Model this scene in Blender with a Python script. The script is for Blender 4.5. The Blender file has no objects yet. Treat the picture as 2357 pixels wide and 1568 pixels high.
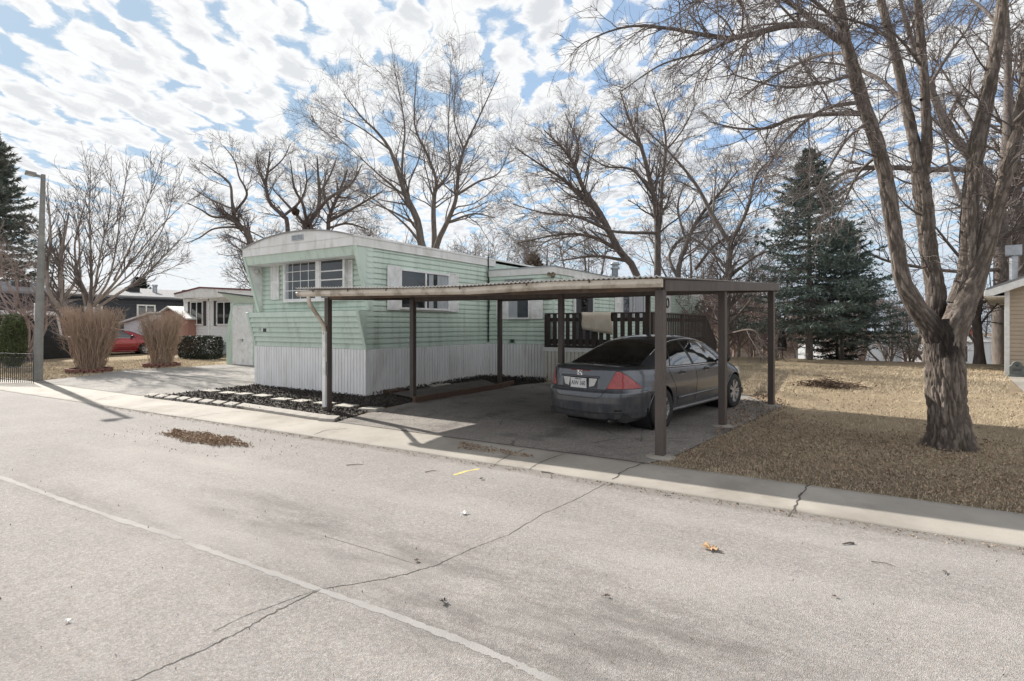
import bpy, math, random
import numpy as np
from mathutils import Vector, Matrix, noise as mnoise
rad = math.radians
sc = bpy.context.scene
COL = sc.collection

# ------------------------------------------------------------------ survey
# measured points of the photograph are turned into places on the ground (at,
# atg), at a known distance (ad) or on a wall plane (hit)
H, F, U0, V0 = 1.77, 1270.0, 1178.0, 748.0
CA, SA = .853, .522
YB = 6.66                                   # back edge of the kerb strip

def wxy(x, d): return (CA*x - SA*d, SA*x + CA*d)
def at(u, v, z=0.):
    d = (H-z)*F/(v-V0); X, Y = wxy((u-U0)/F*d, d); return Vector((X, Y, z))
def ad(u, v, d):
    X, Y = wxy((u-U0)/F*d, d); return Vector((X, Y, H-(v-V0)*d/F))
def smooth(a, b, x):
    t = min(max((x-a)/(b-a), 0.), 1.); return t*t*(3-2*t)
def g(X, Y):
    n = Y-YB
    if n < 0: return .06
    z = .06+.02*min(n, 15.)
    k = smooth(-13., -9., X)
    if n > 18.6 and k > 0: z -= k*(4.4*smooth(17, 62, n))
    return z
def atg(u, v):
    d = 2.
    while d < 400:                          # walk out along the sight line to the ground
        X, Y = wxy((u-U0)/F*d, d); z = H-(v-V0)*d/F
        if z <= g(X, Y): break
        d += .004*d
    z = g(X, Y)
    for i in range(6): p = at(u, v, z); z = g(p.x, p.y)
    return Vector((p.x, p.y, z))
def ray(u, v):
    X, Y = wxy((u-U0)/F, 1.); return Vector((0, 0, H)), Vector((X, Y, -(v-V0)/F))
def hit(fr, axis, val, u, v):
    """point of the sight line on the plane axis=val of a local frame (origin, angle)"""
    o, a = fr; R = Matrix.Rotation(-a, 3, 'Z')
    p, d = ray(u, v); p = R @ (p-Vector(o)); d = R @ d
    t = (val-p[axis])/d[axis]; return p+d*t

# ------------------------------------------------------------------ nodes
class NT:
    def __init__(s, tree): s.t = tree; s.n = tree.nodes; s.l = tree.links
    def add(s, typ, props=None, **inp):
        n = s.n.new(typ)
        for k, v in (props or {}).items(): setattr(n, k, v)
        for k, v in inp.items(): s.set(n, k, v)
        return n
    def set(s, n, k, v):
        if isinstance(k, str) and k[0] == '_': k = int(k[1:])
        elif isinstance(k, str): k = k.replace('_', ' ')
        sock = n.inputs[k]
        if isinstance(v, bpy.types.NodeSocket): s.l.new(v, sock)
        elif isinstance(v, bpy.types.Node): s.l.new(v.outputs[0], sock)
        else: sock.default_value = v
    def math(s, op, a, b=0., c=0., clamp=False):
        n = s.add('ShaderNodeMath', {'operation': op, 'use_clamp': clamp}, _0=a, _1=b, _2=c); return n.outputs[0]
    def ramp(s, fac, stops):
        n = s.add('ShaderNodeValToRGB', None, Fac=fac); r = n.color_ramp
        while len(r.elements) < len(stops): r.elements.new(.5)
        for e, (p, c) in zip(r.elements, stops):
            e.position = p; e.color = (c, c, c, 1) if not hasattr(c, '__len__') else (*c, 1)
        return n.outputs[0]
    def mix(s, fac, a, b, blend='MIX'):
        n = s.n.new('ShaderNodeMix'); n.data_type = 'RGBA'; n.blend_type = blend
        for k, v in ((0, fac), (6, a), (7, b)):
            if isinstance(v, (tuple, list)): v = (*v[:3], 1)
            s.set(n, '_%d' % k, v)
        return n.outputs[2]
    def noise(s, vec, scale, detail=4., rough=.55, lo=None):
        n = s.add('ShaderNodeTexNoise', None, Vector=vec, Scale=scale, Detail=detail, Roughness=rough); return n.outputs[0]
    def mapping(s, vec, scale=(1, 1, 1), rot=(0, 0, 0), loc=(0, 0, 0)):
        n = s.add('ShaderNodeMapping', None, Vector=vec, Scale=scale, Rotation=rot, Location=loc); return n.outputs[0]

MATS = {}
def pm(name, c1, c2=None, scale=3., rough=.6, bump=0., bscale=40., stretch=(1, 1, 1), metal=0., lo=.35, hi=.65,
       spec=.5, detail=5., coat=0., c3=None, scale3=.6, amt3=.5, glob=False, emit=None):
    """procedural painted / weathered surface: two colours mixed by noise, bump, a third stain colour"""
    m = bpy.data.materials.new(name); m.use_nodes = True; t = NT(m.node_tree); b = t.n['Principled BSDF']
    if glob: co = t.add('ShaderNodeNewGeometry').outputs['Position']
    else: co = t.add('ShaderNodeTexCoord').outputs['Object']
    mp = t.mapping(co, stretch)
    col = (*c1, 1)
    if c2:
        f = t.ramp(t.noise(mp, scale, detail), [(lo, 0.), (hi, 1.)]); col = t.mix(f, c1, c2)
    if c3:
        f = t.math('MULTIPLY', t.ramp(t.noise(mp, scale3, 6., .65), [(.5, 0.), (.68, 1.)]), amt3); col = t.mix(f, col, c3)
    t.set(b, 'Base Color', col)
    b.inputs['Roughness'].default_value = rough; b.inputs['Metallic'].default_value = metal
    b.inputs['Specular IOR Level'].default_value = spec
    if coat: b.inputs['Coat Weight'].default_value = coat; b.inputs['Coat Roughness'].default_value = .06
    if bump:
        bn = t.add('ShaderNodeBump', None, Height=t.noise(mp, bscale, 4.), Strength=bump, Distance=.02); t.set(b, 'Normal', bn)
    if emit: b.inputs['Emission Color'].default_value = (*emit[:3], 1); b.inputs['Emission Strength'].default_value = emit[3]
    MATS[name] = m; return m

# ------------------------------------------------------------------ objects
def tag(o, label=None, cat=None, group=None, kind=None):
    for k, v in (('label', label), ('category', cat), ('group', group), ('kind', kind)):
        if v: o[k] = v
    return o
def empty(name, loc, rz, label, cat, group=None, rx=0., ry=0.):
    o = bpy.data.objects.new(name, None); COL.objects.link(o); o.empty_display_size = .2
    o.location = loc; o.rotation_euler = (rx, ry, rz); return tag(o, label, cat, group)
def link(name, me, mat, parent=None, smooth_=False):
    o = bpy.data.objects.new(name, me); COL.objects.link(o)
    if mat is not None:
        for m in (mat if isinstance(mat, (list, tuple)) else [mat]): me.materials.append(m)
    if parent: o.parent = parent
    if smooth_: me.polygons.foreach_set('use_smooth', [True]*len(me.polygons))
    return o
def np_mesh(name, V, Fq, midx=None):
    """mesh from numpy vertices and an (n,k) face array"""
    me = bpy.data.meshes.new(name); V = np.asarray(V, np.float32); Fq = np.asarray(Fq, np.int32)
    k = Fq.shape[1]; n = len(Fq)
    me.vertices.add(len(V)); me.vertices.foreach_set('co', V.ravel())
    me.loops.add(n*k); me.loops.foreach_set('vertex_index', Fq.ravel())
    me.polygons.add(n); me.polygons.foreach_set('loop_start', np.arange(0, n*k, k, dtype=np.int32))
    if midx is not None: me.polygons.foreach_set('material_index', np.asarray(midx, np.int32))
    me.update(calc_edges=True); return me
class MB:
    def __init__(s): s.v = []; s.f = []; s.m = []; s.mi = 0
    def add(s, vs, fs):
        k = len(s.v); s.v += [tuple(p) for p in vs]; s.f += [[i+k for i in f] for f in fs]; s.m += [s.mi]*len(fs); return s
    def box(s, x0, x1, y0, y1, z0, z1):
        if x1 < x0: x0, x1 = x1, x0
        if y1 < y0: y0, y1 = y1, y0
        if z1 < z0: z0, z1 = z1, z0
        return s.add([(x, y, z) for z in (z0, z1) for y in (y0, y1) for x in (x0, x1)],
                     [(0, 2, 3, 1), (4, 5, 7, 6), (0, 1, 5, 4), (2, 6, 7, 3), (0, 4, 6, 2), (1, 3, 7, 5)])
    def bar(s, a, b, w, h, up=(0, 0, 1)):
        """square bar from a to b, w sideways, h along up"""
        a, b = Vector(a), Vector(b); t = (b-a).normalized(); up = Vector(up)
        sd = t.cross(up)
        if sd.length < 1e-4: sd = t.cross(Vector((1, 0, 0)))
        sd.normalize(); uu = sd.cross(t).normalized()
        vs = [p+sd*(i*w/2)+uu*(j*h/2) for p in (a, b) for j in (-1, 1) for i in (-1, 1)]
        return s.add(vs, [(0, 2, 3, 1), (4, 5, 7, 6), (0, 1, 5, 4), (2, 6, 7, 3), (0, 4, 6, 2), (1, 3, 7, 5)])
    def quad(s, *p): return s.add(p, [tuple(range(len(p)))])
    def prism(s, poly, e):
        """closed polygon (3-D points) extruded by vector e"""
        e = Vector(e); n = len(poly); a = [Vector(p) for p in poly]; vs = a+[p+e for p in a]
        return s.add(vs, [tuple(range(n))[::-1], tuple(range(n, 2*n))]+[(i, (i+1) % n, n+(i+1) % n, n+i) for i in range(n)])
    def strip(s, line, e):
        """open profile extruded by e"""
        e = Vector(e); n = len(line); a = [Vector(p) for p in line]
        return s.add(a+[p+e for p in a], [(i, i+1, n+i+1, n+i) for i in range(n-1)])
    def tube(s, path, r, n=8, cap=True):
        path = [Vector(p) for p in path]; rs = r if hasattr(r, '__len__') else [r]*len(path)
        ref = None; rings = []
        for i, p in enumerate(path):
            t = (path[min(i+1, len(path)-1)]-path[max(i-1, 0)]).normalized()
            if ref is None: ref = Vector((1, 0, 0)) if abs(t.x) < .8 else Vector((0, 1, 0))
            a = t.cross(ref).normalized(); b = t.cross(a)
            rings.append([p+(a*math.cos(q)+b*math.sin(q))*rs[i] for q in [2*math.pi*j/n for j in range(n)]])
        vs = [q for rg in rings for q in rg]
        fs = [(i*n+j, i*n+(j+1) % n, (i+1)*n+(j+1) % n, (i+1)*n+j) for i in range(len(path)-1) for j in range(n)]
        if cap: fs += [tuple(range(n))[::-1], tuple(range((len(path)-1)*n, len(path)*n))]
        return s.add(vs, fs)
    def grid(s, P):
        """P[i][j] points"""
        n, m = len(P), len(P[0]); return s.add([q for row in P for q in row],
            [(i*m+j, (i+1)*m+j, (i+1)*m+j+1, i*m+j+1) for i in range(n-1) for j in range(m-1)])
    def lathe(s, prof, n=24, c=(0, 0, 0), axis='z', ):
        vs = []
        for (r, h) in prof:
            for j in range(n):
                q = 2*math.pi*j/n; a, b = r*math.cos(q), r*math.sin(q)
                p = {'z': (a, b, h), 'y': (a, h, b), 'x': (h, a, b)}[axis]; vs.append((c[0]+p[0], c[1]+p[1], c[2]+p[2]))
        return s.add(vs, [(i*n+j, i*n+(j+1) % n, (i+1)*n+(j+1) % n, (i+1)*n+j) for i in range(len(prof)-1) for j in range(n)])
    def mesh(s, name):
        me = bpy.data.meshes.new(name); me.from_pydata(s.v, [], s.f)
        if any(s.m): me.polygons.foreach_set('material_index', s.m)
        me.update(); return me
    def build(s, name, mat, parent=None, sm=False, bevel=0., fixn=True):
        me = s.mesh(name)
        if fixn:
            import bmesh
            bm = bmesh.new(); bm.from_mesh(me); bmesh.ops.recalc_face_normals(bm, faces=bm.faces); bm.to_mesh(me); bm.free()
        o = link(name, me, mat, parent, sm)
        if bevel:
            b = o.modifiers.new('Bevel', 'BEVEL'); b.width = bevel; b.segments = 2; b.limit_method = 'ANGLE'
        return o
def kids_of(o): return [c for c in bpy.data.objects if c.parent == o]
def copy_tree(o, parent=None):
    c = o.copy(); COL.objects.link(c)
    if parent: c.parent = parent
    for ch in kids_of(o):
        if ch is not c: copy_tree(ch, c)
    return c
def text_mesh(txt, size):
    """flat lettering as mesh data in the xy plane, centred"""
    cu = bpy.data.curves.new('lettering', 'FONT'); cu.body = txt; cu.size = size; cu.align_x = 'CENTER'; cu.align_y = 'CENTER'; cu.extrude = .0008
    o = bpy.data.objects.new('lettering_source', cu); COL.objects.link(o)
    me = bpy.data.meshes.new_from_object(o.evaluated_get(bpy.context.evaluated_depsgraph_get()))
    bpy.data.objects.remove(o); bpy.data.curves.remove(cu); return me
def sheet(name, pts, off, mat, kind='structure', label=None):
    """flat sheet laid on the ground through the listed ground points"""
    b = MB(); b.quad(*[(p[0], p[1], g(p[0], p[1])+off) for p in pts]); o = b.build(name, mat)
    if o.data.polygons[0].normal.z < 0: o.data.flip_normals()
    return tag(o, label, None, None, kind)

# ------------------------------------------------------------------ bare wood
def tubes(P, Rd, k):
    """P (m,n,3) centre lines, Rd (m,n) radii, k sides -> vertices, quads"""
    m, n, _ = P.shape
    T = np.gradient(P, axis=1); T /= np.linalg.norm(T, axis=2, keepdims=True)+1e-9
    D = P[:, -1]-P[:, 0]; ref = np.where((np.abs(D[:, 2]) > np.linalg.norm(D[:, :2], axis=1))[:, None], np.array([1., 0, 0]), np.array([0, 0, 1.]))
    A = np.cross(T, ref[:, None, :]); A /= np.linalg.norm(A, axis=2, keepdims=True)+1e-9
    B = np.cross(T, A); q = np.arange(k)*2*np.pi/k
    V = P[:, :, None, :]+Rd[:, :, None, None]*(A[:, :, None, :]*np.cos(q)[None, None, :, None]+B[:, :, None, :]*np.sin(q)[None, None, :, None])
    idx = np.arange(m*n*k).reshape(m, n, k)
    a = idx[:, :-1, :]; b = np.roll(a, -1, 2); c = idx[:, 1:, :]; d = np.roll(c, -1, 2)
    return V.reshape(-1, 3), np.stack([a, b, d, c], -1).reshape(-1, 4)
def join(parts):
    V, Fs, o = [], [], 0
    for v, f in parts: V.append(v); Fs.append(f+o); o += len(v)
    return np.concatenate(V), np.concatenate(Fs)
def resample(pts, n):
    """smooth line through the points; columns are x,y,z,r"""
    P = np.asarray(pts, float); k = len(P)
    if k == 2: P = np.array([P[0], (P[0]*2+P[1])/3, (P[0]+2*P[1])/3, P[1]]); k = 4
    Q = np.vstack([2*P[0]-P[1], P, 2*P[-1]-P[-2]]); s = np.linspace(0, k-1.0001, n); i = s.astype(int); t = (s-i)[:, None]
    p0, p1, p2, p3 = Q[i], Q[i+1], Q[i+2], Q[i+3]
    return .5*(2*p1+(p2-p0)*t+(2*p0-5*p1+4*p2-p3)*t*t+(3*p1-p0-3*p2+p3)*t**3)
def shoots(rng, P, Rd, m, t0, t1, ang, asd, L, Lsd, rr, rmin, nseg, wob, trop, side_up=0., taper=.35):
    """m side shoots on the lines P; returns their lines and radii"""
    n0, n = P.shape[0], P.shape[1]
    seg = np.linalg.norm(P[:, -1]-P[:, 0], axis=1)+.01; pi = rng.choice(n0, m, p=seg/seg.sum())
    t = t0+(t1-t0)*rng.random(m)**.7; s = t*(n-1.001); i = s.astype(int); f = (s-i)[:, None]
    p = P[pi, i]*(1-f)+P[pi, i+1]*f; r = Rd[pi, i]*(1-f[:, 0])+Rd[pi, i+1]*f[:, 0]
    T = P[pi, i+1]-P[pi, i]; T /= np.linalg.norm(T, axis=1, keepdims=True)+1e-9
    rv = rng.normal(size=(m, 3)); rv[:, 2] += side_up; rv -= (rv*T).sum(1, keepdims=True)*T; rv /= np.linalg.norm(rv, axis=1, keepdims=True)+1e-9
    a = np.radians(ang+asd*rng.normal(size=m))[:, None]; d = T*np.cos(a)+rv*np.sin(a)
    Ls = L*(1.15-.65*t)*np.exp(Lsd*rng.normal(size=m)); r0 = np.maximum(r*rr, rmin)
    out = np.zeros((m, nseg+1, 3)); out[:, 0] = p
    for k in range(nseg):
        d = d+rng.normal(size=(m, 3))*wob; d[:, 2] += trop; d /= np.linalg.norm(d, axis=1, keepdims=True)
        p = p+d*(Ls/nseg)[:, None]; out[:, k+1] = p
    R2 = r0[:, None]*np.linspace(1, taper, nseg+1)[None, :]; return out, np.maximum(R2, rmin*.6)
def bare_tree(name, base, limbs, bark, label, seed, levels, trunk_n=1, sides=8, group=None, cat='tree', leaves=None, clip=None, limb_part=True, n=22):
    """limbs: lists of (x,y,z,r); the first trunk_n are the trunk. levels: shoot settings per order."""
    rng = np.random.default_rng(seed); root = empty(name, base, 0, label, cat, group); b = np.array(base)
    L = np.array([resample(l, n) for l in limbs]); P = L[:, :, :3]-b; Rd = L[:, :, 3]
    if limb_part:
        V, Fq = tubes(P[:trunk_n], Rd[:trunk_n], sides); link('trunk', np_mesh('trunk', V, Fq), bark, root, True)
        for q in range(trunk_n, len(L)):
            V, Fq = tubes(P[q:q+1], Rd[q:q+1], sides); link('limb', np_mesh('limb', V, Fq), bark, root, True)
    else:
        V, Fq = tubes(P, Rd, sides); link('trunk', np_mesh('trunk', V, Fq), bark, root, True)
    parts = []; cP, cR = P, Rd; allP = []
    for lv in levels:
        cP, cR = shoots(rng, cP, cR, **lv['s']); k = lv.get('k', 4)
        if clip: keep = cP[:, -1, 2] < clip*(1+.05*rng.normal(size=len(cP))); cP, cR = cP[keep], cR[keep]
        parts.append(tubes(cP, cR, k)); allP.append(cP)
        if lv.get('mixin'): # carry the thicker order along as parents of the next one too
            pass
    V, Fq = join(parts); link('crown', np_mesh('crown', V, Fq), lv.get('mat', bark), root, False)
    return root
def lv(m, t0, t1, ang, asd, L, Lsd, rr, rmin, nseg, wob, trop, k=4, up=0., taper=.35, mat=None):
    d = {'s': dict(m=m, t0=t0, t1=t1, ang=ang, asd=asd, L=L, Lsd=Lsd, rr=rr, rmin=rmin, nseg=nseg, wob=wob, trop=trop, side_up=up, taper=taper), 'k': k}
    if mat: d['mat'] = mat
    return d
def trace(d, pts, k=1.):
    """pts: (u, v, depth offset, half width in photo pixels)"""
    out = []
    for (u, v, dd, r) in pts:
        p = ad(u, v, d+dd); out.append((p.x, p.y, p.z, max(r*k*(d+dd)/F/math.sqrt(1+((u-U0)/F)**2), .004)))
    return out
def leaf_cloud(rng, C, size, aspect=.45, up=.0):
    """triangles/quads of leaf size at centres C"""
    m = len(C); a = rng.normal(size=(m, 3)); a[:, 2] += up; a /= np.linalg.norm(a, axis=1, keepdims=True)
    r = rng.normal(size=(m, 3)); b = np.cross(a, r); b /= np.linalg.norm(b, axis=1, keepdims=True)+1e-9
    s = size*(.6+.8*rng.random(m))[:, None]
    V = np.stack([C-a*s*.5, C+b*s*aspect*.5, C+a*s*.5, C-b*s*aspect*.5], 1).reshape(-1, 3)
    return V, np.arange(m*4).reshape(m, 4)
# ------------------------------------------------------------------ materials
WHITE = pm('white_paint', (.80, .80, .79), (.70, .70, .68), 6, .5, .05, 60, c3=(.45, .42, .36), scale3=3., amt3=.35)
FASC = pm('white_fascia_paint', (.74, .74, .72), (.66, .65, .62), 3, .5, .04, 40, stretch=(1, 1, .3), c3=(.36, .34, .30), scale3=4., amt3=.4)
VINYL = pm('white_ribbed_vinyl', (.82, .82, .82), (.74, .74, .74), 2.5, .5, .03, 30, stretch=(2, 2, .5), c3=(.42, .38, .32), scale3=1.6, amt3=.3)
GREEN = pm('mint_green_siding', (.57, .665, .585), (.50, .60, .52), 1.7, .5, .05, 40, stretch=(2.2, 2.2, .28), c3=(.20, .22, .15), scale3=2.0, amt3=.38)
GREEN2 = pm('mint_green_trim', (.56, .665, .585), (.50, .60, .52), 5, .45, .03, 60)
BROWN = pm('brown_painted_steel', (.092, .072, .063), (.066, .053, .047), 4, .5, .08, 30, stretch=(3, 3, .6), c3=(.14, .11, .09), scale3=3., amt3=.5)
DECKM = pm('dark_brown_stained_wood', (.045, .032, .027), (.028, .021, .018), 6, .65, .2, 30, stretch=(6, 6, .7))
GUTTER = pm('aged_cream_gutter', (.60, .54, .46), (.50, .44, .36), 2, .5, .05, 30, c3=(.16, .11, .07), scale3=3.2, amt3=.75)
CORR = pm('corrugated_sheet', (.30, .29, .28), (.22, .20, .19), 3, .55, .05, 30, c3=(.10, .08, .06), scale3=1., amt3=.6)
STEEL = pm('galvanised_steel', (.42, .44, .46), (.32, .34, .36), 5, .4, .05, 60, metal=.6)
BLACKM = pm('black_plastic', (.012, .012, .013), (.02, .02, .02), 6, .5)
SHEDROOF = pm('dark_shingle_roof', (.10, .10, .105), (.05, .05, .055), 16, .9, .5, 60, stretch=(1, 1, 3))
DARKROOF = pm('grey_shingle_roof', (.24, .24, .25), (.15, .15, .16), 22, .9, .5, 60, stretch=(1, 1, 3))
NAVY = pm('navy_siding', (.026, .031, .042), (.021, .025, .034), 3, .5)
REDROOF = pm('dark_red_metal_roof', (.17, .035, .035), (.12, .03, .03), 3, .5)
TAN = pm('tan_vinyl_siding', (.41, .335, .255), (.37, .30, .225), 2, .55, .03, 40)
CONC = pm('pale_concrete', (.345, .318, .282), (.27, .247, .218), 1.3, .85, .35, 120, c3=(.20, .175, .145), scale3=1.6, amt3=.6, glob=True, detail=9)
SLABM = pm('pale_concrete_slab', (.42, .395, .35), (.32, .30, .265), 9, .85, .3, 90)
BRICKP = pm('grey_edging_block', (.36, .33, .30), (.28, .26, .235), 9, .9, .4, 90)
BRICKR = pm('red_brown_brick', (.19, .075, .058), (.12, .055, .045), 7, .9, .4, 60, c3=(.32, .25, .22), scale3=5, amt3=.5)
TIMBER = pm('weathered_brown_timber', (.13, .075, .05), (.075, .05, .038), 5, .85, .4, 25, stretch=(1, 6, 6))
TOWEL = pm('cream_towelling', (.62, .55, .45), (.52, .46, .37), 60, .95, .6, 160)
GLASSD = pm('dark_window_glass', (.012, .014, .016), (.03, .032, .034), 1.2, .04, 0, spec=.8)
BARK = pm('grey_brown_bark', (.145, .122, .110), (.082, .068, .061), 14, .95, .7, 30, stretch=(1, 1, .22))
BARKW = pm('warm_grey_bark', (.162, .137, .122), (.095, .078, .069), 10, .95, .5, 24, stretch=(1, 1, .25))
BARKL = pm('pale_grey_bark', (.30, .25, .22), (.18, .15, .13), 7, .9, .4, 24, stretch=(1, 1, .3))
TWIG = pm('brown_twig', (.145, .118, .109), (.10, .082, .075), 3, .9)
TWIGP = pm('pinkish_twig', (.33, .25, .225), (.22, .17, .15), 3, .9)
STEM = pm('tan_shrub_stem', (.44, .32, .24), (.28, .20, .15), 6, .9, lo=.3, hi=.7)
CURTAIN = pm('pale_curtain', (.42, .44, .46), (.30, .32, .34), 9, .9, stretch=(4, 4, .2))
SPR = pm('blue_green_needles', (.14, .185, .16), (.078, .115, .095), 2.2, .6, spec=.3, c3=(.19, .245, .235), scale3=2.5, amt3=.7)
SPRD = pm('dark_green_needles', (.020, .034, .022), (.012, .022, .016), 2.2, .6, spec=.3)
ARB = pm('green_scale_leaves', (.105, .125, .052), (.05, .07, .028), 5, .7, spec=.3)
HEDGEM = pm('dark_hedge_leaves', (.026, .034, .018), (.014, .018, .011), 5, .55, spec=.4)
CEDAR = pm('brown_winter_foliage', (.13, .082, .05), (.08, .055, .036), 5, .8)
LEAFD = pm('dead_brown_leaf', (.115, .07, .042), (.06, .042, .03), 20, .85)
LEAFP = pm('pale_dry_leaf', (.42, .28, .16), (.33, .21, .12), 20, .85)

def asphalt(name, base, base2, track=True, fine=130., stain=.5, agg=.5):
    m = bpy.data.materials.new(name); m.use_nodes = True; t = NT(m.node_tree); b = t.n['Principled BSDF']
    P = t.add('ShaderNodeNewGeometry').outputs['Position']
    big = t.ramp(t.noise(P, .55, 6., .6), [(.36, 0.), (.66, 1.)]); col = t.mix(big, base, base2)
    mid = t.ramp(t.noise(P, 4., 6., .7), [(.40, 0.), (.62, 1.)]); col = t.mix(t.math('MULTIPLY', mid, .25), col, tuple(c*.72 for c in base))
    # stones in the binder
    vo = t.add('ShaderNodeTexVoronoi', None, Vector=P, Scale=fine)
    st = t.add('ShaderNodeSeparateColor', None, Color=vo.outputs['Color'])
    k = t.ramp(st.outputs[0], [(0., .45), (.45, .85), (.8, 1.2), (1., 1.75)])
    k = t.math('ADD', t.math('MULTIPLY', k, agg), 1-agg)
    col = t.mix(1., col, t.add('ShaderNodeCombineColor', None, Red=k, Green=k, Blue=k), 'MULTIPLY')
    n2 = t.ramp(t.noise(P, fine*.28, 3., .8), [(.35, .72), (.65, 1.25)]); col = t.mix(.8, col, n2, 'MULTIPLY')
    wt = t.ramp(st.outputs[1], [(.86, 0.), (.97, 1.)]); col = t.mix(t.math('MULTIPLY', wt, .30), col, (.33, .20, .11))
    sp = t.add('ShaderNodeSeparateXYZ', None, Vector=P)
    if track:
        # oily wheel track and wear band along the road
        def band(yc, w, x0, x1, amt, ns):
            dy = t.math('ABSOLUTE', t.math('SUBTRACT', sp.outputs[1], t.math('ADD', yc-.25, t.math('MULTIPLY', t.noise(P, .5), .5))))
            f = t.add('ShaderNodeMapRange', {'interpolation_type': 'SMOOTHSTEP'}, Value=dy, From_Min=0., From_Max=w, To_Min=1., To_Max=0.).outputs[0]
            fx = t.math('MULTIPLY', t.add('ShaderNodeMapRange', {'interpolation_type': 'SMOOTHSTEP'}, Value=sp.outputs[0], From_Min=x0, From_Max=x0+2).outputs[0],
                        t.add('ShaderNodeMapRange', {'interpolation_type': 'SMOOTHSTEP'}, Value=sp.outputs[0], From_Min=x1-1.2, From_Max=x1, To_Min=1., To_Max=0.).outputs[0])
            nz = t.ramp(t.noise(t.mapping(P, (.5, 1.6, 1)), ns, 6., .7), [(.40, 0.), (.62, 1.)])
            return t.math('MULTIPLY', t.math('MULTIPLY', f, fx), t.math('MULTIPLY', nz, amt))
        for a in ((3.2, .75, -7., .6, .55, 2.6), (2.75, .6, -3.9, 0., .65, 3.4), (2.45, .35, -9., 3., .5, 1.2), (1.15, .5, -12., 6., .22, 1.)):
            col = t.mix(band(*a), col, (.095, .085, .078))
        # crumbled dark strip along the kerb foot
        ke = t.add('ShaderNodeMapRange', None, Value=t.math('ADD', sp.outputs[1], t.math('MULTIPLY', t.noise(P, 5., 5., .7), .25)), From_Min=5.76, From_Max=5.88).outputs[0]
        col = t.mix(t.math('MULTIPLY', ke, .55), col, (.15, .138, .125))
        # pale wear along the seam side
        col = t.mix(t.math('MULTIPLY', t.ramp(t.noise(t.mapping(P, (.25, 1., 1)), .9, 5.), [(.48, 0.), (.7, 1.)]), .5), col, tuple(min(c*1.35, .6) for c in base))
    else:
        cr = t.add('ShaderNodeTexVoronoi', {'feature': 'DISTANCE_TO_EDGE'}, Vector=t.mix(.12, P, t.add('ShaderNodeTexNoise', None, Vector=P, Scale=3.).outputs[1]), Scale=1.1)
        ck = t.ramp(cr.outputs[0], [(0., 1.), (.012, 0.)]); ck = t.math('MULTIPLY', ck, t.ramp(t.noise(P, .8), [(.45, 0.), (.6, 1.)]))
        col = t.mix(t.math('MULTIPLY', ck, .8), col, (.03, .028, .026))
        so = t.ramp(t.noise(P, 1.1, 6., .65), [(.52, 0.), (.66, 1.)]); col = t.mix(t.math('MULTIPLY', so, stain), col, (.05, .045, .043))
    t.set(b, 'Base Color', col); b.inputs['Roughness'].default_value = .9; b.inputs['Specular IOR Level'].default_value = .3
    hgt = t.math('ADD', t.math('MULTIPLY', vo.outputs['Distance'], .8), t.noise(P, fine*.4, 3., .7))
    t.set(b, 'Normal', t.add('ShaderNodeBump', None, Height=hgt, Strength=.55, Distance=.012)); MATS[name] = m; return m
ROAD = asphalt('weathered_asphalt', (.292, .275, .263), (.25, .236, .227), True, 150., .5, .38)
DRIVE = asphalt('driveway_asphalt', (.25, .232, .214), (.19, .178, .166), False, 90.)
DRIVE2 = asphalt('old_driveway_asphalt', (.30, .285, .27), (.23, .22, .21), False, 90., .3)
SEAM = pm('pale_seam_sealer', (.285, .272, .262), (.235, .224, .216), 3.5, .9, .3, 90, glob=True)
CRACKM = pm('crack_dirt', (.06, .053, .047), (.095, .085, .076), 20, 1., glob=True)
YELLOW = pm('yellow_road_paint', (.62, .50, .12), (.40, .34, .18), 25, .8, glob=True)

def lawn_mat():
    m = bpy.data.materials.new('dormant_lawn'); m.use_nodes = True; t = NT(m.node_tree); b = t.n['Principled BSDF']
    P = t.add('ShaderNodeNewGeometry').outputs['Position']
    a = t.ramp(t.noise(P, .7, 6., .65), [(.35, 0.), (.65, 1.)]); col = t.mix(a, (.46, .375, .26), (.35, .28, .195))
    f = t.ramp(t.noise(P, 26., 5., .75), [(.30, 0.), (.7, 1.)]); col = t.mix(t.math('MULTIPLY', f, .75), col, (.16, .115, .078))
    h = t.ramp(t.noise(P, 55., 3., .8), [(.5, 0.), (.7, 1.)]); col = t.mix(t.math('MULTIPLY', h, .5), col, (.54, .44, .30))
    # bare leafy ground along the kerb and driveway edge
    sp = t.add('ShaderNodeSeparateXYZ', None, Vector=P)
    e = t.add('ShaderNodeMapRange', None, Value=t.math('ADD', sp.outputs[1], t.math('MULTIPLY', t.noise(P, 1.4, 5.), 2.4)), From_Min=YB+.9, From_Max=YB+4.2, To_Min=1., To_Max=0.).outputs[0]
    col = t.mix(t.math('MULTIPLY', e, .7), col, (.15, .11, .08))
    far = t.add('ShaderNodeMapRange', None, Value=sp.outputs[1], From_Min=26., From_Max=60.).outputs[0]
    col = t.mix(far, col, (.16, .13, .10))
    t.set(b, 'Base Color', col); b.inputs['Roughness'].default_value = 1.; b.inputs['Specular IOR Level'].default_value = .1
    t.set(b, 'Normal', t.add('ShaderNodeBump', None, Height=t.noise(P, 45., 5., .8), Strength=1., Distance=.04)); return m
LAWN = lawn_mat()
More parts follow.
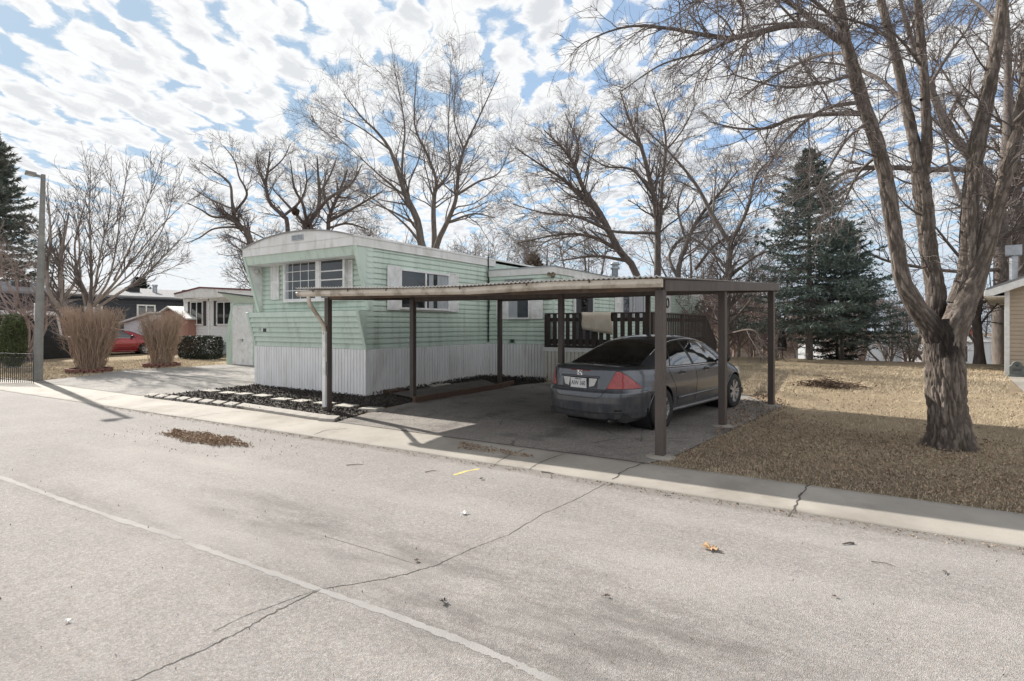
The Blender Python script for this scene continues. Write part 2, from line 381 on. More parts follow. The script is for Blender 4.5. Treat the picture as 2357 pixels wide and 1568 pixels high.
def blade_mat(name, a, b_, c):
    m = bpy.data.materials.new(name); m.use_nodes = True; t = NT(m.node_tree); b = t.n['Principled BSDF']
    P = t.add('ShaderNodeNewGeometry').outputs['Position']
    col = t.mix(t.ramp(t.noise(P, 1.1, 5.), [(.38, 0.), (.62, 1.)]), a, b_); col = t.mix(t.ramp(t.noise(P, 40., 2.), [(.42, 0.), (.6, 1.)]), col, c)
    if name == 'straw_grass': col = t.mix(t.math('MULTIPLY', t.ramp(t.noise(P, .5, 6., .65), [(.45, 0.), (.62, 1.)]), .65), col, (.27, .225, .165))
    t.set(b, 'Base Color', col); b.inputs['Roughness'].default_value = .85; b.inputs['Specular IOR Level'].default_value = .2; return m
BLADE = blade_mat('straw_grass', (.53, .435, .30), (.38, .305, .21), (.64, .545, .41))
MULCHM = blade_mat('black_mulch', (.022, .018, .016), (.04, .034, .030), (.085, .075, .068))
LITTER = blade_mat('brown_litter', (.24, .165, .115), (.14, .098, .072), (.40, .30, .215))

def foreground_bark():
    m = bpy.data.materials.new('deep_furrowed_bark'); m.use_nodes = True; t = NT(m.node_tree); b = t.n['Principled BSDF']
    at_ = t.add('ShaderNodeAttribute', {'attribute_name': 'furrow'}).outputs['Fac']
    P = t.add('ShaderNodeTexCoord').outputs['Object']
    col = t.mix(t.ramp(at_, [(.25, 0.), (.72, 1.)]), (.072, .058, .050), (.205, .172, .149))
    n1 = t.ramp(t.noise(t.mapping(P, (1, 1, .5)), 34., 5., .75), [(.35, .65), (.68, 1.25)]); col = t.mix(.9, col, n1, 'MULTIPLY')
    # wet stain running down from the crotch and a darker tone toward the foot
    st = t.add('ShaderNodeAttribute', {'attribute_name': 'stain'}).outputs['Fac']
    col = t.mix(t.math('MULTIPLY', st, .85), col, (.014, .012, .012))
    mo = t.ramp(t.noise(P, 2.2, 5.), [(.56, 0.), (.7, 1.)]); col = t.mix(t.math('MULTIPLY', mo, .22), col, (.13, .125, .05))
    t.set(b, 'Base Color', col); b.inputs['Roughness'].default_value = .95; b.inputs['Specular IOR Level'].default_value = .2
    t.set(b, 'Normal', t.add('ShaderNodeBump', None, Height=t.noise(t.mapping(P, (1, 1, .35)), 60., 4., .7), Strength=.8, Distance=.01)); return m
FBARK = foreground_bark()
# ------------------------------------------------------------------ setting
def yf(X): return 5.88-.36*min(max((-5-X)/14.6, 0), 1)
def terrain():
    xs = sorted(set([-400, -250, -160, -110, -80, -60, -50]+[-45+.75*i for i in range(0, 101)]+[34, 40, 50, 65, 90, 130, 200, 300, 420]))
    ys = sorted(set([YB-.02]+[YB+.5*i for i in range(1, 90)]+[54, 60, 70, 85, 110, 150, 220, 320, 520]))
    V = [(x, y, g(x, y)) for y in ys for x in xs]; n = len(xs)
    Fq = [(j*n+i, j*n+i+1, (j+1)*n+i+1, (j+1)*n+i) for j in range(len(ys)-1) for i in range(n-1)]
    tag(link('ground', np_mesh('ground', V, Fq), LAWN, None, True), kind='structure')
    b = MB(); b.quad((-400, -60, -.012), (420, -60, -.012), (420, 6.6, -.012), (-400, 6.6, -.012)); o = b.build('road', ROAD)
    if o.data.polygons[0].normal.z < 0: o.data.flip_normals()
    tag(o, kind='structure')
    # kerb strip with a soft front nosing
    X = np.concatenate([[-300, -120, -60, -40], np.arange(-30, 15, .3), [30, 60, 150, 300]]); rows = []
    rr = random.Random(4)
    for x in X:
        y0, y1 = yf(x)+rr.uniform(-.012, .012), YB; w = y1-y0
        rows.append([(x, y0-.01, -.05), (x, y0, -.004), (x, y0+.02, .010), (x, y0+.2*w, .022), (x, y0+.55*w, .048), (x, y0+.85*w, .064), (x, y1, .066), (x, y1+.03, .0)])
    b = MB(); b.grid(rows); o = b.build('kerb', CONC, None, True); tag(o, kind='structure')
terrain()
def kz(X, Y):
    w = YB-yf(X); q = (Y-yf(X))/w
    return np.interp(q, [0, .02, .2, .55, .85, 1], [-.004, .01, .022, .048, .064, .066]) if q > 0 else -.012
def ribbon(name, pts, w, mat, dz=.004, rough=.35, seed=1, n=8, kind='structure', zf=None):
    """thin flat line of uneven width on the ground"""
    r = random.Random(seed); P = []
    for i in range(len(pts)-1):
        for k in range(n):
            t = k/n; P.append((pts[i][0]*(1-t)+pts[i+1][0]*t, pts[i][1]*(1-t)+pts[i+1][1]*t))
    P.append(pts[-1][:2]); jit = w*rough*2 if w < .03 else w*.06; L = []; R = []
    P = [(p[0]+r.uniform(-jit, jit), p[1]+r.uniform(-jit, jit)) for p in P]
    for i, p in enumerate(P):
        q0, q1 = P[max(i-1, 0)], P[min(i+1, len(P)-1)]; dx, dy = q1[0]-q0[0], q1[1]-q0[1]; l = math.hypot(dx, dy)+1e-6
        ww = w*.5*(1+r.uniform(-rough, rough))*(1 if 0 < i < len(P)-1 else .3)
        for S, sg in ((L, 1), (R, -1)):
            x, y = p[0]-dy/l*ww*sg, p[1]+dx/l*ww*sg
            z = (zf or (lambda a, c: -.012 if c < yf(a) else (kz(a, c) if c < YB else g(a, c))))(x, y); S.append((x, y, z+dz))
    b = MB(); b.grid([L, R]); o = b.build(name, mat)
    if o.data.polygons[0].normal.z < 0: o.data.flip_normals()
    return tag(o, kind=kind)
def gp(*uv): return [at(u, v, 0.) for u, v in uv]
ribbon('road_seam', gp((-300, 1035), (0, 1096), (120, 1140), (270, 1192), (420, 1238)), .06, SEAM, .0015, .3, 2, 14)
ribbon('road_seam', gp((428, 1245), (560, 1292), (740, 1356), (900, 1410), (1060, 1470), (1180, 1520), (1330, 1590), (1500, 1660)), .055, SEAM, .0015, .3, 3, 16)
ribbon('road_crack', gp((285, 1572), (380, 1528), (480, 1485), (560, 1445), (640, 1400), (740, 1352)), .009, CRACKM, .002, .5, 4, 10)
ribbon('road_crack', gp((490, 1450), (560, 1415), (650, 1382), (735, 1352)), .005, CRACKM, .0025, .5, 14, 9)
ribbon('road_crack', gp((740, 1352), (880, 1330), (935, 1318), (1010, 1295), (1090, 1258), (1170, 1228), (1250, 1180), (1330, 1145), (1395, 1110)), .0065, CRACKM, .002, .5, 5, 10)
ribbon('road_crack', gp((740, 1230), (850, 1262), (960, 1296)), .004, CRACKM, .0015, .5, 6, 8)
ribbon('paint_mark', gp((1043, 1092), (1072, 1083), (1104, 1077)), .045, YELLOW, .0015, .35, 7, 6)
for s, q in enumerate([[(1862, 1122), (1838, 1150), (1816, 1181)], [(1490, 1071), (1430, 1088), (1398, 1110)], [(1210, 1040), (1165, 1052), (1132, 1066)],
                       [(1300, 1050), (1240, 1066), (1214, 1076)], [(800, 990), (745, 992), (706, 1003)], [(560, 950), (480, 955), (410, 962)], [(345, 910), (262, 914), (218, 921)], [(2600, 1215), (2560, 1300), (2540, 1340)]]):
    ribbon('kerb_joint', [at(u, v, .03) for u, v in q], .018 if s < 2 else .011, CRACKM, .003, .4, 20+s, 7)

# driveways, path
DR = [atg(*p) for p in ((772, 972), (950, 926), (1010, 905), (1252, 882), (1500, 868), (1700, 905), (1796, 938), (1700, 985), (1640, 1010), (1545, 1055), (1490, 1069))]
sheet('driveway', [(p.x, max(p.y, YB-.01)) for p in DR[:1]]+[(p.x, p.y) for p in DR[1:-1]]+[(DR[-1].x, YB-.01)], .012, DRIVE)
D2 = [atg(*p) for p in ((94, 878), (205, 865), (290, 852), (425, 846), (526, 839), (600, 836), (592, 888), (338, 917))]
D2[0].y = YB-.01; D2[-1].y = YB-.01
sheet('neighbour_driveway', [(p.x, p.y) for p in D2], .012, DRIVE2)
PA = [atg(*p) for p in ((2318, 868), (2357, 905), (2600, 1000), (2600, 868))]
sheet('house_path', [(p.x, p.y) for p in PA], .02, CONC)
# drive where the red car stands
sheet('side_street', [(-36.6, YB), (-31.5, YB), (-30.2, 24), (-36.6, 24)], .010, DRIVE2)

# ------------------------------------------------------------------ mobile home
R0 = atg(843, 913); R0.z = .11; L0 = atg(590, 888)
HA = math.atan2(R0.y-L0.y, R0.x-L0.x); FR = ((R0.x, R0.y, 0.), HA)
WD = (L0-R0).to_2d().length
home = empty('mobile_home', (R0.x, R0.y, 0.), HA, 'long mint green single-storey mobile home with white ribbed skirting and arched white front fascia', 'mobile home')
ZG, ZS, ZB, ZF, ZR = .05, 1.205, 2.13, 3.585, 3.80      # ground, skirt top, step of the front, fascia foot, roof edge
AY, AX, EY = hit(FR, 0, 0, 1122, 700)[1], 0., 0.
AX = hit(FR, 1, AY, 1274, 640)[0]; EY = hit(FR, 0, AX, 1617, 700)[1]
ADZ = 3.43                                               # roof of the side addition
LAP = .128
def lap_wall(x0, x1, z0, z1, step=LAP, proud=.016):
    """profile of lapped boards in the (out, z) plane"""
    L = []; z = z0
    while z < z1-1e-4:
        zz = min(z+step, z1); L += [(proud, z), (proud*.75, z+(zz-z)*.5), (0., zz)]; z = zz
    return L
def siding(mb, a, b, n, z0, z1, step=LAP, proud=.030):
    """lapped boards on the wall from a to b (2-D), facing n"""
    prof = lap_wall(0, 0, z0, z1, step, proud); e = (b[0]-a[0], b[1]-a[1], 0)
    mb.strip([(a[0]+n[0]*o, a[1]+n[1]*o, z) for o, z in prof], e)
def ribbed(mb, a, b, n, z0, z1, pitch=.105, groove=.026, dep=.026):
    """upright ribbed skirting panel"""
    a = Vector((*a, 0)); b = Vector((*b, 0)); n = Vector((*n, 0)); L = (b-a).length; t = (b-a)/L; k = int(L/pitch); line = []
    for i in range(k+1):
        s = i*pitch; line += [a+t*s+n*dep, a+t*min(s+pitch-groove, L)+n*dep]
        if s+pitch < L: line += [a+t*(s+pitch-groove*.75), a+t*(s+pitch-groove*.25)]
    mb.strip([p+Vector((0, 0, z0)) for p in line], (0, 0, z1-z0))
W0 = -WD
# solid core so that nothing is paper thin
c = MB()
c.box(W0+.03, -.03, .24, EY, .0, ZR-.1); c.box(W0+.05, -.05, .03, .3, .0, ZB-.02)
c.box(-.05, AX-.02, AY+.02, EY-.02, 0, ADZ-.05)
c.build('core_wall', GREEN, home)
YT, YM = -.36, .17        # overhang of the roof end; plane of the recessed front window wall
def yfin(z): return np.interp(z, [ZS, ZB-.02, ZB, ZF, ZR], [0., -.25, .10, -.34, YT])
b = MB()
siding(b, (-.02, .16), (-.02, AY-.01), (1, 0), ZS, ZF)                    # long right wall
siding(b, (W0+.02, EY), (W0+.02, .16), (-1, 0), ZS, ZF)
siding(b, (W0+.01, YM), (-.01, YM), (0, -1), ZB-.05, ZF-.02)               # recessed window wall
b.build('wall', GREEN, home)
# sloping lower front apron and its side cheeks
b = MB(); P = []
zz = ZS; k = 0
while zz < ZB-.03:
    z1 = min(zz+LAP, ZB-.02); P += [(yfin(zz)-.044, zz), (yfin(z1)-.000, z1)]; zz = z1
b.strip([(W0, y, z) for y, z in P], (WD, 0, 0))
b.quad((W0, yfin(ZB-.021), ZB-.022), (0, yfin(ZB-.021), ZB-.022), (0, YM, ZB-.022), (W0, YM, ZB-.022))
b.build('front_apron', GREEN, home)
for sx in (0, W0):
    s = 1 if sx == 0 else -1; b = MB()
    b.prism([(sx-.02*s, 0, ZS), (sx-.02*s, yfin(ZB-.03), ZB-.03), (sx-.02*s, .2, ZB-.03), (sx-.02*s, .2, ZS)], (.034*s, 0, 0))
    siding(b, (sx-.004*s, .0), (sx-.004*s, .17), (s, 0), ZS, ZB-.03)
    b.build('apron_cheek', GREEN, home)
    b = MB(); b.prism([(sx-.02*s, .10, ZB-.028), (sx-.02*s, -.34, ZF+.01), (sx-.02*s, .2, ZF+.01), (sx-.02*s, .2, ZB-.028)], (.034*s, 0, 0))
    siding(b, (sx-.004*s, -.0), (sx-.004*s, .17), (s, 0), 2.6, ZF)
    b.build('front_fin', GREEN if s > 0 else WHITE, home)
    b = MB(); b.bar((sx, yfin(ZS)-.02, ZS-.01), (sx, yfin(ZB-.03)-.02, ZB-.03), .09, .05, (0, 1, 0)); b.build('corner_trim', GREEN2, home, bevel=.006)
    b = MB(); b.bar((sx, .10-.02, ZB-.02), (sx, -.34-.02, ZF), .09, .05, (0, 1, 0)); b.build('corner_trim', GREEN2, home, bevel=.006)
# soffit, green band and the arched white gable over the front
SOZ = 3.36
b = MB()
b.prism([(W0, YT+.07, SOZ), (W0, YT, ZF), (W0, YM, ZF), (W0, YM, SOZ+.02)], (WD, 0, 0)); b.build('soffit_band', GREEN, home, bevel=.004)
b = MB(); b.box(W0+.02, -.02, YT+.1, YM+.02, SOZ-.012, SOZ-.002); b.build('soffit', WHITE, home)
RISE = .27
def arch(x): q = (x-W0)/WD*2-1; return ZR+RISE*(1-abs(q)**2.1)
xs = [W0-.02+(WD+.04)*i/28 for i in range(29)]
b = MB(); poly = [(x, YT-.03, arch(min(max(x, W0), 0))) for x in xs]
b.prism([(W0-.02, YT-.03, ZF-.01)]+poly+[(.02, YT-.03, ZF-.01)], (0, .1, 0)); b.build('gable_fascia', FASC, home)
b = MB(); b.bar((W0, YT-.036, ZR-.02), (0, YT-.036, ZR-.02), .012, .012); b.build('fascia_seam', FASC, home)
b = MB(); b.grid([[(x, y, arch(min(max(x, W0), 0))+.012) for x in xs] for y in (YT-.06, 5, 12, EY+.3)])
b.grid([[(x, YT-.06, arch(min(max(x, W0), 0))+.012), (x, YT-.06, arch(min(max(x, W0), 0))-.016)] for x in xs])
b.build('roof', pm('rolled_roof', (.30, .29, .28), (.22, .21, .2), 3, .8), home, fixn=False)
b = MB(); b.box(-.0, .03, YT-.03, AY+.4, ZF, ZR-.03); b.box(-.005, .045, YT-.05, EY, ZR-.03, ZR+.02); b.box(-.01, .04, YT-.04, AY, ZF-.012, ZF+.012); b.build('side_fascia', FASC, home, bevel=.004)
b = MB(); b.box(W0-.03, 0+W0, YT-.03, EY, ZF, ZR); b.build('side_fascia', FASC, home)
# skirting
b = MB(); ribbed(b, (W0, -.012), (0, -.012), (0, -1), ZG, ZS-.004); ribbed(b, (.0, 0), (.0, AY-.014), (1, 0), ZG, ZS-.004); ribbed(b, (W0, EY), (W0, 0), (-1, 0), ZG, ZS)
ribbed(b, (.014, AY-.012), (AX, AY-.012), (0, -1), .08, ZS-.004); ribbed(b, (AX, AY), (AX, EY), (1, 0), .1, ZS)
b.build('skirting', VINYL, home)
for x_ in (-.007, W0+.007):
    b = MB(); b.box(x_-.028, x_+.028, -.046, .03, ZG, ZS-.004); b.build('skirting_corner', VINYL, home, bevel=.004)
# side addition
b = MB(); siding(b, (.0, AY), (AX, AY), (0, -1), ZS, ADZ-.19); siding(b, (AX, AY), (AX, EY), (1, 0), ZS, ADZ-.19); siding(b, (AX, EY), (W0, EY), (0, 1), ZS, ADZ-.19)
b.build('wall', GREEN, home)
b = MB(); b.box(.02, AX+.04, AY-.04, AY-.01, ADZ-.2, ADZ); b.box(AX+.01, AX+.04, AY-.01, EY+.02, ADZ-.2, ADZ); b.build('side_fascia', FASC, home, bevel=.004)
b = MB(); b.box(.04, AX+.06, AY-.06, EY+.05, ADZ, ADZ+.025); b.build('roof', STEEL, home)
b = MB(); b.box(AX-.05, AX+.022, AY-.022, AY+.05, ZS, ADZ-.2); b.build('corner_trim', GREEN2, home)
b = MB(); b.tube([(.05, AY-.035, ZS+.05), (.05, AY-.035, 2.4), (.045, AY-.03, ZR-.1), (.05, AY-.05, ZR+.05)], .022, 6); b.tube([(.09, AY-.03, 2.2), (.085, AY-.03, 2.9), (.06, AY-.03, 3.5)], .008, 5); b.build('service_cable', BLACKM, home)

def louvre(mb, x0, x1, z0, z1, panels):
    """shutter in the xz plane facing -y, depth toward +y"""
    fw = .045; mb.box(x0, x1, 0, .012, z0, z1)
    for a, c_ in ((x0, x0+fw), (x1-fw, x1)): mb.box(a, c_, -.018, 0, z0, z1)
    zs = [z0]+[z0+(z1-z0)*q for q in panels]+[z1]
    for z in zs: mb.box(x0+fw, x1-fw, -.016, 0, max(z-.03, z0), min(z+.03, z1))
    for i in range(len(zs)-1):
        a, e = zs[i]+.035, zs[i+1]-.035; n = int((e-a)/.034)
        for j in range(n):
            z = a+(e-a)*j/n; mb.add([(x0+fw, -.014, z), (x1-fw, -.014, z), (x1-fw, -.001, z+(e-a)/n*.95), (x0+fw, -.001, z+(e-a)/n*.95)], [(0, 1, 2, 3)])
            mb.add([(x0+fw, -.014, z), (x1-fw, -.014, z), (x1-fw, -.002, z), (x0+fw, -.002, z)], [(0, 1, 2, 3)])
def face_map(mb, o, ang):
    """turn the xz-plane pieces of mb to their wall: local frame at o turned by ang"""
    R = Matrix.Rotation(ang, 4, 'Z'); o = Vector(o); mb.v = [tuple(R @ Vector(p)+o) for p in mb.v]; return mb
def shutter(parent, o, ang, x0, x1, z0, z1, panels=(.5,), mat=WHITE):
    m = MB(); louvre(m, x0, x1, z0, z1, panels); face_map(m, o, ang); m.build('shutter', mat, parent)
def window(parent, o, ang, x0, x1, z0, z1, bars_v=(), bars_h=(), depth=.05, fw=.045, glass=GLASSD, mat=WHITE, bw=.025, curtain=None):
    m = MB()
    m.box(x0, x1, -depth, .03, z1-fw, z1); m.box(x0, x1, -depth-.015, .03, z0, z0+fw)
    m.box(x0, x0+fw, -depth, .03, z0+fw, z1-fw); m.box(x1-fw, x1, -depth, .03, z0+fw, z1-fw)
    for q in bars_v: x = x0+(x1-x0)*q; m.box(x-bw/2, x+bw/2, -depth+.012, -.002, z0+fw, z1-fw)
    for q in bars_h: z = z0+(z1-z0)*q; m.box(x0+fw, x1-fw, -depth+.010, -.003, z-bw/2, z+bw/2)
    face_map(m, o, ang); fr = m.build('window', mat, parent, bevel=.003)
    m = MB(); m.box(x0+fw, x1-fw, -.012, -.004, z0+fw, z1-fw); face_map(m, o, ang); m.build('pane', glass, fr)
    if curtain:
        for (a, e) in curtain:
            n = 14; xa, xb = x0+(x1-x0)*a, x0+(x1-x0)*e; m = MB()
            m.grid([[(xa+(xb-xa)*i/n, -.016-.004*math.cos(i*1.9), z) for i in range(n+1)] for z in (z0+fw, z1-fw)]); face_map(m, o, ang); m.build('curtain', CURTAIN, fr)
    return fr
# front bay window with its box frame
h = lambda u, v, y=YM-.14: hit(FR, 1, y, u, v)
a, e, m1, m2 = h(651, 690), h(792, 690), h(726, 690), h(735, 690); zt, zb_ = h(720, 597)[2], h(720, 694)[2]
bay = MB(); bay.box(a[0], e[0], YM-.14, YM-.01, zb_-.0, zb_+.05); bay.box(a[0]-.01, e[0]+.01, YM-.15, YM-.01, zt-.03, zt+.02); bay.box(a[0], a[0]+.05, YM-.14, YM-.01, zb_+.05, zt-.03); bay.box(e[0]-.05, e[0], YM-.14, YM-.01, zb_+.05, zt-.03); bay.box(m1[0]-.0, m2[0], YM-.145, YM-.01, zb_+.05, zt-.03)
bayo = bay.build('bay_window_frame', WHITE, home, bevel=.004)
window(home, (0, YM-.10, 0), 0, a[0]+.05, m1[0], zb_+.05, zt-.03, (.25, .5, .75), (.25, .5, .75), .03, .03, bw=.018, curtain=[(.03, .12)])
window(home, (0, YM-.10, 0), 0, m2[0], e[0]-.05, zb_+.05, zt-.03, (), (.70, .48), .03, .03, bw=.03)
sh = lambda u, v: hit(FR, 1, YM, u, v)
shutter(home, (0, YM-.04, 0), 0, sh(627, 600)[0], sh(645, 600)[0], sh(636, 690)[2], sh(636, 610)[2])
shutter(home, (0, YM-.04, 0), 0, sh(793, 600)[0], sh(815, 600)[0], sh(805, 692)[2], sh(805, 599)[2])
# gable vent, lamp, outlets
p = hit(FR, 1, YT-.03, 673, 553); q = hit(FR, 1, YT-.03, 697, 541)
b = MB(); b.box(p[0], q[0], YT-.045, YT-.03, p[2], q[2]); vent = b.build('gable_vent', pm('vent_mesh', (.35, .36, .36), (.1, .1, .1), 60, .5, hi=.5, lo=.45), home)
b = MB(); b.box(p[0]-.02, q[0]+.02, YT-.05, YT-.03, q[2], q[2]+.02); b.box(p[0]-.02, q[0]+.02, YT-.05, YT-.03, p[2]-.02, p[2]); b.box((p[0]+q[0])/2-.01, (p[0]+q[0])/2+.01, YT-.052, YT-.03, p[2], q[2]); b.box(p[0]-.02, p[0], YT-.05, YT-.03, p[2], q[2]); b.box(q[0], q[0]+.02, YT-.05, YT-.03, p[2], q[2])
for i in range(1, 5): b.box(p[0], q[0], YT-.049, YT-.04, p[2]+(q[2]-p[2])*i/5-.004, p[2]+(q[2]-p[2])*i/5+.004)
b.build('vent_frame', STEEL, vent)
lx = W0+.06; lz = hit(FR, 0, W0+.1, 603, 627)[2]
b = MB(); b.lathe([(.0, 0), (.06, .0), (.06, .02), (.035, .03)], 14, (W0+.016, -.05, lz), 'x'); b.lathe([(.03, .03), (.055, .06), (.065, .12), (.0, .13)], 14, (W0+.016, -.05, lz), 'x'); b.build('porch_lamp', pm('frosted_lamp_glass', (.55, .53, .5), None, rough=.25), home, True)
for (u, v, w_, h_) in ((611, 760, .07, .09), (599.5, 758, .035, .05)):
    q = hit(FR, 1, -.12, u, v); b = MB(); yy = yfin(q[2]); b.box(q[0]-w_, q[0]+w_, yy-.035, yy+.02, q[2]-h_/2, q[2]+h_/2); b.build('outlet_box', BLACKM if w_ > .05 else STEEL, home, bevel=.004)
# windows of the long right wall
RW = -math.pi/2
def wy(u, v): p = hit(FR, 0, 0.02, u, v); return p[1], p[2]
def rwin(parent, xw, ua, ub, va, vb, **kw):
    """window on a wall facing +x: image edges ua..ub at height rows va (top), vb (foot)"""
    ya = hit(FR, 0, xw, ua, va)[1]; yb = hit(FR, 0, xw, ub, va)[1]; um = (ua+ub)/2
    zt = hit(FR, 0, xw, um, va)[2]; zb = hit(FR, 0, xw, um, vb)[2]; return ya, yb, zb, zt
ya, yb, zb, zt = rwin(home, .02, 917, 1031, 625, 714)
window(home, (.036, 0, 0), math.pi/2, ya, yb, zb, zt, (.5,), (), .05, .05, bw=.06, curtain=[(.56, .66), (.74, .97)])
for (ua, ub) in ((890, 917.5), (1030.5, 1053)):
    a1, b1, _, _ = rwin(home, .02, ua, ub, 625, 714); shutter(home, (.04, 0, 0), math.pi/2, a1, b1, zb-.02, zt+.05)
b = MB(); b.box(.0, .06, ya-.02, yb+.02, zb-.03, zb); b.build('window_sill', WHITE, home)
# window on the addition's short front wall
hh = lambda u, v: hit(FR, 1, AY-.01, u, v)
a, e = hh(1169, 700), hh(1221, 700); zt, zb = hh(1195, 650)[2], hh(1195, 735)[2]
LITW = pm('lit_room_glass', (.018, .02, .022), (.06, .07, .08), 2, .05, spec=.8)
fr = window(home, (0, AY-.036, 0), 0, a[0], e[0], zb, zt, (), (.53,), .05, .045, bw=.025, glass=LITW, curtain=[(.06, .45)])
q = hh(1211, 682.5)
b = MB(); b.lathe([(0, -.03), (.028, -.02), (.034, 0), (.028, .02), (0, .03)], 10, (q[0], AY-.062, q[2])); b.build('lit_bulb', pm('warm_bulb', (.9, .6, .3), None, emit=(1., .55, .22, 2.5)), fr)
shutter(home, (0, AY-.04, 0), 0, hh(1144, 700)[0], hh(1168, 700)[0], zb, zt); shutter(home, (0, AY-.04, 0), 0, hh(1222, 700)[0], hh(1250, 700)[0], zb, zt)
b = MB(); b.box(hh(1165, 649)[0], hh(1226, 649)[0], AY-.10, AY-.01, zt+.02, zt+.10); b.build('window_awning_bar', pm('grey_bar', (.22, .23, .22), None), home)
# floodlight at the corner
q = hh(1281, 634); 
b = MB(); b.box(AX-.06, AX+.05, AY-.05, AY-.01, q[2]-.06, q[2]+.06)
for s in (-.05, .08): b.lathe([(.02, .0), (.03, -.05), (.06, -.11), (.064, -.15), (.05, -.152), (0, -.14)], 12, (AX+s, AY-.05, q[2]+.02-.02*s), 'y')
b.build('floodlight', pm('bronze_lamp', (.05, .042, .03), (.3, .25, .15), 30, .4), home)
q = hh(1179, 785); b = MB(); b.box(q[0]-.06, q[0]+.06, AY-.04, AY-.01, q[2]-.05, q[2]+.05); b.build('outlet_box', pm('green_box', (.02, .05, .03), None), home, bevel=.006)
b = MB(); b.tube([(q[0]-.08, AY-.03, q[2]+.06), (q[0]-.09, AY-.05, q[2]-.03), (q[0]-.10, AY-.04, q[2]-.1)], .008, 6); b.build('outlet_bail', STEEL, home); b = MB(); b.tube([(q[0]+.08, AY-.03, q[2]+.06), (q[0]+.09, AY-.05, q[2]-.03), (q[0]+.10, AY-.04, q[2]-.1)], .008, 6); b.build('outlet_bail', STEEL, home)
# dark door, wide window and white door behind the deck
xw = AX+.036
def rp(u, v): p = hit(FR, 0, xw, u, v); return p[1], p[2]
y0, y1 = rp(1321, 700)[0], rp(1361, 700)[0]; zt = rp(1340, 664)[1]+.25
b = MB(); b.box(xw-.02, xw+.05, y0, y1, 1.2, zt); b.box(xw-.02, xw+.05, y0-.0, y0+.0, 1.2, zt); dr = b.build('door', pm('charcoal_door', (.035, .036, .04), (.05, .05, .055), 4, .45), home)
b = MB(); b.box(xw, xw+.07, y0-.06, y0-.003, 1.2, zt+.05); b.box(xw, xw+.07, y1+.003, y1+.06, 1.2, zt+.05); b.box(xw, xw+.07, y0-.003, y1+.003, zt+.003, zt+.06); b.build('door_frame', WHITE, dr)
ym = (y0+y1)/2; b = MB(); b.box(xw+.052, xw+.06, ym-.22, ym+.22, 2.15, 2.95); b.build('door_pane', GLASSD, dr)
b = MB()
for k in range(9):
    q_ = k/9*2*math.pi; b.lathe([(0, -.05), (.04, -.03), (.05, 0), (.04, .03), (0, .05)], 8, (xw+.09, ym+.13*math.cos(q_), 2.55+.15*math.sin(q_)))
b.build('door_wreath', pm('dark_wreath', (.03, .028, .025), (.07, .06, .05), 30, .9), dr, True)
y0, y1 = rp(1430, 700)[0], rp(1482, 700)[0]; z0, z1 = 1.98, rp(1450, 672)[1]+.12
window(home, (xw, 0, 0), math.pi/2, y0, y1, z0, z1, (.5,), (), .05, .05, bw=.06, curtain=[(.3, .45), (.55, .95)])
for ua, ub in ((1414, 1429), (1483, 1496)): shutter(home, (xw+.01, 0, 0), math.pi/2, rp(ua, 700)[0], rp(ub, 700)[0], z0, z1)
y0, y1 = rp(1524, 700)[0], rp(1541, 700)[0]
b = MB(); b.box(xw, xw+.05, y0, y1, 1.25, 3.12); d2 = b.build('door', WHITE, home, bevel=.006)
b = MB(); b.tube([(xw+.06, (y0+y1)/2+.2*math.cos(t_), 2.75+.2*math.sin(t_)) for t_ in np.linspace(0, 6.28, 20)], .035, 7); b.build('door_wreath', MATS['dark_wreath'], d2)
# stove pipe on the addition's roof
q = hit(FR, 0, AX-1.3, 1415, 636); b = MB(); cx, cy = AX-1.3, q[1]
z2 = H-(603-V0)*((ray(0, 0)[0]-Vector((0, 0, H))).length+hit(FR, 0, AX-1.3, 1415, 700).length*0+1)/F if 0 else None
tt = hit(FR, 0, AX-1.3, 1415, 603)[2]
b.lathe([(.13, ADZ), (.13, tt-.32), (.19, tt-.31), (.19, tt-.22), (.12, tt-.2), (.12, tt-.14), (.2, tt-.13), (.17, tt-.03), (0, tt)], 20, (cx, cy, 0)); b.build('stove_pipe', STEEL, home, True)

# ------------------------------------------------------------------ deck beside the home
dx0 = hit(FR, 1, AY-.3, 1253, 760)[0]; dx1 = hit(FR, 1, AY-.3, 1498, 760)[0]; dy0 = AY-.3
dy1 = hit(FR, 0, dx1, 1621, 731)[1]
ZD, ZT = 1.20, 2.08
deck = empty('deck', (R0.x, R0.y, 0.), HA, 'raised deck with dark brown slatted railing beside the green home', 'deck')
b = MB(); b.box(dx0, dx1, dy0, dy1, ZD-.05, ZD); b.build('deck_floor', DECKM, deck)
b = MB(); b.box(dx0-.02, dx1+.02, dy0-.03, dy0, ZD-.17, ZD-.055); b.box(dx1, dx1+.03, dy0, dy1, ZD-.17, ZD-.055); b.build('rim_board', WHITE, deck, bevel=.004)
b = MB(); ribbed(b, (dx0, dy0), (dx1, dy0), (0, -1), .1, ZD-.172, .12); ribbed(b, (dx1, dy0), (dx1, dy1), (1, 0), .1, ZD-.172, .12); b.build('skirting', pm('cream_ribbed_vinyl', (.62, .60, .54), (.55, .52, .46), 3, .55), deck)
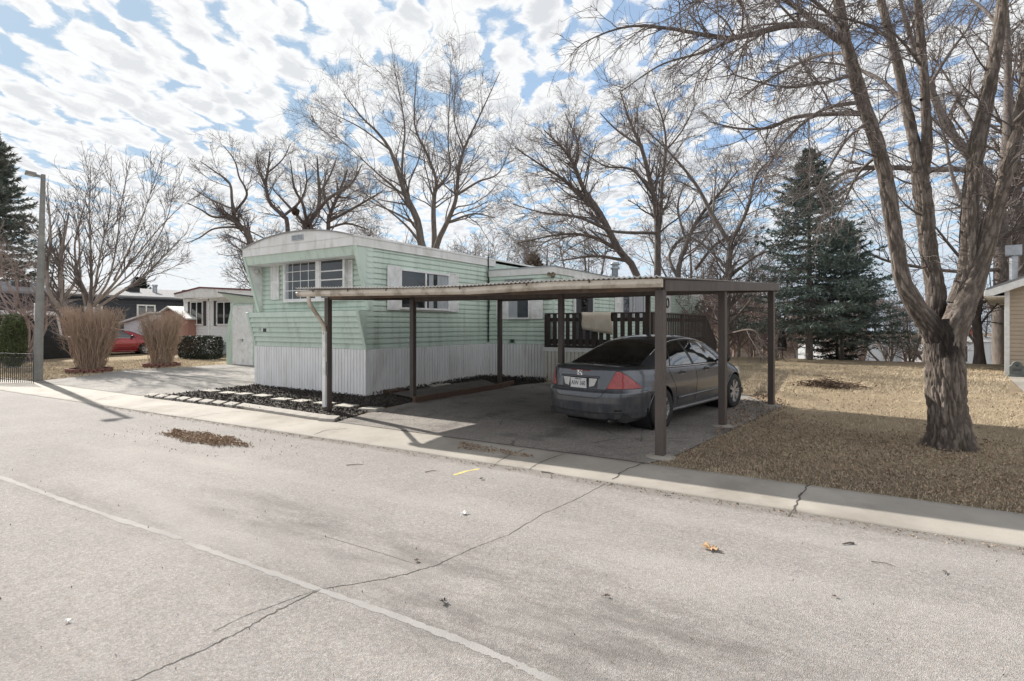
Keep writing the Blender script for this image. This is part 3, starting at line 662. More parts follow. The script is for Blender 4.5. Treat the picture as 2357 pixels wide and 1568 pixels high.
def rail(x, a, e, axis, n, w=.085):
    """a run of railing: cap, lower rail and balusters as parts"""
    P = (lambda s, z: (s, x, z)) if axis == 'x' else (lambda s, z: (x, s, z))
    b = MB(); b.bar(P(a, ZT), P(e, ZT), .14, .035); b.bar(P(a, ZT-.17), P(e, ZT-.17), .04, .10); b.build('top_rail', DECKM, deck, bevel=.004)
    b = MB(); b.bar(P(a, ZD+.11), P(e, ZD+.11), .04, .14); b.build('bottom_rail', DECKM, deck)
    for i in range(n):
        s = a+(e-a)*(i+.5)/n; b = MB(); o = -.035
        q0, q1 = P(s, ZD-.03), P(s, ZT-.02); k = Vector((0, o, 0)) if axis == 'x' else Vector((.035, 0, 0))
        b.bar(Vector(q0)+k, Vector(q1)+k, w if axis == 'x' else .02, .03 if axis == 'x' else w, (0, 1, 0)); b.build('baluster', DECKM, deck)
rail(dy0, dx0+.05, dx1-.05, 'x', 15, .11)
rail(dx1, dy0+.05, dy1, 'y', 32, .075)
for (x, y) in ((dx0+.04, dy0), (dx1, dy0), (dx1, dy1), (dx1, (dy0+dy1)/2), ((dx0+dx1)/2, dy0)):
    b = MB(); b.box(x-.05, x+.05, y-.05+.06, y+.05+.06, .1, ZT-.02); b.build('post', DECKM, deck)
# stair at the far end with a falling handrail
b = MB(); ns = 6
for i in range(ns): b.box(dx1-1.1, dx1, dy1+i*.28, dy1+(i+1)*.28+.02, ZD-.17*(i+1)-.04, ZD-.17*(i+1))
b.build('stair', DECKM, deck)
b = MB(); b.bar((dx1, dy1, ZT), (dx1, dy1+1.7, ZT-.95), .1, .04); b.bar((dx1, dy1, ZT-.16), (dx1, dy1+1.7, ZT-1.11), .04, .09); b.build('stair_rail', DECKM, deck)
for i in range(10):
    s = dy1+.1+i*.165; zt = ZT-.95*(s-dy1)/1.7; b = MB(); b.box(dx1+.02, dx1+.055, s-.04, s+.04, zt-.85, zt-.02); b.build('baluster', DECKM, deck)
def W2(x, y, z):
    c_, s_ = math.cos(HA), math.sin(HA); return Vector((R0.x+c_*x-s_*y, R0.y+s_*x+c_*y, z))
# mat hung over the railing
xa, xb = hit(FR, 1, dy0, 1341, 730)[0], hit(FR, 1, dy0, 1409, 730)[0]
rows = []
for i in range(15):
    s = i/14; x = xa+(xb-xa)*s; zb = ZT-.02-.43-.14*s; w_ = .012*math.sin(i*1.3)
    rows.append([(x+.02, dy0+.085, ZT-.12)]+[(x+.01*math.sin(k), dy0+.075-.15*k/4, ZT+.028+.004*math.sin(i)) for k in range(5)]+[(x+.03*k/6+.02*math.sin(i*.7+k), dy0-.095-.012*math.sin(k*.8+i*.5)-w_*k/6, ZT+.02-(ZT-zb)*k/6) for k in range(1, 7)])
b = MB(); b.grid(rows); t_ = b.build('bath_mat', TOWEL, None, True); t_.location = (R0.x, R0.y, 0); t_.rotation_euler.z = HA
m = t_.modifiers.new('Solid', 'SOLIDIFY'); m.thickness = .018
tag(t_, 'cream towelling mat draped over the dark deck railing', 'mat')
# dark chair and a grill seen between the balusters
def deck_chair(x, y, rz, label):
    p = W2(x, y, ZD); c = empty('patio_chair', p, HA+rz, label, 'chair')
    b = MB(); b.box(-.24, .24, -.24, .24, .40, .44); b.build('seat', BLACKM, c)
    b = MB(); b.box(-.24, .24, .22, .25, .46, .86)
    b.build('backrest', BLACKM, c)
    for sx in (-1, 1):
        for sy in (-1, 1): b = MB(); b.box(sx*.22-.015, sx*.22+.015, sy*.22-.015, sy*.22+.015, 0, .40); b.build('leg', BLACKM, c)
deck_chair(dx0+1.25, dy0+1.0, .4, 'black patio chair standing on the deck behind the railing')
# ------------------------------------------------------------------ carport
POST = dict(A=atg(755, 948), B=atg(950, 920), C=atg(1150, 884), P1=atg(1520, 1052), P2=atg(1663, 981), P3=atg(1775, 934))
gl = ad(680, 670, 10.31); gr = ad(1521, 641, 6.88)
A, B_, C_, P1, P2, P3 = [POST[k] for k in ('A', 'B', 'C', 'P1', 'P2', 'P3')]
Dp = B_+(P2-B_)*.555; Ep = C_+(P3-C_)*.62
Dp = Vector((Dp.x, Dp.y, g(Dp.x, Dp.y))); Ep = Vector((Ep.x, Ep.y, g(Ep.x, Ep.y)))
cp = empty('carport', (P1.x, P1.y, P1.z), 0, 'brown steel carport with corrugated roof and stained cream gutter over the grey car', 'carport'); O = Vector((P1.x, P1.y, P1.z))
fdir = (gr-gl).normalized(); fxy = Vector((fdir.x, fdir.y, 0)).normalized()
zfr = gr.z-.02
BR = ad(1790, 656, (P3-Vector((0, 0, 0))).dot(Vector((-SA, CA, 0)))*1.0)
BR = ad(1790, 653, -SA*P3.x+CA*P3.y+.05)
BL = Vector((C_.x-.4, C_.y+.35, BR.z-.08))
roof_z = lambda p: 0
def post(p, zt, w=.105, ang=None):
    b = MB(); b.box(-w/2, w/2, -w/2, w/2, -.05, zt-p.z); o = b.build('post', BROWN, cp, bevel=.006)
    o.location = p-O; o.rotation_euler.z = ang if ang is not None else math.atan2(fxy.y, fxy.x); return o
aR = math.atan2(P3.y-P1.y, P3.x-P1.x)-math.pi/2
aF = math.atan2(fxy.y, fxy.x)
zq = lambda s: gr.z+(BR.z-gr.z)*s
pa = post(A, gl.z-.1); post(B_, zq(.45)-.1); post(C_, zq(.95)-.12); post(P1, gr.z-.13, .115, aR+.1); post(P2, zq(.5)-.14, .11, aR); post(P3, BR.z-.14, .11, aR); post(Dp, zq(.5)-.12, .10); post(Ep, zq(.95)-.12, .10)
b = MB(); b.box(-.04, .06, -.075, -.055, .72, .98); o = b.build('junction_plate', pm('grey_plate', (.16, .16, .165), (.11, .11, .11), 6, .5), pa)
# beams
def beam(a, e, za, ze, w=.05, h=.14, mat=BROWN, name='beam'):
    b = MB(); b.bar(Vector((a.x, a.y, za))-O, Vector((e.x, e.y, ze))-O, w, h); return b.build(name, mat, cp, bevel=.004)
offs = fxy*.05
beam(P1-fxy*-.04, BR+Vector((0, 0, 0)), gr.z-.075, BR.z-.065, .05, .145)
beam(A, P1, gl.z-.085, gr.z-.095, .05, .10, pm('rusty_fascia_board', (.16, .12, .09), (.09, .065, .05), 5, .7, .1, 20, c3=(.22, .12, .06), scale3=2., amt3=.6))
beam(B_, P2, zq(.45)-.12, zq(.5)-.12, .05, .12); beam(C_, BR, zq(.95)-.12, BR.z-.1, .05, .12)
beam(A, C_, gl.z-.09, zq(.95)-.09, .05, .12)
# corrugated sheet: waves run across the front edge
FL, FRr = gl+Vector((0, 0, .045)), gr+Vector((0, 0, .02)); n = 620; rows = []
for j in range(3):
    s = j/2; row = []
    for i in range(n+1):
        t_ = i/n; p = FL.lerp(FRr, t_).lerp(BL.lerp(BR, t_), s); sag = -.045*math.exp(-((t_-.45)/.25)**2)*(1-s)
        row.append(p+Vector((0, 0, .0095*math.sin(i/n*6.6/.068*2*math.pi)+sag))-O)
    rows.append(row)
b = MB(); b.grid(rows); rf = b.build('roof_sheet', CORR, cp, True); m = rf.modifiers.new('Solid', 'SOLIDIFY'); m.thickness = .006
rim = MB(); back = Vector((-fxy.y, fxy.x, 0))
P0 = [FL.lerp(FRr, i/n)+Vector((0, 0, .0095*math.sin(i/n*6.6/.068*2*math.pi)-.045*math.exp(-((i/n-.45)/.25)**2)+.004))-back*.006-O for i in range(n+1)]
rim.strip([], (0, 0, 0)) if 0 else None
rim.grid([[p+Vector((0, 0, .013)) for p in P0], P0]); rim.build('roof_edge', pm('weathered_white_edge', (.62, .60, .56), (.4, .38, .35), 9, .6), cp)
# K-profile gutter with a sagging joint
prof = [(.0, -.0), (.015, -.005), (.015, -.02), (.0, -.035), (-.0, -.065), (.02, -.09), (.035, -.105), (.10, -.105), (.10, -.0)]
pts = [gl, ad(1085, 664, 8.32*1.041), ad(1092, 664.5, 8.3*1.041), ad(1300, 652.5, 7.63*1.041), gr]
# keep the gutter on the straight front line in plan
pts = [Vector((*(gl+fxy*((p-gl).dot(fxy))).xy, p.z)) for p in pts]
b = MB(); rows = [[p-O+back*x+Vector((0, 0, z)) for x, z in prof] for p in pts]; b.grid(rows); b.quad(*rows[0]); b.quad(*rows[-1]); gu = b.build('gutter', GUTTER, cp)
b = MB()
for k, q in enumerate((.07, .2, .33, .55, .72, .86)):
    i = q*(len(pts)-1); p = gl.lerp(gr, q); z = np.interp((p-gl).dot(fxy), [(x-gl).dot(fxy) for x in pts], [x.z for x in pts]); p = Vector((p.x, p.y, z))-O-back*.004
    b.bar(p+Vector((0, 0, .01)), p+Vector((0, 0, -.03)), .02, .006, back)
b.build('gutter_hanger', pm('dark_rust', (.05, .035, .03), None), gu)
# downspout: outlet, two elbows, leader beside the post
p0 = gl+fxy*.30+back*.05+Vector((0, 0, -.10)); pb = A-back*.07-fxy*.02; pb.z = 1.75
w_ = [p0, p0+Vector((0, 0, -.10)), p0+fxy*.03+Vector((0, 0, -.15)), pb.lerp(p0, .2)+Vector((0, 0, -.04)), pb, pb+Vector((0, 0, -.08))]
w_ = [p0, p0+Vector((0, 0, -.09)), p0.lerp(pb, .10)+Vector((0, 0, -.11)), p0.lerp(pb, .9)+Vector((0, 0, -.02)), Vector((pb.x, pb.y, pb.z-.10)), Vector((pb.x, pb.y, pb.z-.16))]
b = MB(); b.tube([p-O for p in w_], .038, 10); b.build('downspout_elbow', GUTTER, cp, True)
b = MB(); pl = Vector((pb.x, pb.y, A.z+.10)); b.bar(pl-O, Vector((pb.x, pb.y, pb.z-.10))-O, .075, .06, back); b.build('downspout', WHITE, cp, bevel=.008)
for q_ in (P2, P3, P1):
    b = MB(); c_ = q_-O; b.lathe([(0, .03), (.13, .026), (.19, .012), (.21, -.02)], 14, (c_.x, c_.y, c_.z)); b.build('footing', CONC, cp, True)
b = MB(); q = BR.lerp(C_+Vector((0, 0, BR.z-C_.z)), .01); b.box(-.02, .02, -.02, .02, 0, .02)
# ------------------------------------------------------------------ saloon car
def carpaint(name, c, c2, dirt=.5):
    m = bpy.data.materials.new(name); m.use_nodes = True; t = NT(m.node_tree); b = t.n['Principled BSDF']
    P = t.add('ShaderNodeTexCoord').outputs['Object']; sp = t.add('ShaderNodeSeparateXYZ', None, Vector=P)
    col = t.mix(t.noise(P, 300., 2.), c, c2)
    d = t.ramp(t.noise(t.mapping(P, (1, 1, .35)), 9., 7., .75), [(.42, 0.), (.68, 1.)])
    low = t.add('ShaderNodeMapRange', None, Value=sp.outputs[2], From_Min=.2, From_Max=1.0, To_Min=1., To_Max=.12).outputs[0]
    f = t.math('MULTIPLY', t.math('MULTIPLY', d, low), dirt, clamp=True)
    col = t.mix(f, col, (.20, .185, .17)); t.set(b, 'Base Color', col)
    t.set(b, 'Metallic', t.math('MULTIPLY', t.math('SUBTRACT', 1., f), .55)); t.set(b, 'Roughness', t.math('ADD', .32, t.math('MULTIPLY', f, .45)))
    b.inputs['Coat Weight'].default_value = .8; t.set(b, 'Coat Roughness', t.math('ADD', .06, t.math('MULTIPLY', f, .5))); return m
PAINT = carpaint('graphite_car_paint', (.064, .070, .083), (.095, .103, .118), .5)
PAINTR = carpaint('red_car_paint', (.26, .012, .022), (.32, .02, .03), .15)
TYRE = pm('tyre_rubber', (.018, .018, .018), (.03, .028, .027), 9, .85, .1, 60)
ALLOY = pm('silver_alloy', (.50, .50, .51), (.40, .40, .41), 6, .3, metal=.75)
CHROME = pm('bright_chrome', (.75, .75, .76), None, rough=.12, metal=1.)
LAMPR = pm('red_lamp_lens', (.24, .006, .008), (.40, .022, .022), 55, .12, .3, 130, coat=.8, lo=.42, hi=.58, c3=(.70, .14, .10), scale3=8., amt3=.25)
LAMPW = pm('clear_lamp_lens', (.55, .53, .50), (.45, .43, .41), 20, .15, coat=.6)
CGLASS = pm('car_window_glass', (.010, .012, .013), None, rough=.02, spec=1., coat=1.)
CL = 4.86
LEV = [  # z, rear x, front x, half width
    (.20, .16, 4.66, .78), (.235, .08, 4.78, .835), (.34, .028, 4.84, .872), (.47, .002, 4.86, .888), (.58, .000, 4.86, .900), (.635, .010, 4.85, .905),
    (.665, .040, 4.82, .905), (.70, .066, 4.80, .904), (.80, .084, 4.70, .898), (.90, .100, 4.56, .884), (.965, .112, 4.46, .866), (1.0, .150, 4.40, .835)]
LZ = np.array([l[0] for l in LEV]); LXR = np.array([l[1] for l in LEV]); LXF = np.array([l[2] for l in LEV]); LW = np.array([l[3] for l in LEV])
def ztop(x): return float(np.interp(x, [0, .15, .35, .7, 1.2, 2., 3., 3.6, 4.0, 4.3, 4.6, 4.86], [1.0, 1.01, 1.015, 1.0, .975, .95, .93, .90, .855, .79, .70, .62]))
def zmap(z, x): return z if z < .64 else .64+(z-.64)*(ztop(x)-.64)/.36
AR, NR, AF, NF = 1.05, 3.1, 1.30, 2.6
def outline(z, n=(20, 70, 20)):
    """right-hand half outline at level z: list of (x, y>0)"""
    xr, xf, w = np.interp(z, LZ, LXR), np.interp(z, LZ, LXF), np.interp(z, LZ, LW); P = []
    for i in range(n[0]): q = math.pi/2*i/n[0]; P.append((xr+AR*(1-math.cos(q)**(2/NR)), w*math.sin(q)**(2/NR)))
    for i in range(n[1]): P.append((xr+AR+(xf-AF-xr-AR)*i/n[1], w))
    for i in range(n[2]+1): q = math.pi/2*(1-i/n[2]); P.append((xf-AF*(1-max(math.cos(q), 0)**(2/NF)), w*math.sin(q)**(2/NF)))
    return P
def ysurf(x, z):
    xr, xf, w = np.interp(z, LZ, LXR), np.interp(z, LZ, LXF), np.interp(z, LZ, LW)
    if x < xr+AR: return w*max(0, 1-max(0, 1-(x-xr)/AR)**NR)**(1/NR)
    if x > xf-AF: return w*max(0, 1-max(0, 1-(xf-x)/AF)**NF)**(1/NF)
    return w
def xrear(y, z):
    xr, w = np.interp(z, LZ, LXR), np.interp(z, LZ, LW); return xr+AR*(1-max(0, 1-(min(abs(y)/w, 1))**NR)**(1/NR))
def phi_pt(phi, z, off=0.):
    xr, w = np.interp(z, LZ, LXR), np.interp(z, LZ, LW); q = math.radians(phi)
    f = lambda q: (xr+AR*(1-math.cos(q)**(2/NR)), w*math.sin(q)**(2/NR))
    x, y = f(q); x2, y2 = f(q+.01); tx, ty = x2-x, y2-y; l = math.hypot(tx, ty)
    return (x-ty/l*off, y+tx/l*off, zmap(z, x))
RAX, FAX, RW, RARCH = 1.08, 3.82, .325, .372
def crown(x): return float(np.interp(x, [0, .2, .7, 3.4, 3.8, 4.4, 4.86], [.0, .03, .035, .06, .075, .06, .03]))
# cabin
ZC = ([.62, .80, 1.0, 1.3, 1.6, 1.9, 2.2, 2.5, 2.8, 3.1, 3.4, 3.70, 3.86], [.985, 1.075, 1.165, 1.29, 1.385, 1.438, 1.457, 1.452, 1.420, 1.335, 1.205, 1.045, .945])
def zc(x): return float(np.interp(x, *ZC))
def cab(x, r):
    """cabin surface, right half: r 0..1 belt to roof rail, 1..2 rail to centre line"""
    top = zc(x); zb = ztop(x)-.012; wb = np.interp(x, [.6, 1.2, 2.2, 3.2, 3.9], [.775, .835, .85, .83, .74])
    wr = np.interp(x, [.6, .9, 1.4, 2.2, 2.9, 3.4, 3.9], [.70, .66, .585, .565, .585, .655, .72]); drop = np.interp(x, [.62, 1.2, 2.2, 3.0, 3.86], [.03, .065, .075, .07, .03])
    zr = max(top-drop, zb)
    if r <= 1:
        k = r; y = wb+(wr-wb)*k; z = zb+(zr-zb)*k; y += .025*math.sin(math.pi*k)*min(1, (zr-zb)/.3); return Vector((x, y, z))
    k = r-1; q = k*math.pi/2
    return Vector((x, wr*math.cos(q)**.85 if k < 1 else 0, zr+(top-zr)*math.sin(q)**1.15))
def cab_n(x, r, off):
    e = .01; p = cab(x, r); a = cab(min(x+e, 3.85), r)-cab(max(x-e, .63), r); b_ = cab(x, min(r+e, 2))-cab(x, max(r-e, 0)); n = a.cross(b_)
    if n.length < 1e-9: return p
    n.normalize()
    if n.y+n.z*1.5 < 0: n = -n
    return p+n*off
def patch(mb, f, ni, nj, mirror):
    """f(i/ni, j/nj) -> point on the right half; mirror 1 right, -1 left"""
    mb.grid([[(p[0], -p[1]*mirror, p[2]) for p in [f(i/ni, j/nj) for j in range(nj+1)]] for i in range(ni+1)])
def make_car(label, paint, loc, heading, pitch, plate=True, detail=True):
    car = empty('parked_car', loc, heading, label, 'car', ry=pitch)
    # lower body
    zs = sorted(set(list(LZ)+list(np.linspace(.2, 1., 34)))); rows = [outline(z) for z in zs]; n = len(rows[0])
    b = MB(); V = [[Vector((x, y, zmap(z, x))) for (x, y) in r] for z, r in zip(zs, rows)]
    top = V[-1]
    for k in range(1, 9):
        q = 1-k/8; V.append([Vector((p.x+(0 if 3 < i < n-4 else 0), p.y*q, p.z+crown(p.x)*(1-q*q)*min(1, p.y/.5))) for i, p in enumerate(top)])
    for sgn in (1, -1):
        P = [[(p.x, -p.y*sgn, p.z) for p in row] for row in V]; m_ = n; base = len(b.v); keep = []
        for j in range(len(P)-1):
            for i in range(n-1):
                cx = (P[j][i][0]+P[j][i+1][0]+P[j+1][i][0]+P[j+1][i+1][0])/4; cz = (P[j][i][2]+P[j+1][i][2])/2
                if j < len(zs)-1 and min(math.hypot(cx-RAX, cz-RW), math.hypot(cx-FAX, cz-RW)) < RARCH: continue
                keep.append((j*n+i, j*n+i+1, (j+1)*n+i+1, (j+1)*n+i))
        flat = [list(p) for row in P for p in row]
        for f in keep:  # pull the rim of the wheel opening onto a true circle
            for k in f:
                for ax in (RAX, FAX):
                    d = math.hypot(flat[k][0]-ax, flat[k][2]-RW)
                    if d < RARCH+.001 and k < len(zs)*n: s = RARCH/max(d, .01); flat[k][0] = ax+(flat[k][0]-ax)*s; flat[k][2] = RW+(flat[k][2]-RW)*s
        b.add(flat, keep)
    import bmesh
    me = b.mesh('body'); bm = bmesh.new(); bm.from_mesh(me); bmesh.ops.remove_doubles(bm, verts=bm.verts, dist=.0006); bmesh.ops.recalc_face_normals(bm, faces=bm.faces); bm.to_mesh(me); bm.free()
    link('body', me, paint, car, True)
    b = MB(); xs = list(np.linspace(.62, 3.86, 66)); rs = list(np.linspace(0, 1, 9))+list(1+np.linspace(.08, 1, 12))
    for sgn in (1, -1): b.grid([[(p.x, -p.y*sgn, p.z) for p in [cab(x, r) for r in rs]] for x in xs])
    me = b.mesh('roof'); bm = bmesh.new(); bm.from_mesh(me); bmesh.ops.remove_doubles(bm, verts=bm.verts, dist=.0006); bmesh.ops.recalc_face_normals(bm, faces=bm.faces); bm.to_mesh(me); bm.free()
    link('roof', me, paint, car, True)
    # underside and wheel wells
    b = MB(); b.box(.25, 4.6, -.74, .74, .19, .30); b.box(1.5, 3.38, -.80, .80, .21, .5)
    for ax in (RAX, FAX):
        for s in (1, -1): b.lathe([(RARCH+.01, .45*s), (RARCH+.012, .86*s)], 32, (ax, 0, RW), 'y'); b.lathe([(0, .5*s), (RARCH+.01, .5*s)], 32, (ax, 0, RW), 'y')
    b.build('underbody', BLACKM, car)
    # glass
    def rear_w(u, v_):
        r = 1.10+.90*v_; x0 = .70+.03*(1-v_)**2; x1 = 1.52-.10*(1-v_)**1.5; return cab_n(x0+(x1-x0)*u, r, .004)
    def front_w(u, v_): r = 1.10+.90*v_; return cab_n(2.72+.12*(1-v_)+(3.74-2.72)*u, r, .004)
    for nm, f in (('rear_window', rear_w), ('windscreen', front_w)):
        b = MB(); patch(b, f, 24, 12, 1); patch(b, f, 24, 12, -1); b.build(nm, CGLASS, car, True)
    def side(xa0, xa1, xb0, xb1):
        return lambda u, v_: cab_n((xa0+(xa1-xa0)*v_)*(1-u)+(xb0+(xb1-xb0)*v_)*u, .06+.86*v_, .004)
    for s in (1, -1):
        b = MB(); patch(b, lambda u, v_: cab_n((1.10+.52*v_)*(1-u)+(3.44-.58*v_)*u, -.0+.97*v_, .0025), 40, 10, s); b.build('window_surround', BLACKM, car, True)
        for f in (side(1.17, 1.60, 1.40, 1.66), side(1.44, 1.70, 2.16, 2.10), side(2.25, 2.19, 3.32, 2.86)):
            b = MB(); patch(b, f, 20, 10, s); b.build('side_window', CGLASS, car, True)
        b = MB(); b.tube([(x, -s*(cab(x, .0).y+.012), cab(x, 0).z+.006) for x in np.linspace(1.0, 3.45, 24)], .008, 6); b.build('chrome_strip', CHROME, car, True)
        b = MB(); b.tube([(x, -s*(cab(x, 1.).y+.004), cab(x, 1.).z+.004) for x in np.linspace(1.15, 3.1, 26)], .007, 6); b.build('roof_moulding', CHROME if detail else BLACKM, car, True)
        # seams of doors, lid and bumper
        def seam(pts, nm, w_=.006, mat=BLACKM):
            b = MB(); L = []
            for k in range(len(pts)-1):
                for q in range(8): t_ = q/8; x, z = pts[k][0]*(1-t_)+pts[k+1][0]*t_, pts[k][1]*(1-t_)+pts[k+1][1]*t_; L.append((x, -s*(ysurf(x, z)+.001), zmap(z, x)))
            b.tube(L, w_*.5, 4); b.build(nm, mat, car)
        seam([(2.24, .96), (2.24, .6), (2.22, .3)], 'door_seam'); seam([(3.36, .96), (3.42, .6), (3.36, .3)], 'door_seam'); seam([(1.30, .97), (1.36, .85), (1.50, .62), (1.60, .30)], 'door_seam')
        seam([(2.22, .3), (3.36, .3)], 'door_seam'); seam([(1.6, .3), (2.22, .3)], 'door_seam')
        seam([(.50, .655), (.62, .66), (.74, .60), (.76, .5)], 'bumper_seam')
        b = MB(); L0 = [(x, -s*(ysurf(x, .46)+.012), .44+.02*(x-1.5)/2) for x in np.linspace(1.58, 3.3, 20)]; b.tube(L0, .018, 6); b.build('side_moulding', paint, car, True)
        b = MB(); L0 = [(x, -s*(ysurf(x, .25)+.006), .25) for x in np.linspace(1.45, 3.45, 20)]; b.tube(L0, .03, 8); b.build('sill', paint, car, True)
        for x in (1.62, 2.52):
            b = MB(); z = .845; y = ysurf(x, z)
            b.tube([(x, -s*(y+.0), z), (x+.03, -s*(y+.03), z+.002), (x+.16, -s*(y+.03), z+.006), (x+.19, -s*y, z+.008)], [.012, .014, .014, .012], 8); b.lathe([(0, 0), (.04, .0), (.05, .002)], 14, (x+.1, -s*(y+.003), z), 'y'); b.build('door_handle', paint if x > 9 else BLACKM if False else paint, car, True)
        # wheel arch lips
        for ax in (RAX, FAX):
            b = MB(); L0 = []
            for q in np.linspace(-.15, math.pi+.15, 30):
                x, z = ax+RARCH*math.cos(q), RW+RARCH*math.sin(q)
                if z > .2: L0.append((x, -s*(ysurf(x, z)+.002), z))
            b.tube(L0, .011, 6); b.build('wheel_arch', paint, car, True)
            w_ = bpy.data.objects.new('wheel', None)
            b = MB(); b.lathe([(.215, -.095), (.30, -.11), (.322, -.085), (RW, -.05), (RW, .05), (.322, .085), (.30, .11), (.215, .095)], 40, (0, 0, 0), 'y')
            for q in np.arange(-.06, .07, .03): b.lathe([(RW+.001, q), (RW-.004, q+.006), (RW+.001, q+.012)], 40, (0, 0, 0), 'y')
            wo = b.build('wheel', TYRE, car, True); wo.location = (ax, -s*.80, RW)
            b = MB(); b.lathe([(.222, s*-.10), (.222, s*-.085), (.205, s*-.08), (.195, s*-.05), (.195, s*.08)], 40, (0, 0, 0), 'y'); b.lathe([(0, s*-.085), (.035, s*-.088), (.055, s*-.075), (.06, s*-.03)], 20, (0, 0, 0), 'y')
            for k in range(7):
                q = k*2*math.pi/7
                for dq in (-.11, .11): b.bar((.04*math.cos(q+dq*2.2), s*-.075, .04*math.sin(q+dq*2.2)), (.205*math.cos(q+dq), s*-.086, .205*math.sin(q+dq)), .026, .026, (0, 1, 0))
            b.build('rim', ALLOY, wo, True if False else False, bevel=.003)
            b = MB(); b.lathe([(0, s*-.02), (.19, s*-.02)], 24, (0, 0, 0), 'y'); b.build('brake_disc', pm('brake_iron', (.09, .08, .075), None, rough=.5, metal=.5) if 'brake_iron' not in MATS else MATS['brake_iron'], wo)
        # mirror
        b = MB(); c_ = Vector((3.22, -s*.96, 1.0)); rows = []
        for i in range(9):
            q = -1+2*i/8; r_ = math.sqrt(max(1-q**4, 0)); rows.append([(c_.x+.055*math.cos(a)*r_, c_.y+.115*q, c_.z+.075*math.sin(a)*r_) for a in np.linspace(0, 6.283, 15)])
        b.grid(rows); b.bar((3.24, -s*.80, .955), (3.23, -s*.92, .975), .05, .03); b.build('mirror', BLACKM, car, True)
        # tail and head lamps
        def tl(u, v_):
            phi = 23+42*u; zt_ = np.interp(phi, [23, 33.5, 40, 50, 59, 65], [.715, .955, .935, .86, .775, .72]); return phi_pt(phi, .70+(zt_-.70)*v_, .007)
        b = MB(); patch(b, tl, 30, 8, s); b.build('tail_lamp', LAMPR, car, True)
        def tb(u, v_):
            phi = 22.2+43.6*u; zt_ = np.interp(phi, [22.2, 33.5, 40, 50, 59, 65.8], [.705, .966, .946, .871, .786, .715]); return phi_pt(phi, .692+(zt_-.692)*v_, .004)
        b = MB(); patch(b, tb, 30, 8, s); b.build('lamp_gasket', BLACKM, car, True)
        def hl(u, v_): x = 4.02+.62*u; z = .60+.03*(1-u)+(.10+.03*u)*v_; return (x, ysurf(x, z)+.006, z+.02*(1-u))
        b = MB(); patch(b, hl, 14, 5, s); b.build('head_lamp', LAMPW, car, True)
    # boot lid: seam, ledge, plate niche, plate, lamps, emblem, high brake light
    def rearline(pts, nm, w_, mat, off=.001):
        b = MB(); L = []
        for k in range(len(pts)-1):
            for q in range(8): t_ = q/8; y, z = pts[k][0]*(1-t_)+pts[k+1][0]*t_, pts[k][1]*(1-t_)+pts[k+1][1]*t_; L.append((xrear(y, z)-off, -y, z))
        b.tube(L, w_, 5); b.build(nm, mat, car, True)
    rearline([(-.62, .955), (-.50, .72), (-.44, .585), (-.36, .555), (.36, .555), (.44, .585), (.50, .72), (.62, .955)], 'boot_seam', .004, BLACKM)
    rearline([(-.52, .665), (0, .675), (.52, .665)], 'lid_fold', .006, paint)
    rearline([(-.66, .985), (-.3, .993), (0, .995), (.3, .993), (.66, .985)], 'lid_lip', .014, paint, -.012)
    rearline([(-.80, .335), (0, .325), (.80, .335)], 'bumper_fold', .008, BLACKM)
    if detail:
        def rpatch(y0, y1, z0, z1, off, nm, mat, sk=0., par=car):
            b = MB(); b.grid([[(xrear(y, z0+(z1-z0)*j/4)-off, -y-sk*(j/4), z0+(z1-z0)*j/4) for j in range(5)] for y in np.linspace(y0, y1, 9)]); return b.build(nm, mat, par, True)
        rpatch(-.34, .34, .70, .855, .003, 'plate_niche', pm('dark_niche', (.03, .032, .037), None, rough=.4))
        b = MB(); b.tube([(xrear(y, .87)-.012, -y, .868) for y in np.linspace(-.36, .36, 12)], .016, 8); b.build('plate_garnish', paint, car, True)
        for s in (1, -1):
            b = MB(); b.quad(*[(xrear(y, z)-.006, -s*y, z) for y, z in ((.185, .845), (.33, .845), (.285, .735), (.20, .715))]); b.build('reverse_lamp', LAMPW, car)
        b = MB(); xp = .066; b.box(xp-.012, xp-.004, -.155, .155, .69, .845); pl = b.build('licence_plate', pm('plate_white', (.66, .66, .66), (.58, .58, .58), 9, .4), car, bevel=.003)
        PB = pm('plate_black_print', (.02, .02, .03), None)
        for txt, sz, zz in (('AIW 360', .098, .762), ('NEBRASKA', .030, .828)):
            me = text_mesh(txt, sz); o = link('plate_lettering', me, PB, pl); o.rotation_euler = (math.pi/2, 0, -math.pi/2); o.location = (xp-.0135, 0, zz); o.scale = (.74 if sz > .05 else .9, 1, 1)
        b = MB(); e = [(-.038, .035), (-.045, -.034)]; X = xrear(0, .925)-.006
        P_ = lambda y, z: (X, -y, .925+z)
        for s in (1, -1): b.tube([P_(s*.030, .036), P_(s*.020, 0), P_(s*.031, -.036)], .006, 6); b.tube([P_(s*.052, .036), P_(s*.044, -.036)], .004, 6)
        b.bar(P_(-.02, 0), P_(.02, 0), .01, .012); b.tube([P_(-.052, .036), P_(.052, .036)], .004, 6); b.tube([P_(-.044, -.036), P_(.044, -.036)], .004, 6); b.build('lid_emblem', CHROME, car)
        rpatch(-.19, .19, .955, .975, .006, 'brake_light', pm('dark_red_lens', (.16, .012, .012), None, rough=.2))
        b = MB(); b.tube([(.10, -.52, .205), (.42, -.52, .20)], .036, 14, False); b.tube([(.11, -.52, .205), (.42, -.52, .20)], .030, 14); b.build('exhaust_pipe', pm('sooty_steel', (.12, .115, .11), (.05, .045, .04), 9, .4, metal=.7), car, True)
        # headrests and parcel shelf seen through the back glass are too dark to show; rear reflectors are
        for s in (1, -1):
            b = MB(); b.grid([[phi_pt(f, z, .005)[:1]+(-s*phi_pt(f, z, .005)[1], z) for z in (.36, .385)] for f in np.linspace(34, 44, 6)]); b.build('reflector', BLACKM, car)
    return car
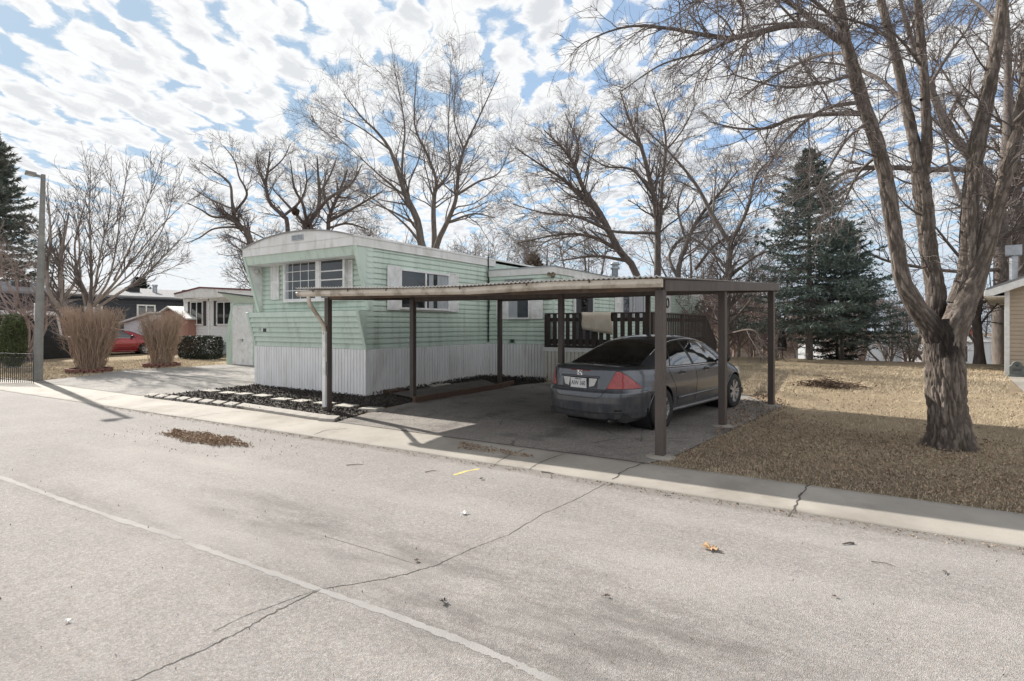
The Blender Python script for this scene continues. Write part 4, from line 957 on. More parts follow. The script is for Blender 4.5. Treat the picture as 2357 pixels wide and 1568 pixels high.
rr_, ff_ = atg(1521.6, 988), atg(1686, 938.5)
hd = math.atan2(ff_.y-rr_.y, ff_.x-rr_.x)
wb = (ff_-rr_).to_2d().length
cl = Vector((1.08, -.86)); ca_, sa_ = math.cos(hd), math.sin(hd)
loc = Vector((rr_.x-(ca_*cl.x-sa_*cl.y), rr_.y-(sa_*cl.x+ca_*cl.y), 0)); pt = -math.atan2(ff_.z-rr_.z, wb); loc.z = rr_.z-1.08*math.tan(-pt)+.012
print('wheelbase', wb, 'heading', math.degrees(hd))
make_car('dusty dark grey saloon car parked nose-in under the brown carport', PAINT, loc, hd, pt)
p = atg(142, 822)
red_car = make_car('bright red saloon car parked behind the two clipped twiggy shrubs', PAINTR, (p.x-.45, p.y-.60, p.z+.0), rad(73), 0, detail=False); red_car.scale = (1.10, 1.04, 1.)
# covered car on the far left
def covered_car():
    c0 = atg(95, 826); o = empty('covered_car', (c0.x-.5, c0.y-2.4, c0.z), rad(85), 'car hidden under a loose black cover on the far left', 'car')
    b = MB(); rows = []; r = random.Random(3)
    for i in range(41):
        x = i/40*4.7; e = min(1, (x/.5)**.5 if x < .5 else ((4.7-x)/.5)**.5 if x > 4.2 else 1); t_ = float(np.interp(x, [0, .4, .9, 1.5, 2.6, 3.2, 3.9, 4.7], [.75, 1.0, 1.12, 1.44, 1.46, 1.1, 1.0, .7])); row = []
        for j in range(33):
            a = math.pi*j/32; y = -.92*math.copysign(abs(math.cos(a))**.5, math.cos(a))*(.6+.4*e); z = t_*math.sin(a)**.55*(.8+.2*e)
            row.append((x, y+.02*math.sin(i*1.1+j), max(z+.012*math.sin(i*.9)*math.sin(j*1.3), .02)))
        rows.append(row)
    b.grid(rows); b.build('cover', pm('black_fabric', (.008, .008, .009), (.016, .016, .017), 6, .7), o, True)
    b = MB()
    for x in (.9, 3.7):
        for s in (-1, 1): b.lathe([(0, s*.70), (.30, s*.70), (.32, s*.75), (.32, s*.88), (.2, s*.9)], 24, (x, 0, .32), 'y')
    b.build('wheel', TYRE, o)
covered_car()
# ------------------------------------------------------------------ trees
def base_at(u, v, d):
    p = ad(u, v, d); return (p.x, p.y, g(p.x, p.y)-.05)
def lower(l, z0, k): return [[(x, y, z-k*max(z-z0, 0), r) for x, y, z, r in q] for q in l]
def standard(scale, n1, n2, n3, rmin=.006, droop=0., twig=None, n0=None, wild=1.):
    """three orders of side wood"""
    s = scale
    return [lv(int(n1*.75), .22, .98, 40, 11, 2.5*s, .3, .36, .011*s, 7, .13*wild, .03+droop, 5), lv(int(n2*.7), .15, 1., 44, 14, 1.35*s, .35, .5, rmin*.9, 6, .16*wild, .02+droop, 4),
            lv(int(n3*.8), .15, 1., 46, 16, .70*s, .4, .6, rmin*.68, 5, .20*wild, .01+droop, 3, mat=twig)]
def fork(d, base, stems):
    """stems traced in the picture, the first starts at the base on the ground"""
    b = base_at(base[0], V0+20, d); out = []
    for i, st in enumerate(stems): out.append(trace(d, st))
    z = b; first = out[0]; out[0] = [(z[0], z[1], z[2], first[0][3]*1.35)]+first; return b, out
# T1: leaning tree behind the home's left end
d = 31.; b0 = base_at(612, 740, d)
limbs = [[(*b0, .34)]+trace(d, [(576, 559, 0, 10), (550, 513, 0, 9), (536, 487, 0, 8)])]
limbs = [[(x, y, z, r*.8) for x, y, z, r in l] for l in limbs]
limbs += [trace(d, q, .7) for q in (
    [(536, 487, 0, 5.5), (533, 442, .3, 5), (527, 399, 1., 4), (491, 367, 1.6, 2.6), (460, 342, 2, 1.2)], [(537, 480, 0, 5), (566, 438, -.6, 4.2), (563, 412, -1, 3.6), (550, 386, -1.2, 3), (540, 344, -1., 2.4), (514, 303, -1, 1)],
    [(533, 489, 0, 5), (491, 490, -1, 4), (465, 474, -2, 3), (432, 455, -2.4, 1.4)], [(556, 524, 0, 4.5), (540, 516, .1, 4.2), (491, 520, .8, 3.4), (458, 543, 1.4, 2.6), (426, 558, 1.4, 1.2)],
    [(530, 466, 0, 3.8), (484, 442, 1.4, 3), (442, 412, 2.2, 1.2)], [(551, 514, 0, 3), (600, 540, 1, 2), (640, 560, 1.5, 1)])]
bare_tree('bare_tree', b0, lower(limbs, 6, .12), BARK, 'leaning bare tree whose trunk rises behind the left end of the green home', 11, standard(.62, 70, 700, 3600, .008, -.0, TWIG), 1)
# T2: twin tree behind the home's roof, left of the tall one
d = 35.; b0 = base_at(700, 740, d)
limbs = [[(*b0, .30)]+trace(d, [(701, 530, 0, 7), (706, 510, 0, 6.5)])]
limbs += [trace(d, q) for q in (
    [(706, 512, 0, 6), (729, 478, 0, 5), (735, 438, .5, 4), (732, 386, 1, 3), (729, 330, 1, 1.2)], [(729, 478, 0, 4.5), (758, 442, -.5, 4), (807, 406, -1, 3), (833, 355, -1, 1.2)],
    [(703, 513, 0, 4), (660, 458, 1, 3), (628, 419, 1.5, 1.4)], [(706, 507, 0, 4), (696, 458, -1, 3.4), (677, 416, -1.4, 2.6), (668, 345, -1.4, 1)], [(735, 430, .5, 3), (760, 380, 1, 2.2), (775, 335, 1.4, 1)])]
bare_tree('bare_tree', b0, lower(limbs, 7, .12), BARK, 'short bare tree behind the roof with the squirrel nest in its fork', 12, standard(.68, 90, 750, 3200, .008, 0, TWIG), 1)
b0 = base_at(672, 740, d)
limbs = [[(*b0, .22)]+trace(d, [(662, 530, 0, 5.5), (651, 490, 0, 5), (621, 455, 0, 4.4), (611, 409, 0, 4), (615, 377, 0, 3), (621, 320, 0, 1.2)])]
limbs += [trace(d, q) for q in ([(651, 490, 0, 4), (690, 450, 1, 3), (705, 400, 1.4, 2), (700, 350, 1.4, 1)], [(611, 412, 0, 3), (596, 370, -.6, 2), (590, 325, -1, 1)], [(615, 377, 0, 2.4), (650, 340, .8, 1.6), (668, 300, 1, .9)])]
bare_tree('bare_tree', b0, lower(limbs, 7, .12), BARK, 'slender crooked bare tree between the leaning tree and the nest tree', 13, standard(.65, 70, 480, 1900, .008, 0, TWIG), 1)
p = ad(680, 488, 34.6); rng = np.random.default_rng(5)
C = rng.normal(size=(900, 3)); C /= np.linalg.norm(C, axis=1, keepdims=True); C *= (.22*rng.random((900, 1))**.4); V, Fq = leaf_cloud(rng, C, .14, .5)
o = link('squirrel_nest', np_mesh('squirrel_nest', V, Fq), LEAFD); o.location = p; tag(o, 'round leafy squirrel nest high in the bare tree behind the roof', 'nest')
d = 37.; b0 = base_at(755, 740, d)
limbs = [[(*b0, .2)]+trace(d, [(755, 530, 0, 5), (761, 490, 0, 4.4), (781, 442, 0, 3.6), (800, 390, 0, 1.4)])]+[trace(d, q) for q in ([(757, 510, 0, 3.6), (830, 470, -1, 2.6), (880, 440, -1, 1.4)], [(761, 492, 0, 3), (745, 440, 1, 2.4), (752, 390, 1, 1)], [(756, 525, 0, 3), (800, 515, 1, 2.4), (850, 530, 1.4, 1.2)])]
bare_tree('bare_tree', b0, limbs, BARK, 'dense bare tree just left of the tallest tree behind the roof', 14, standard(.75, 110, 900, 3300, .008, 0, TWIG), 1)
# T3: tall vase-shaped tree above the middle of the home
d = 28.; b0 = base_at(990, 745, d)
limbs = [[(*b0, .42)]+trace(d, [(985, 640, 0, 16), (969, 562, 0, 12), (960, 507, 0, 10.5), (937, 452, 0, 9), (921, 403, 0, 7), (898, 328, -.4, 5), (865, 279, -1, 3.6), (833, 246, -1.4, 2.6), (790, 185, -1.8, 1.)])]
limbs += [trace(d, q) for q in (
    [(990, 640, 0, 11), (999, 565, .4, 8.5), (997, 490, .8, 7.5), (999, 442, 1.2, 6.5), (1003, 400, 1.5, 5), (979, 328, 2, 3.8), (953, 255, 2.4, 2.6), (960, 110, 2.8, .9)], [(995, 640, 0, 12), (1005, 565, -.3, 9), (1028, 513, -.8, 7.5), (1048, 458, -1.2, 6), (1054, 393, -1.6, 5), (1067, 328, -1.8, 3.8), (1100, 250, -2, 2.4), (1150, 130, -2.2, .9)],
    [(923, 408, 0, 4.6), (927, 328, .8, 3.6), (930, 256, 1.4, 2.4), (905, 100, 2., .9)], [(1050, 444, -1.2, 4), (1100, 409, -.4, 3), (1149, 383, .4, 1.8), (1180, 300, 1, .9)], [(1001, 428, 1.2, 4), (1035, 377, 2, 3), (1031, 295, 2.6, 2), (1038, 110, 3, .8)],
    [(963, 520, 0, 4), (904, 484, 1.4, 3), (865, 464, 2.2, 1.6), (800, 420, 3, .9)], [(970, 565, 0, 4), (935, 520, -1, 3.4), (872, 465, -2, 2), (820, 430, -2.5, .9)], [(937, 450, 0, 4), (880, 400, -1.6, 2.6), (810, 330, -2.6, 1.2), (760, 280, -3, .8)],
    [(1028, 513, -.8, 4), (1090, 490, .6, 2.6), (1140, 500, 1.6, 1.2)], [(898, 328, -.4, 3), (830, 270, .8, 2), (760, 230, 1.6, .9)], [(1067, 328, -1.8, 2.6), (1045, 250, -3, 1.8), (1050, 130, -3.6, .8)])]
limbs = [[(x, y, z-.10*max(z-7, 0), r*.76) for x, y, z, r in l] for l in limbs]
bare_tree('bare_tree', b0, limbs, BARKW, 'tallest vase-shaped bare tree rising behind the middle of the green home', 15, standard(.95, 330, 1900, 6500, .0075, .012, TWIG), 1)
# T5: crowded leaning trees right of the home
d = 33.; b0 = base_at(1500, 740, d)
limbs = [[(*b0, .3)]+trace(d, [(1465, 634, 0, 9), (1424, 576, 0, 8.5), (1380, 491, 0, 7.5), (1345, 440, 0, 6), (1322, 383, 0, 4.6), (1297, 344, 0, 3.4), (1252, 300, 0, 1.2)])]
limbs += [trace(d, q) for q in ([(1378, 490, 0, 5.5), (1329, 446, -.8, 4.6), (1297, 414, -1.2, 3.8), (1249, 383, -1.6, 2.6), (1185, 340, -2, 1.)], [(1322, 383, 0, 3.6), (1330, 330, 1, 2.4), (1300, 262, 1.4, 1)],
    [(1424, 576, 0, 5), (1360, 545, 1, 4), (1290, 540, 1.6, 2.6), (1190, 560, 2, 1.2)], [(1400, 530, 0, 4.6), (1330, 500, -1, 3.4), (1250, 490, -1.6, 2), (1180, 470, -2, 1)], [(1440, 600, 0, 4.4), (1370, 590, -.8, 3), (1290, 600, -1.4, 1.4)])]
bare_tree('bare_tree', b0, limbs, BARKW, 'bare tree leaning left over the side addition, its boughs reaching toward the home', 16, standard(.95, 230, 1700, 6000, .0085, .0, TWIG), 1)
d = 32.; b0 = base_at(1515, 740, d)
limbs = [[(*b0, .28)]+trace(d, [(1513, 631, 0, 8.5), (1513, 535, 0, 7.5), (1507, 472, 0, 6.5), (1494, 408, 0, 5.5), (1475, 338, 0, 4.4), (1450, 281, 0, 3), (1425, 205, 0, 1.1)])]
limbs += [trace(d, q) for q in ([(1514, 540, 0, 5.5), (1520, 500, .6, 5), (1523, 424, 1.4, 4.2), (1532, 344, 2, 3.2), (1526, 281, 2.2, 2.2), (1500, 205, 2.4, 1.)], [(1504, 450, 0, 3.8), (1456, 392, -1.4, 3), (1392, 382, -2, 2), (1330, 340, -2.4, 1)],
    [(1511, 537, 0, 4), (1408, 532, -1, 3.2), (1360, 503, -1.4, 2.2), (1297, 497, -1.6, 1)], [(1530, 350, 2, 2.6), (1570, 300, 2.4, 1.8), (1600, 240, 2.4, .9)], [(1475, 338, 0, 3), (1420, 300, -1, 2), (1380, 260, -1.4, 1)])]
bare_tree('bare_tree', b0, limbs, BARKW, 'upright forked bare tree directly above the near end of the carport roof', 17, standard(.9, 190, 1500, 5600, .0085, .0, TWIG), 1)
d = 30.; b0 = base_at(1570, 740, d)
limbs = [[(*b0, .22)]+trace(d, [(1560, 640, 0, 6.5), (1580, 560, 0, 5.4), (1610, 500, 0, 4.4), (1660, 440, 0, 3), (1700, 390, 0, 1.2)])]+[trace(d, q) for q in ([(1560, 640, 0, 4.4), (1540, 590, 1, 3.6), (1575, 545, 1.4, 2.6), (1640, 530, 1.6, 1.2)], [(1600, 620, 0, 4), (1650, 560, -1, 3), (1700, 540, -1.4, 1.4)], [(1580, 560, 0, 3.4), (1560, 480, 1, 2.4), (1575, 420, 1, 1)])]
bare_tree('bare_tree', b0, limbs, BARKW, 'low bare tree between the upright forked tree and the one left of the spruce', 18, standard(.8, 110, 900, 3200, .008, .0, TWIG), 1)
# T6: wide-forked tree left of the blue spruce
d = 23.; b0 = base_at(1668, 834, d)
limbs = [[(*b0, .24)]+trace(d, [(1669, 780, 0, 10), (1672, 700, 0, 9), (1675, 637, 0, 8), (1681, 556, 0, 7)])]
limbs += [trace(d, q) for q in ([(1680, 562, 0, 5.5), (1640, 496, .4, 5), (1596, 417, .8, 3.6), (1530, 340, 1, 2.4), (1475, 290, 1, 1)], [(1681, 560, 0, 5), (1719, 483, -.4, 4.2), (1741, 404, -.8, 3), (1785, 355, -1, 1.2)], [(1684, 633, 0, 3.8), (1741, 589, -1, 3), (1794, 571, -1.4, 1.6)],
    [(1672, 618, 0, 3.2), (1622, 567, 1, 2.4), (1580, 540, 1.4, 1.2)], [(1672, 752, 0, 3.6), (1720, 700, -1, 2.8), (1760, 640, -1.4, 1.2)], [(1672, 770, 0, 3.4), (1730, 760, -1.4, 2.6), (1760, 790, -1.8, 1.2)], [(1640, 496, .4, 3), (1645, 430, 1.4, 2), (1650, 380, 1.8, 1)])]
bare_tree('bare_tree', b0, limbs, BARKW, 'wide-forked bare tree at the lawn edge just left of the blue spruce', 19, standard(.75, 150, 1200, 4800, .007, -.006, TWIG), 1)
# crape myrtle like tree behind the clipped shrub
d = 22.5; b0 = base_at(205, 830, d)
limbs = [[(*b0, .24)]+trace(d, [(203, 760, 0, 16), (206, 700, 0, 13), (210, 655, 0, 8), (209, 594, 0, 6), (205, 478, 0, 3), (209, 370, 0, 1.)])]
limbs += [trace(d, q) for q in ([(197, 705, 0, 8), (184, 640, -.4, 6), (181, 548, -.6, 4), (163, 465, -.8, 1.4)], [(208, 700, 0, 8), (219, 655, .4, 6), (233, 571, .8, 4), (251, 492, 1, 2.4), (256, 360, 1, 1)], [(215, 705, 0, 8), (260, 655, -.4, 6), (302, 603, -.8, 4.4), (363, 529, -1.2, 2.6), (420, 470, -1.4, 1.)],
    [(220, 710, 0, 8), (298, 659, .6, 6), (335, 631, 1, 4), (395, 571, 1.4, 2.4), (425, 540, 1.4, 1)], [(214, 700, 0, 7), (251, 640, 1, 5), (270, 548, 1.6, 3.4), (279, 468, 1.8, 2.4), (298, 372, 1.8, 1)], [(262, 645, 0, 5), (298, 571, -1.2, 3.6), (335, 478, -1.8, 2.4), (365, 385, -2, 1)], [(232, 690, 0, 5), (330, 600, 1.6, 3.4), (385, 500, 2, 2), (400, 420, 2, 1)])]
L3 = [lv(130, .1, .95, 26, 9, 1.5, .25, .55, .010, 7, .10, .07, 5), lv(700, .15, 1., 30, 10, .95, .3, .6, .008, 5, .12, .06, 4), lv(1500, .2, 1., 34, 12, .5, .3, .65, .0065, 4, .14, .04, 3, mat=TWIG)]
limbs = [[(x, y, z, r*.55) for x, y, z, r in l] for l in limbs]
bare_tree('bare_tree', b0, limbs, BARKL, 'many-stemmed bare tree with upswept pruned limbs behind the clipped shrub', 20, L3, 1)
b0 = base_at(178, 820, d+1)
limbs = [[(*b0, .1)]+trace(d+1, [(168, 760, 0, 8), (150, 708, 0, 7), (141, 680, 0, 6.5), (139, 594, 0, 6), (158, 490, 0, 2)])]+[trace(d+1, q) for q in ([(152, 722, 0, 8), (118, 684, -.4, 6), (107, 631, -.4, 5), (116, 548, -.4, 3.4), (108, 420, -.4, 1)], [(141, 690, 0, 5), (175, 640, .6, 3.6), (172, 560, .8, 2.4), (195, 470, .8, 1)], [(122, 690, 0, 4), (98, 610, .4, 2.6), (125, 500, .6, 1)])]
bare_tree('bare_tree', b0, limbs, BARKL, 'smaller sawn-back bare tree between the street lamp and the upswept tree', 21, [lv(60, .15, .95, 28, 9, 1.3, .25, .55, .010, 7, .1, .06, 5), lv(260, .15, 1, 32, 10, .8, .3, .6, .008, 5, .12, .05, 4), lv(500, .2, 1., 34, 12, .45, .3, .65, .0065, 4, .14, .04, 3, mat=TWIG)], 1)
d = 25.; b0 = base_at(60, 815, d); rr2 = random.Random(8); limbs = []
for i in range(9):
    a = rr2.uniform(-1, 1); limbs.append([(b0[0]+rr2.uniform(-.2, .2), b0[1]+rr2.uniform(-.2, .2), b0[2], .07), (b0[0]+a*.9, b0[1]+rr2.uniform(-.9, .9), 1.8, .045), (b0[0]+a*2.0, b0[1]+rr2.uniform(-1.6, 1.6), 3.6+rr2.uniform(-.5, .5), .025), (b0[0]+a*2.9, b0[1]+rr2.uniform(-2., 2.), 5.6+rr2.uniform(-.8, .8), .008)])
bare_tree('bare_tree', b0, limbs, TWIGP, 'thin pinkish bare ornamental tree left of the street lamp in front of the conifer', 22, [lv(120, .2, .95, 34, 10, 1.5, .3, .5, .008, 6, .12, .0, 4), lv(700, .15, 1, 40, 12, .9, .3, .6, .007, 5, .14, -.01, 3)], 1)
# big shade tree on the lawn, furrowed bark modelled in the mesh
def furrowed(name, pts, n, k, parent, o, seed, foot=False, stain=None, depth=.035):
    L = resample(pts, n); P = L[:, :3]; R = L[:, 3]; T = np.gradient(P, axis=0); T /= np.linalg.norm(T, axis=1, keepdims=True)
    ref = np.array([0., 1., 0.]) if abs((P[-1]-P[0])[1]) < abs((P[-1]-P[0])[2]) else np.array([1., 0, 0]); V = []; Fu = []; St = []
    s = np.concatenate([[0], np.cumsum(np.linalg.norm(np.diff(P, axis=0), axis=1))]); sd = seed*7.3
    for i in range(n):
        a = np.cross(T[i], ref); a /= np.linalg.norm(a); b_ = np.cross(T[i], a)
        for j in range(k):
            q = 2*math.pi*j/k; cs, sn = math.cos(q), math.sin(q); rr = R[i]; w = max(rr*16, 1.2)
            n1 = mnoise.noise(Vector((cs*w*1.0+sd, sn*w*1.0, s[i]*4.2))); n2 = mnoise.noise(Vector((cs*w*2.6+sd, sn*w*2.6, s[i]*8+9)))
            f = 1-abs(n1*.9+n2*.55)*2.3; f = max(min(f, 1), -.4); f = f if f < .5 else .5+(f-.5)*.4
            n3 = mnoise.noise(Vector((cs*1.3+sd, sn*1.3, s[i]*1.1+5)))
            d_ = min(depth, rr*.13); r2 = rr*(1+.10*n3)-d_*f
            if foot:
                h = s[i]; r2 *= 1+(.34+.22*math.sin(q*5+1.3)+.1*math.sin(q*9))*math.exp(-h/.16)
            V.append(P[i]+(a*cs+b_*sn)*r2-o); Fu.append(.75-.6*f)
            St.append(stain(P[i]+(a*cs+b_*sn)*r2) if stain else 0.)
    idx = np.arange(n*k).reshape(n, k); A_ = idx[:-1]; B2 = np.roll(A_, -1, 1); C2 = idx[1:]; D2_ = np.roll(C2, -1, 1)
    me = np_mesh(name, np.array(V), np.stack([A_, B2, D2_, C2], -1).reshape(-1, 4))
    for nm, arr in (('furrow', Fu), ('stain', St)):
        at_ = me.attributes.new(nm, 'FLOAT', 'POINT'); at_.data.foreach_set('value', np.array(arr, np.float32))
    return link(name, me, FBARK, parent, True)
d = 7.45; pb = atg(2186, 1030); ob = np.array((pb.x, pb.y, pb.z)); d = -SA*pb.x+CA*pb.y
big = empty('shade_tree', pb, 0, 'large bare shade tree with furrowed grey trunk on the lawn right of the carport', 'tree')
crot = ad(2172, 800, d)
def wet(p):
    q = (Vector(p)-crot); s = max(0, 1-abs(q.x*.85-.02)/.22)*max(0, min(1, (q.z+.22)/.2))*max(0, min(1, (.75-q.z)/.35)); f = q.dot(Vector((SA, -CA, 0)))
    lowdark = max(0, min(1, (.42-(p[2]-pb.z))/.5))*.40  # trunk gets darker toward the ground
    return max(min(1, s*1.6)*(1 if f > -.35 else .5), lowdark)
LB = [(2186, 1042, 0, 58), (2185, 1000, 0, 52), (2181, 940, 0, 48), (2177, 880, 0, 48), (2172, 820, .0, 47), (2168, 775, .02, 44), (2165, 735, .03, 28)]
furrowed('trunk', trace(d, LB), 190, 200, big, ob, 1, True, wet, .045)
LIMBS = [
    ([(2168, 800, .02, 34), (2140, 750, .0, 31), (2104, 700, -.02, 25), (2078, 645, -.04, 22), (2062, 560, -.05, 20), (2048, 470, -.08, 20), (2038, 411, -.1, 18.5), (2018, 333, -.15, 18), (1985, 235, -.2, 17), (1961, 149, -.3, 15), (1942, 78, -.35, 14), (1928, -10, -.4, 13), (1905, -160, -.5, 9), (1880, -330, -.6, 4)], 182, 96),
    ([(2172, 800, .10, 34), (2158, 740, .22, 28), (2150, 650, .28, 24), (2138, 587, .3, 23), (2126, 470, .32, 22), (2114, 385, .34, 20)], 112, 96),
    ([(2116, 400, .34, 15), (2100, 310, .40, 14), (2083, 235, .45, 13), (2063, 137, .5, 12), (2036, 39, .55, 11), (2015, -60, .6, 9), (1990, -220, .7, 4)], 98, 72),
    ([(2124, 400, .34, 15), (2133, 340, .3, 14), (2128, 200, .2, 12), (2118, 78, .1, 11), (2108, -40, .0, 9), (2100, -220, -.1, 4)], 98, 72),
    ([(2200, 700, .0, 24), (2224, 640, -.03, 26), (2232, 581, -.05, 25), (2231, 500, -.06, 23), (2238, 405, -.05, 22), (2248, 338, -.05, 21), (2265, 257, -.05, 20), (2285, 155, -.1, 18), (2303, 40, -.1, 16), (2320, -160, -.1, 10), (2330, -320, -.1, 5)], 182, 108),
    ([(2178, 805, .0, 40), (2198, 749, -.02, 38), (2234, 662, -.06, 33), (2258, 594, -.12, 28), (2281, 513, -.2, 23), (2302, 446, -.28, 21), (2329, 351, -.38, 18), (2352, 254, -.45, 16), (2372, 120, -.5, 14), (2400, -40, -.6, 10), (2430, -220, -.6, 4)], 100, 60)]
LBR = [  # boughs
    [(1948, 105, -.3, 11), (1915, 80, -.3, 10), (1879, 59, -.35, 9), (1809, 59, -.5, 8), (1711, 84, -.7, 6.6), (1652, 86, -.8, 5.4), (1535, 65, -.9, 4), (1440, 62, -.9, 2.6), (1350, 95, -.8, 1.4), (1310, 130, -.8, .8)],
    [(1885, 62, -.35, 7), (1850, 30, -.3, 6.4), (1790, -10, -.2, 5), (1700, -70, -.1, 3)], [(1990, 262, -.2, 7), (1920, 262, .1, 6), (1830, 270, .4, 5), (1770, 294, .6, 4), (1700, 296, .9, 2.6), (1630, 280, 1.1, 1.2)],
    [(1980, 235, -.2, 6), (1900, 250, -.6, 4.6), (1830, 300, -1., 3.4), (1780, 360, -1.3, 2.2), (1740, 440, -1.5, 1)], [(2000, 280, -.2, 5), (1950, 320, -.7, 3.6), (1900, 400, -1.2, 2.4), (1880, 440, -1.4, 1)],
    [(2028, 350, -.1, 5), (1975, 400, .4, 3.6), (1940, 470, .8, 2.2), (1915, 520, 1, 1)], [(1955, 120, -.3, 5), (1880, 130, .6, 3.8), (1790, 170, 1.3, 2.6), (1700, 230, 1.8, 1.2)], [(2085, 240, .45, 6), (2020, 180, 1, 4.4), (1940, 150, 1.6, 3), (1850, 140, 2, 1.4)],
    [(2120, 230, .2, 5), (2180, 130, .6, 4), (2230, 60, 1, 2.6), (2260, -10, 1.2, 1.2)], [(2260, 320, -.05, 6), (2210, 240, .4, 4.6), (2180, 180, .7, 3), (2140, 120, 1, 1.6)], [(2300, 60, -.1, 6), (2250, 10, .4, 4), (2190, -20, .9, 2)],
    [(2335, 280, -.45, 6), (2390, 230, -.7, 4.6), (2450, 220, -.9, 3)], [(2312, 391, -.35, 7), (2357, 345, -.5, 6), (2420, 300, -.6, 4)], [(1968, 170, -.3, 5), (1900, 190, -1, 3.6), (1800, 200, -1.7, 2.6), (1680, 170, -2.2, 1.2)], [(1938, 60, -.35, 5), (1850, -10, -1.2, 4), (1720, -20, -2, 2.6), (1580, 10, -2.4, 1.2)],
    [(2050, 90, .5, 5), (2000, 60, -.4, 3.6), (1930, 40, -1.2, 2.4), (1830, 30, -1.8, 1.2)], [(2120, 150, .2, 4.6), (2080, 100, -.6, 3.4), (2040, 60, -1.2, 2)], [(1700, 86, -.7, 4), (1620, 120, -.4, 3), (1520, 150, -.1, 2), (1430, 210, .1, 1)]]
Lall = []
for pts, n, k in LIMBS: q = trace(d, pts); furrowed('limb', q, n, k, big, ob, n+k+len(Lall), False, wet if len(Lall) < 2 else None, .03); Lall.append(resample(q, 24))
for pts in LBR: q = trace(d, pts); Lall.append(resample(q, 24)); V, Fq = tubes(resample(q, 30)[None, :, :3]-ob, resample(q, 30)[None, :, 3], 10); link('bough', np_mesh('bough', V, Fq), BARK, big, True)
rng = np.random.default_rng(77); L = np.array(Lall); P = L[:, :, :3]-ob; Rr = L[:, :, 3]; parts = []
Pb, Rb = P[len(LIMBS):], Rr[len(LIMBS):]
a1 = shoots(rng, Pb, Rb, 230, .1, 1., 46, 14, .80, .3, .45, .006, 8, .13, -.02)
a0 = shoots(rng, P[:6], Rr[:6], 75, .42, 1., 55, 14, .75, .35, .16, .006, 8, .14, .02)
c1 = (np.concatenate([a1[0], a0[0]]), np.concatenate([a1[1], a0[1]]))
c2 = shoots(rng, *c1, 2100, .1, 1., 46, 15, .42, .35, .55, .0036, 7, .17, -.015); c2b = shoots(rng, Pb, Rb, 330, .1, 1., 52, 15, .40, .35, .3, .0036, 7, .16, -.03)
c2 = (np.concatenate([c2[0], c2b[0]]), np.concatenate([c2[1], c2b[1]])); c3 = shoots(rng, *c2, 8500, .1, 1., 46, 16, .20, .35, .6, .0024, 5, .2, -.01)
pw = shoots(rng, P[:6], Rr[:6], 620, .30, 1., 75, 15, .30, .4, .04, .003, 5, .22, .0); pw2 = shoots(rng, *pw, 900, .2, 1., 45, 15, .14, .4, .6, .0024, 4, .2, .0)
V, Fq = join([tubes(*c1, 5), tubes(*c2, 4), tubes(*c3, 3)]); link('crown', np_mesh('crown', V, Fq), TWIG, big)
V, Fq = join([tubes(*pw, 4), tubes(*pw2, 3)]); link('water_shoot', np_mesh('water_shoot', V, Fq), pm('pale_shoot_bark', (.24, .185, .155), (.15, .115, .1), 4, .9), big)['kind'] = 'stuff'
# trees behind the shade tree, right side
d = 25.; b0 = base_at(2306, 845, d)
limbs = [[(*b0, .34)]+trace(d, [(2305, 760, 0, 24), (2309, 640, 0, 24), (2306, 560, 0, 23), (2290, 470, 0, 21)])]
limbs += [trace(d, q) for q in ([(2290, 480, 0, 17), (2262, 400, 0, 15), (2220, 345, 0, 13), (2180, 290, .2, 11), (2140, 200, .4, 9), (2100, 100, .6, 7), (2060, -40, .8, 4)], [(2295, 480, 0, 17), (2312, 380, .4, 15), (2320, 260, .8, 12), (2318, 100, 1, 9), (2310, -60, 1.2, 5)],
    [(2270, 420, 0, 9), (2216, 391, -.4, 8), (2153, 391, -.8, 7.6), (2059, 386, -1.2, 7), (1985, 388, -1.6, 6), (1930, 405, -1.8, 4), (1890, 440, -1.9, 1.5)], [(2215, 340, 0, 6), (2160, 250, 1.2, 5), (2120, 170, 2, 3)], [(2318, 300, .8, 7), (2357, 200, 1.2, 5), (2400, 100, 1.4, 3)], [(2306, 620, 0, 6), (2200, 625, -.6, 5), (2060, 605, -1.4, 4), (1990, 580, -2, 1.6)])]
bare_tree('bare_tree', b0, limbs, BARKW, 'thick bare tree beside the tan house with a bough crossing behind the shade tree', 31, standard(1., 150, 1000, 3000, .007, .0, TWIG), 1, 14)
d = 21.; b0 = base_at(2254, 840, d)
limbs = [[(*b0, .22)]+trace(d, [(2253, 800, 0, 12), (2246, 720, 0, 12), (2250, 640, 0, 11), (2240, 560, 0, 10), (2222, 480, 0, 8)])]+[trace(d, q) for q in ([(2222, 490, 0, 6), (2190, 400, .4, 4.6), (2175, 320, .6, 3), (2150, 240, .6, 1.4)], [(2250, 640, 0, 5), (2190, 570, -.6, 4), (2150, 520, -1, 2.4), (2110, 480, -1, 1.2)], [(2252, 800, 0, 4), (2226, 760, .6, 3), (2215, 700, .8, 1.4)], [(2235, 540, 0, 4), (2260, 460, .6, 3), (2262, 400, .8, 1.2)])]
bare_tree('bare_tree', b0, limbs, BARKW, 'slim bare tree half hidden behind the shade tree trunk at the lawn edge', 32, standard(.75, 100, 800, 2600, .0065, -.006, TWIG), 1, 10)
d = 27.; b0 = base_at(2350, 845, d)
limbs = [[(*b0, .28)]+trace(d, [(2352, 640, 0, 20), (2340, 480, 0, 18), (2335, 380, 0, 15), (2349, 260, 0, 12), (2357, 100, 0, 8)])]+[trace(d, q) for q in ([(2338, 450, 0, 9), (2370, 380, .5, 7), (2420, 320, .8, 4)], [(2335, 380, 0, 6), (2310, 300, .6, 4), (2285, 240, .8, 2)])]
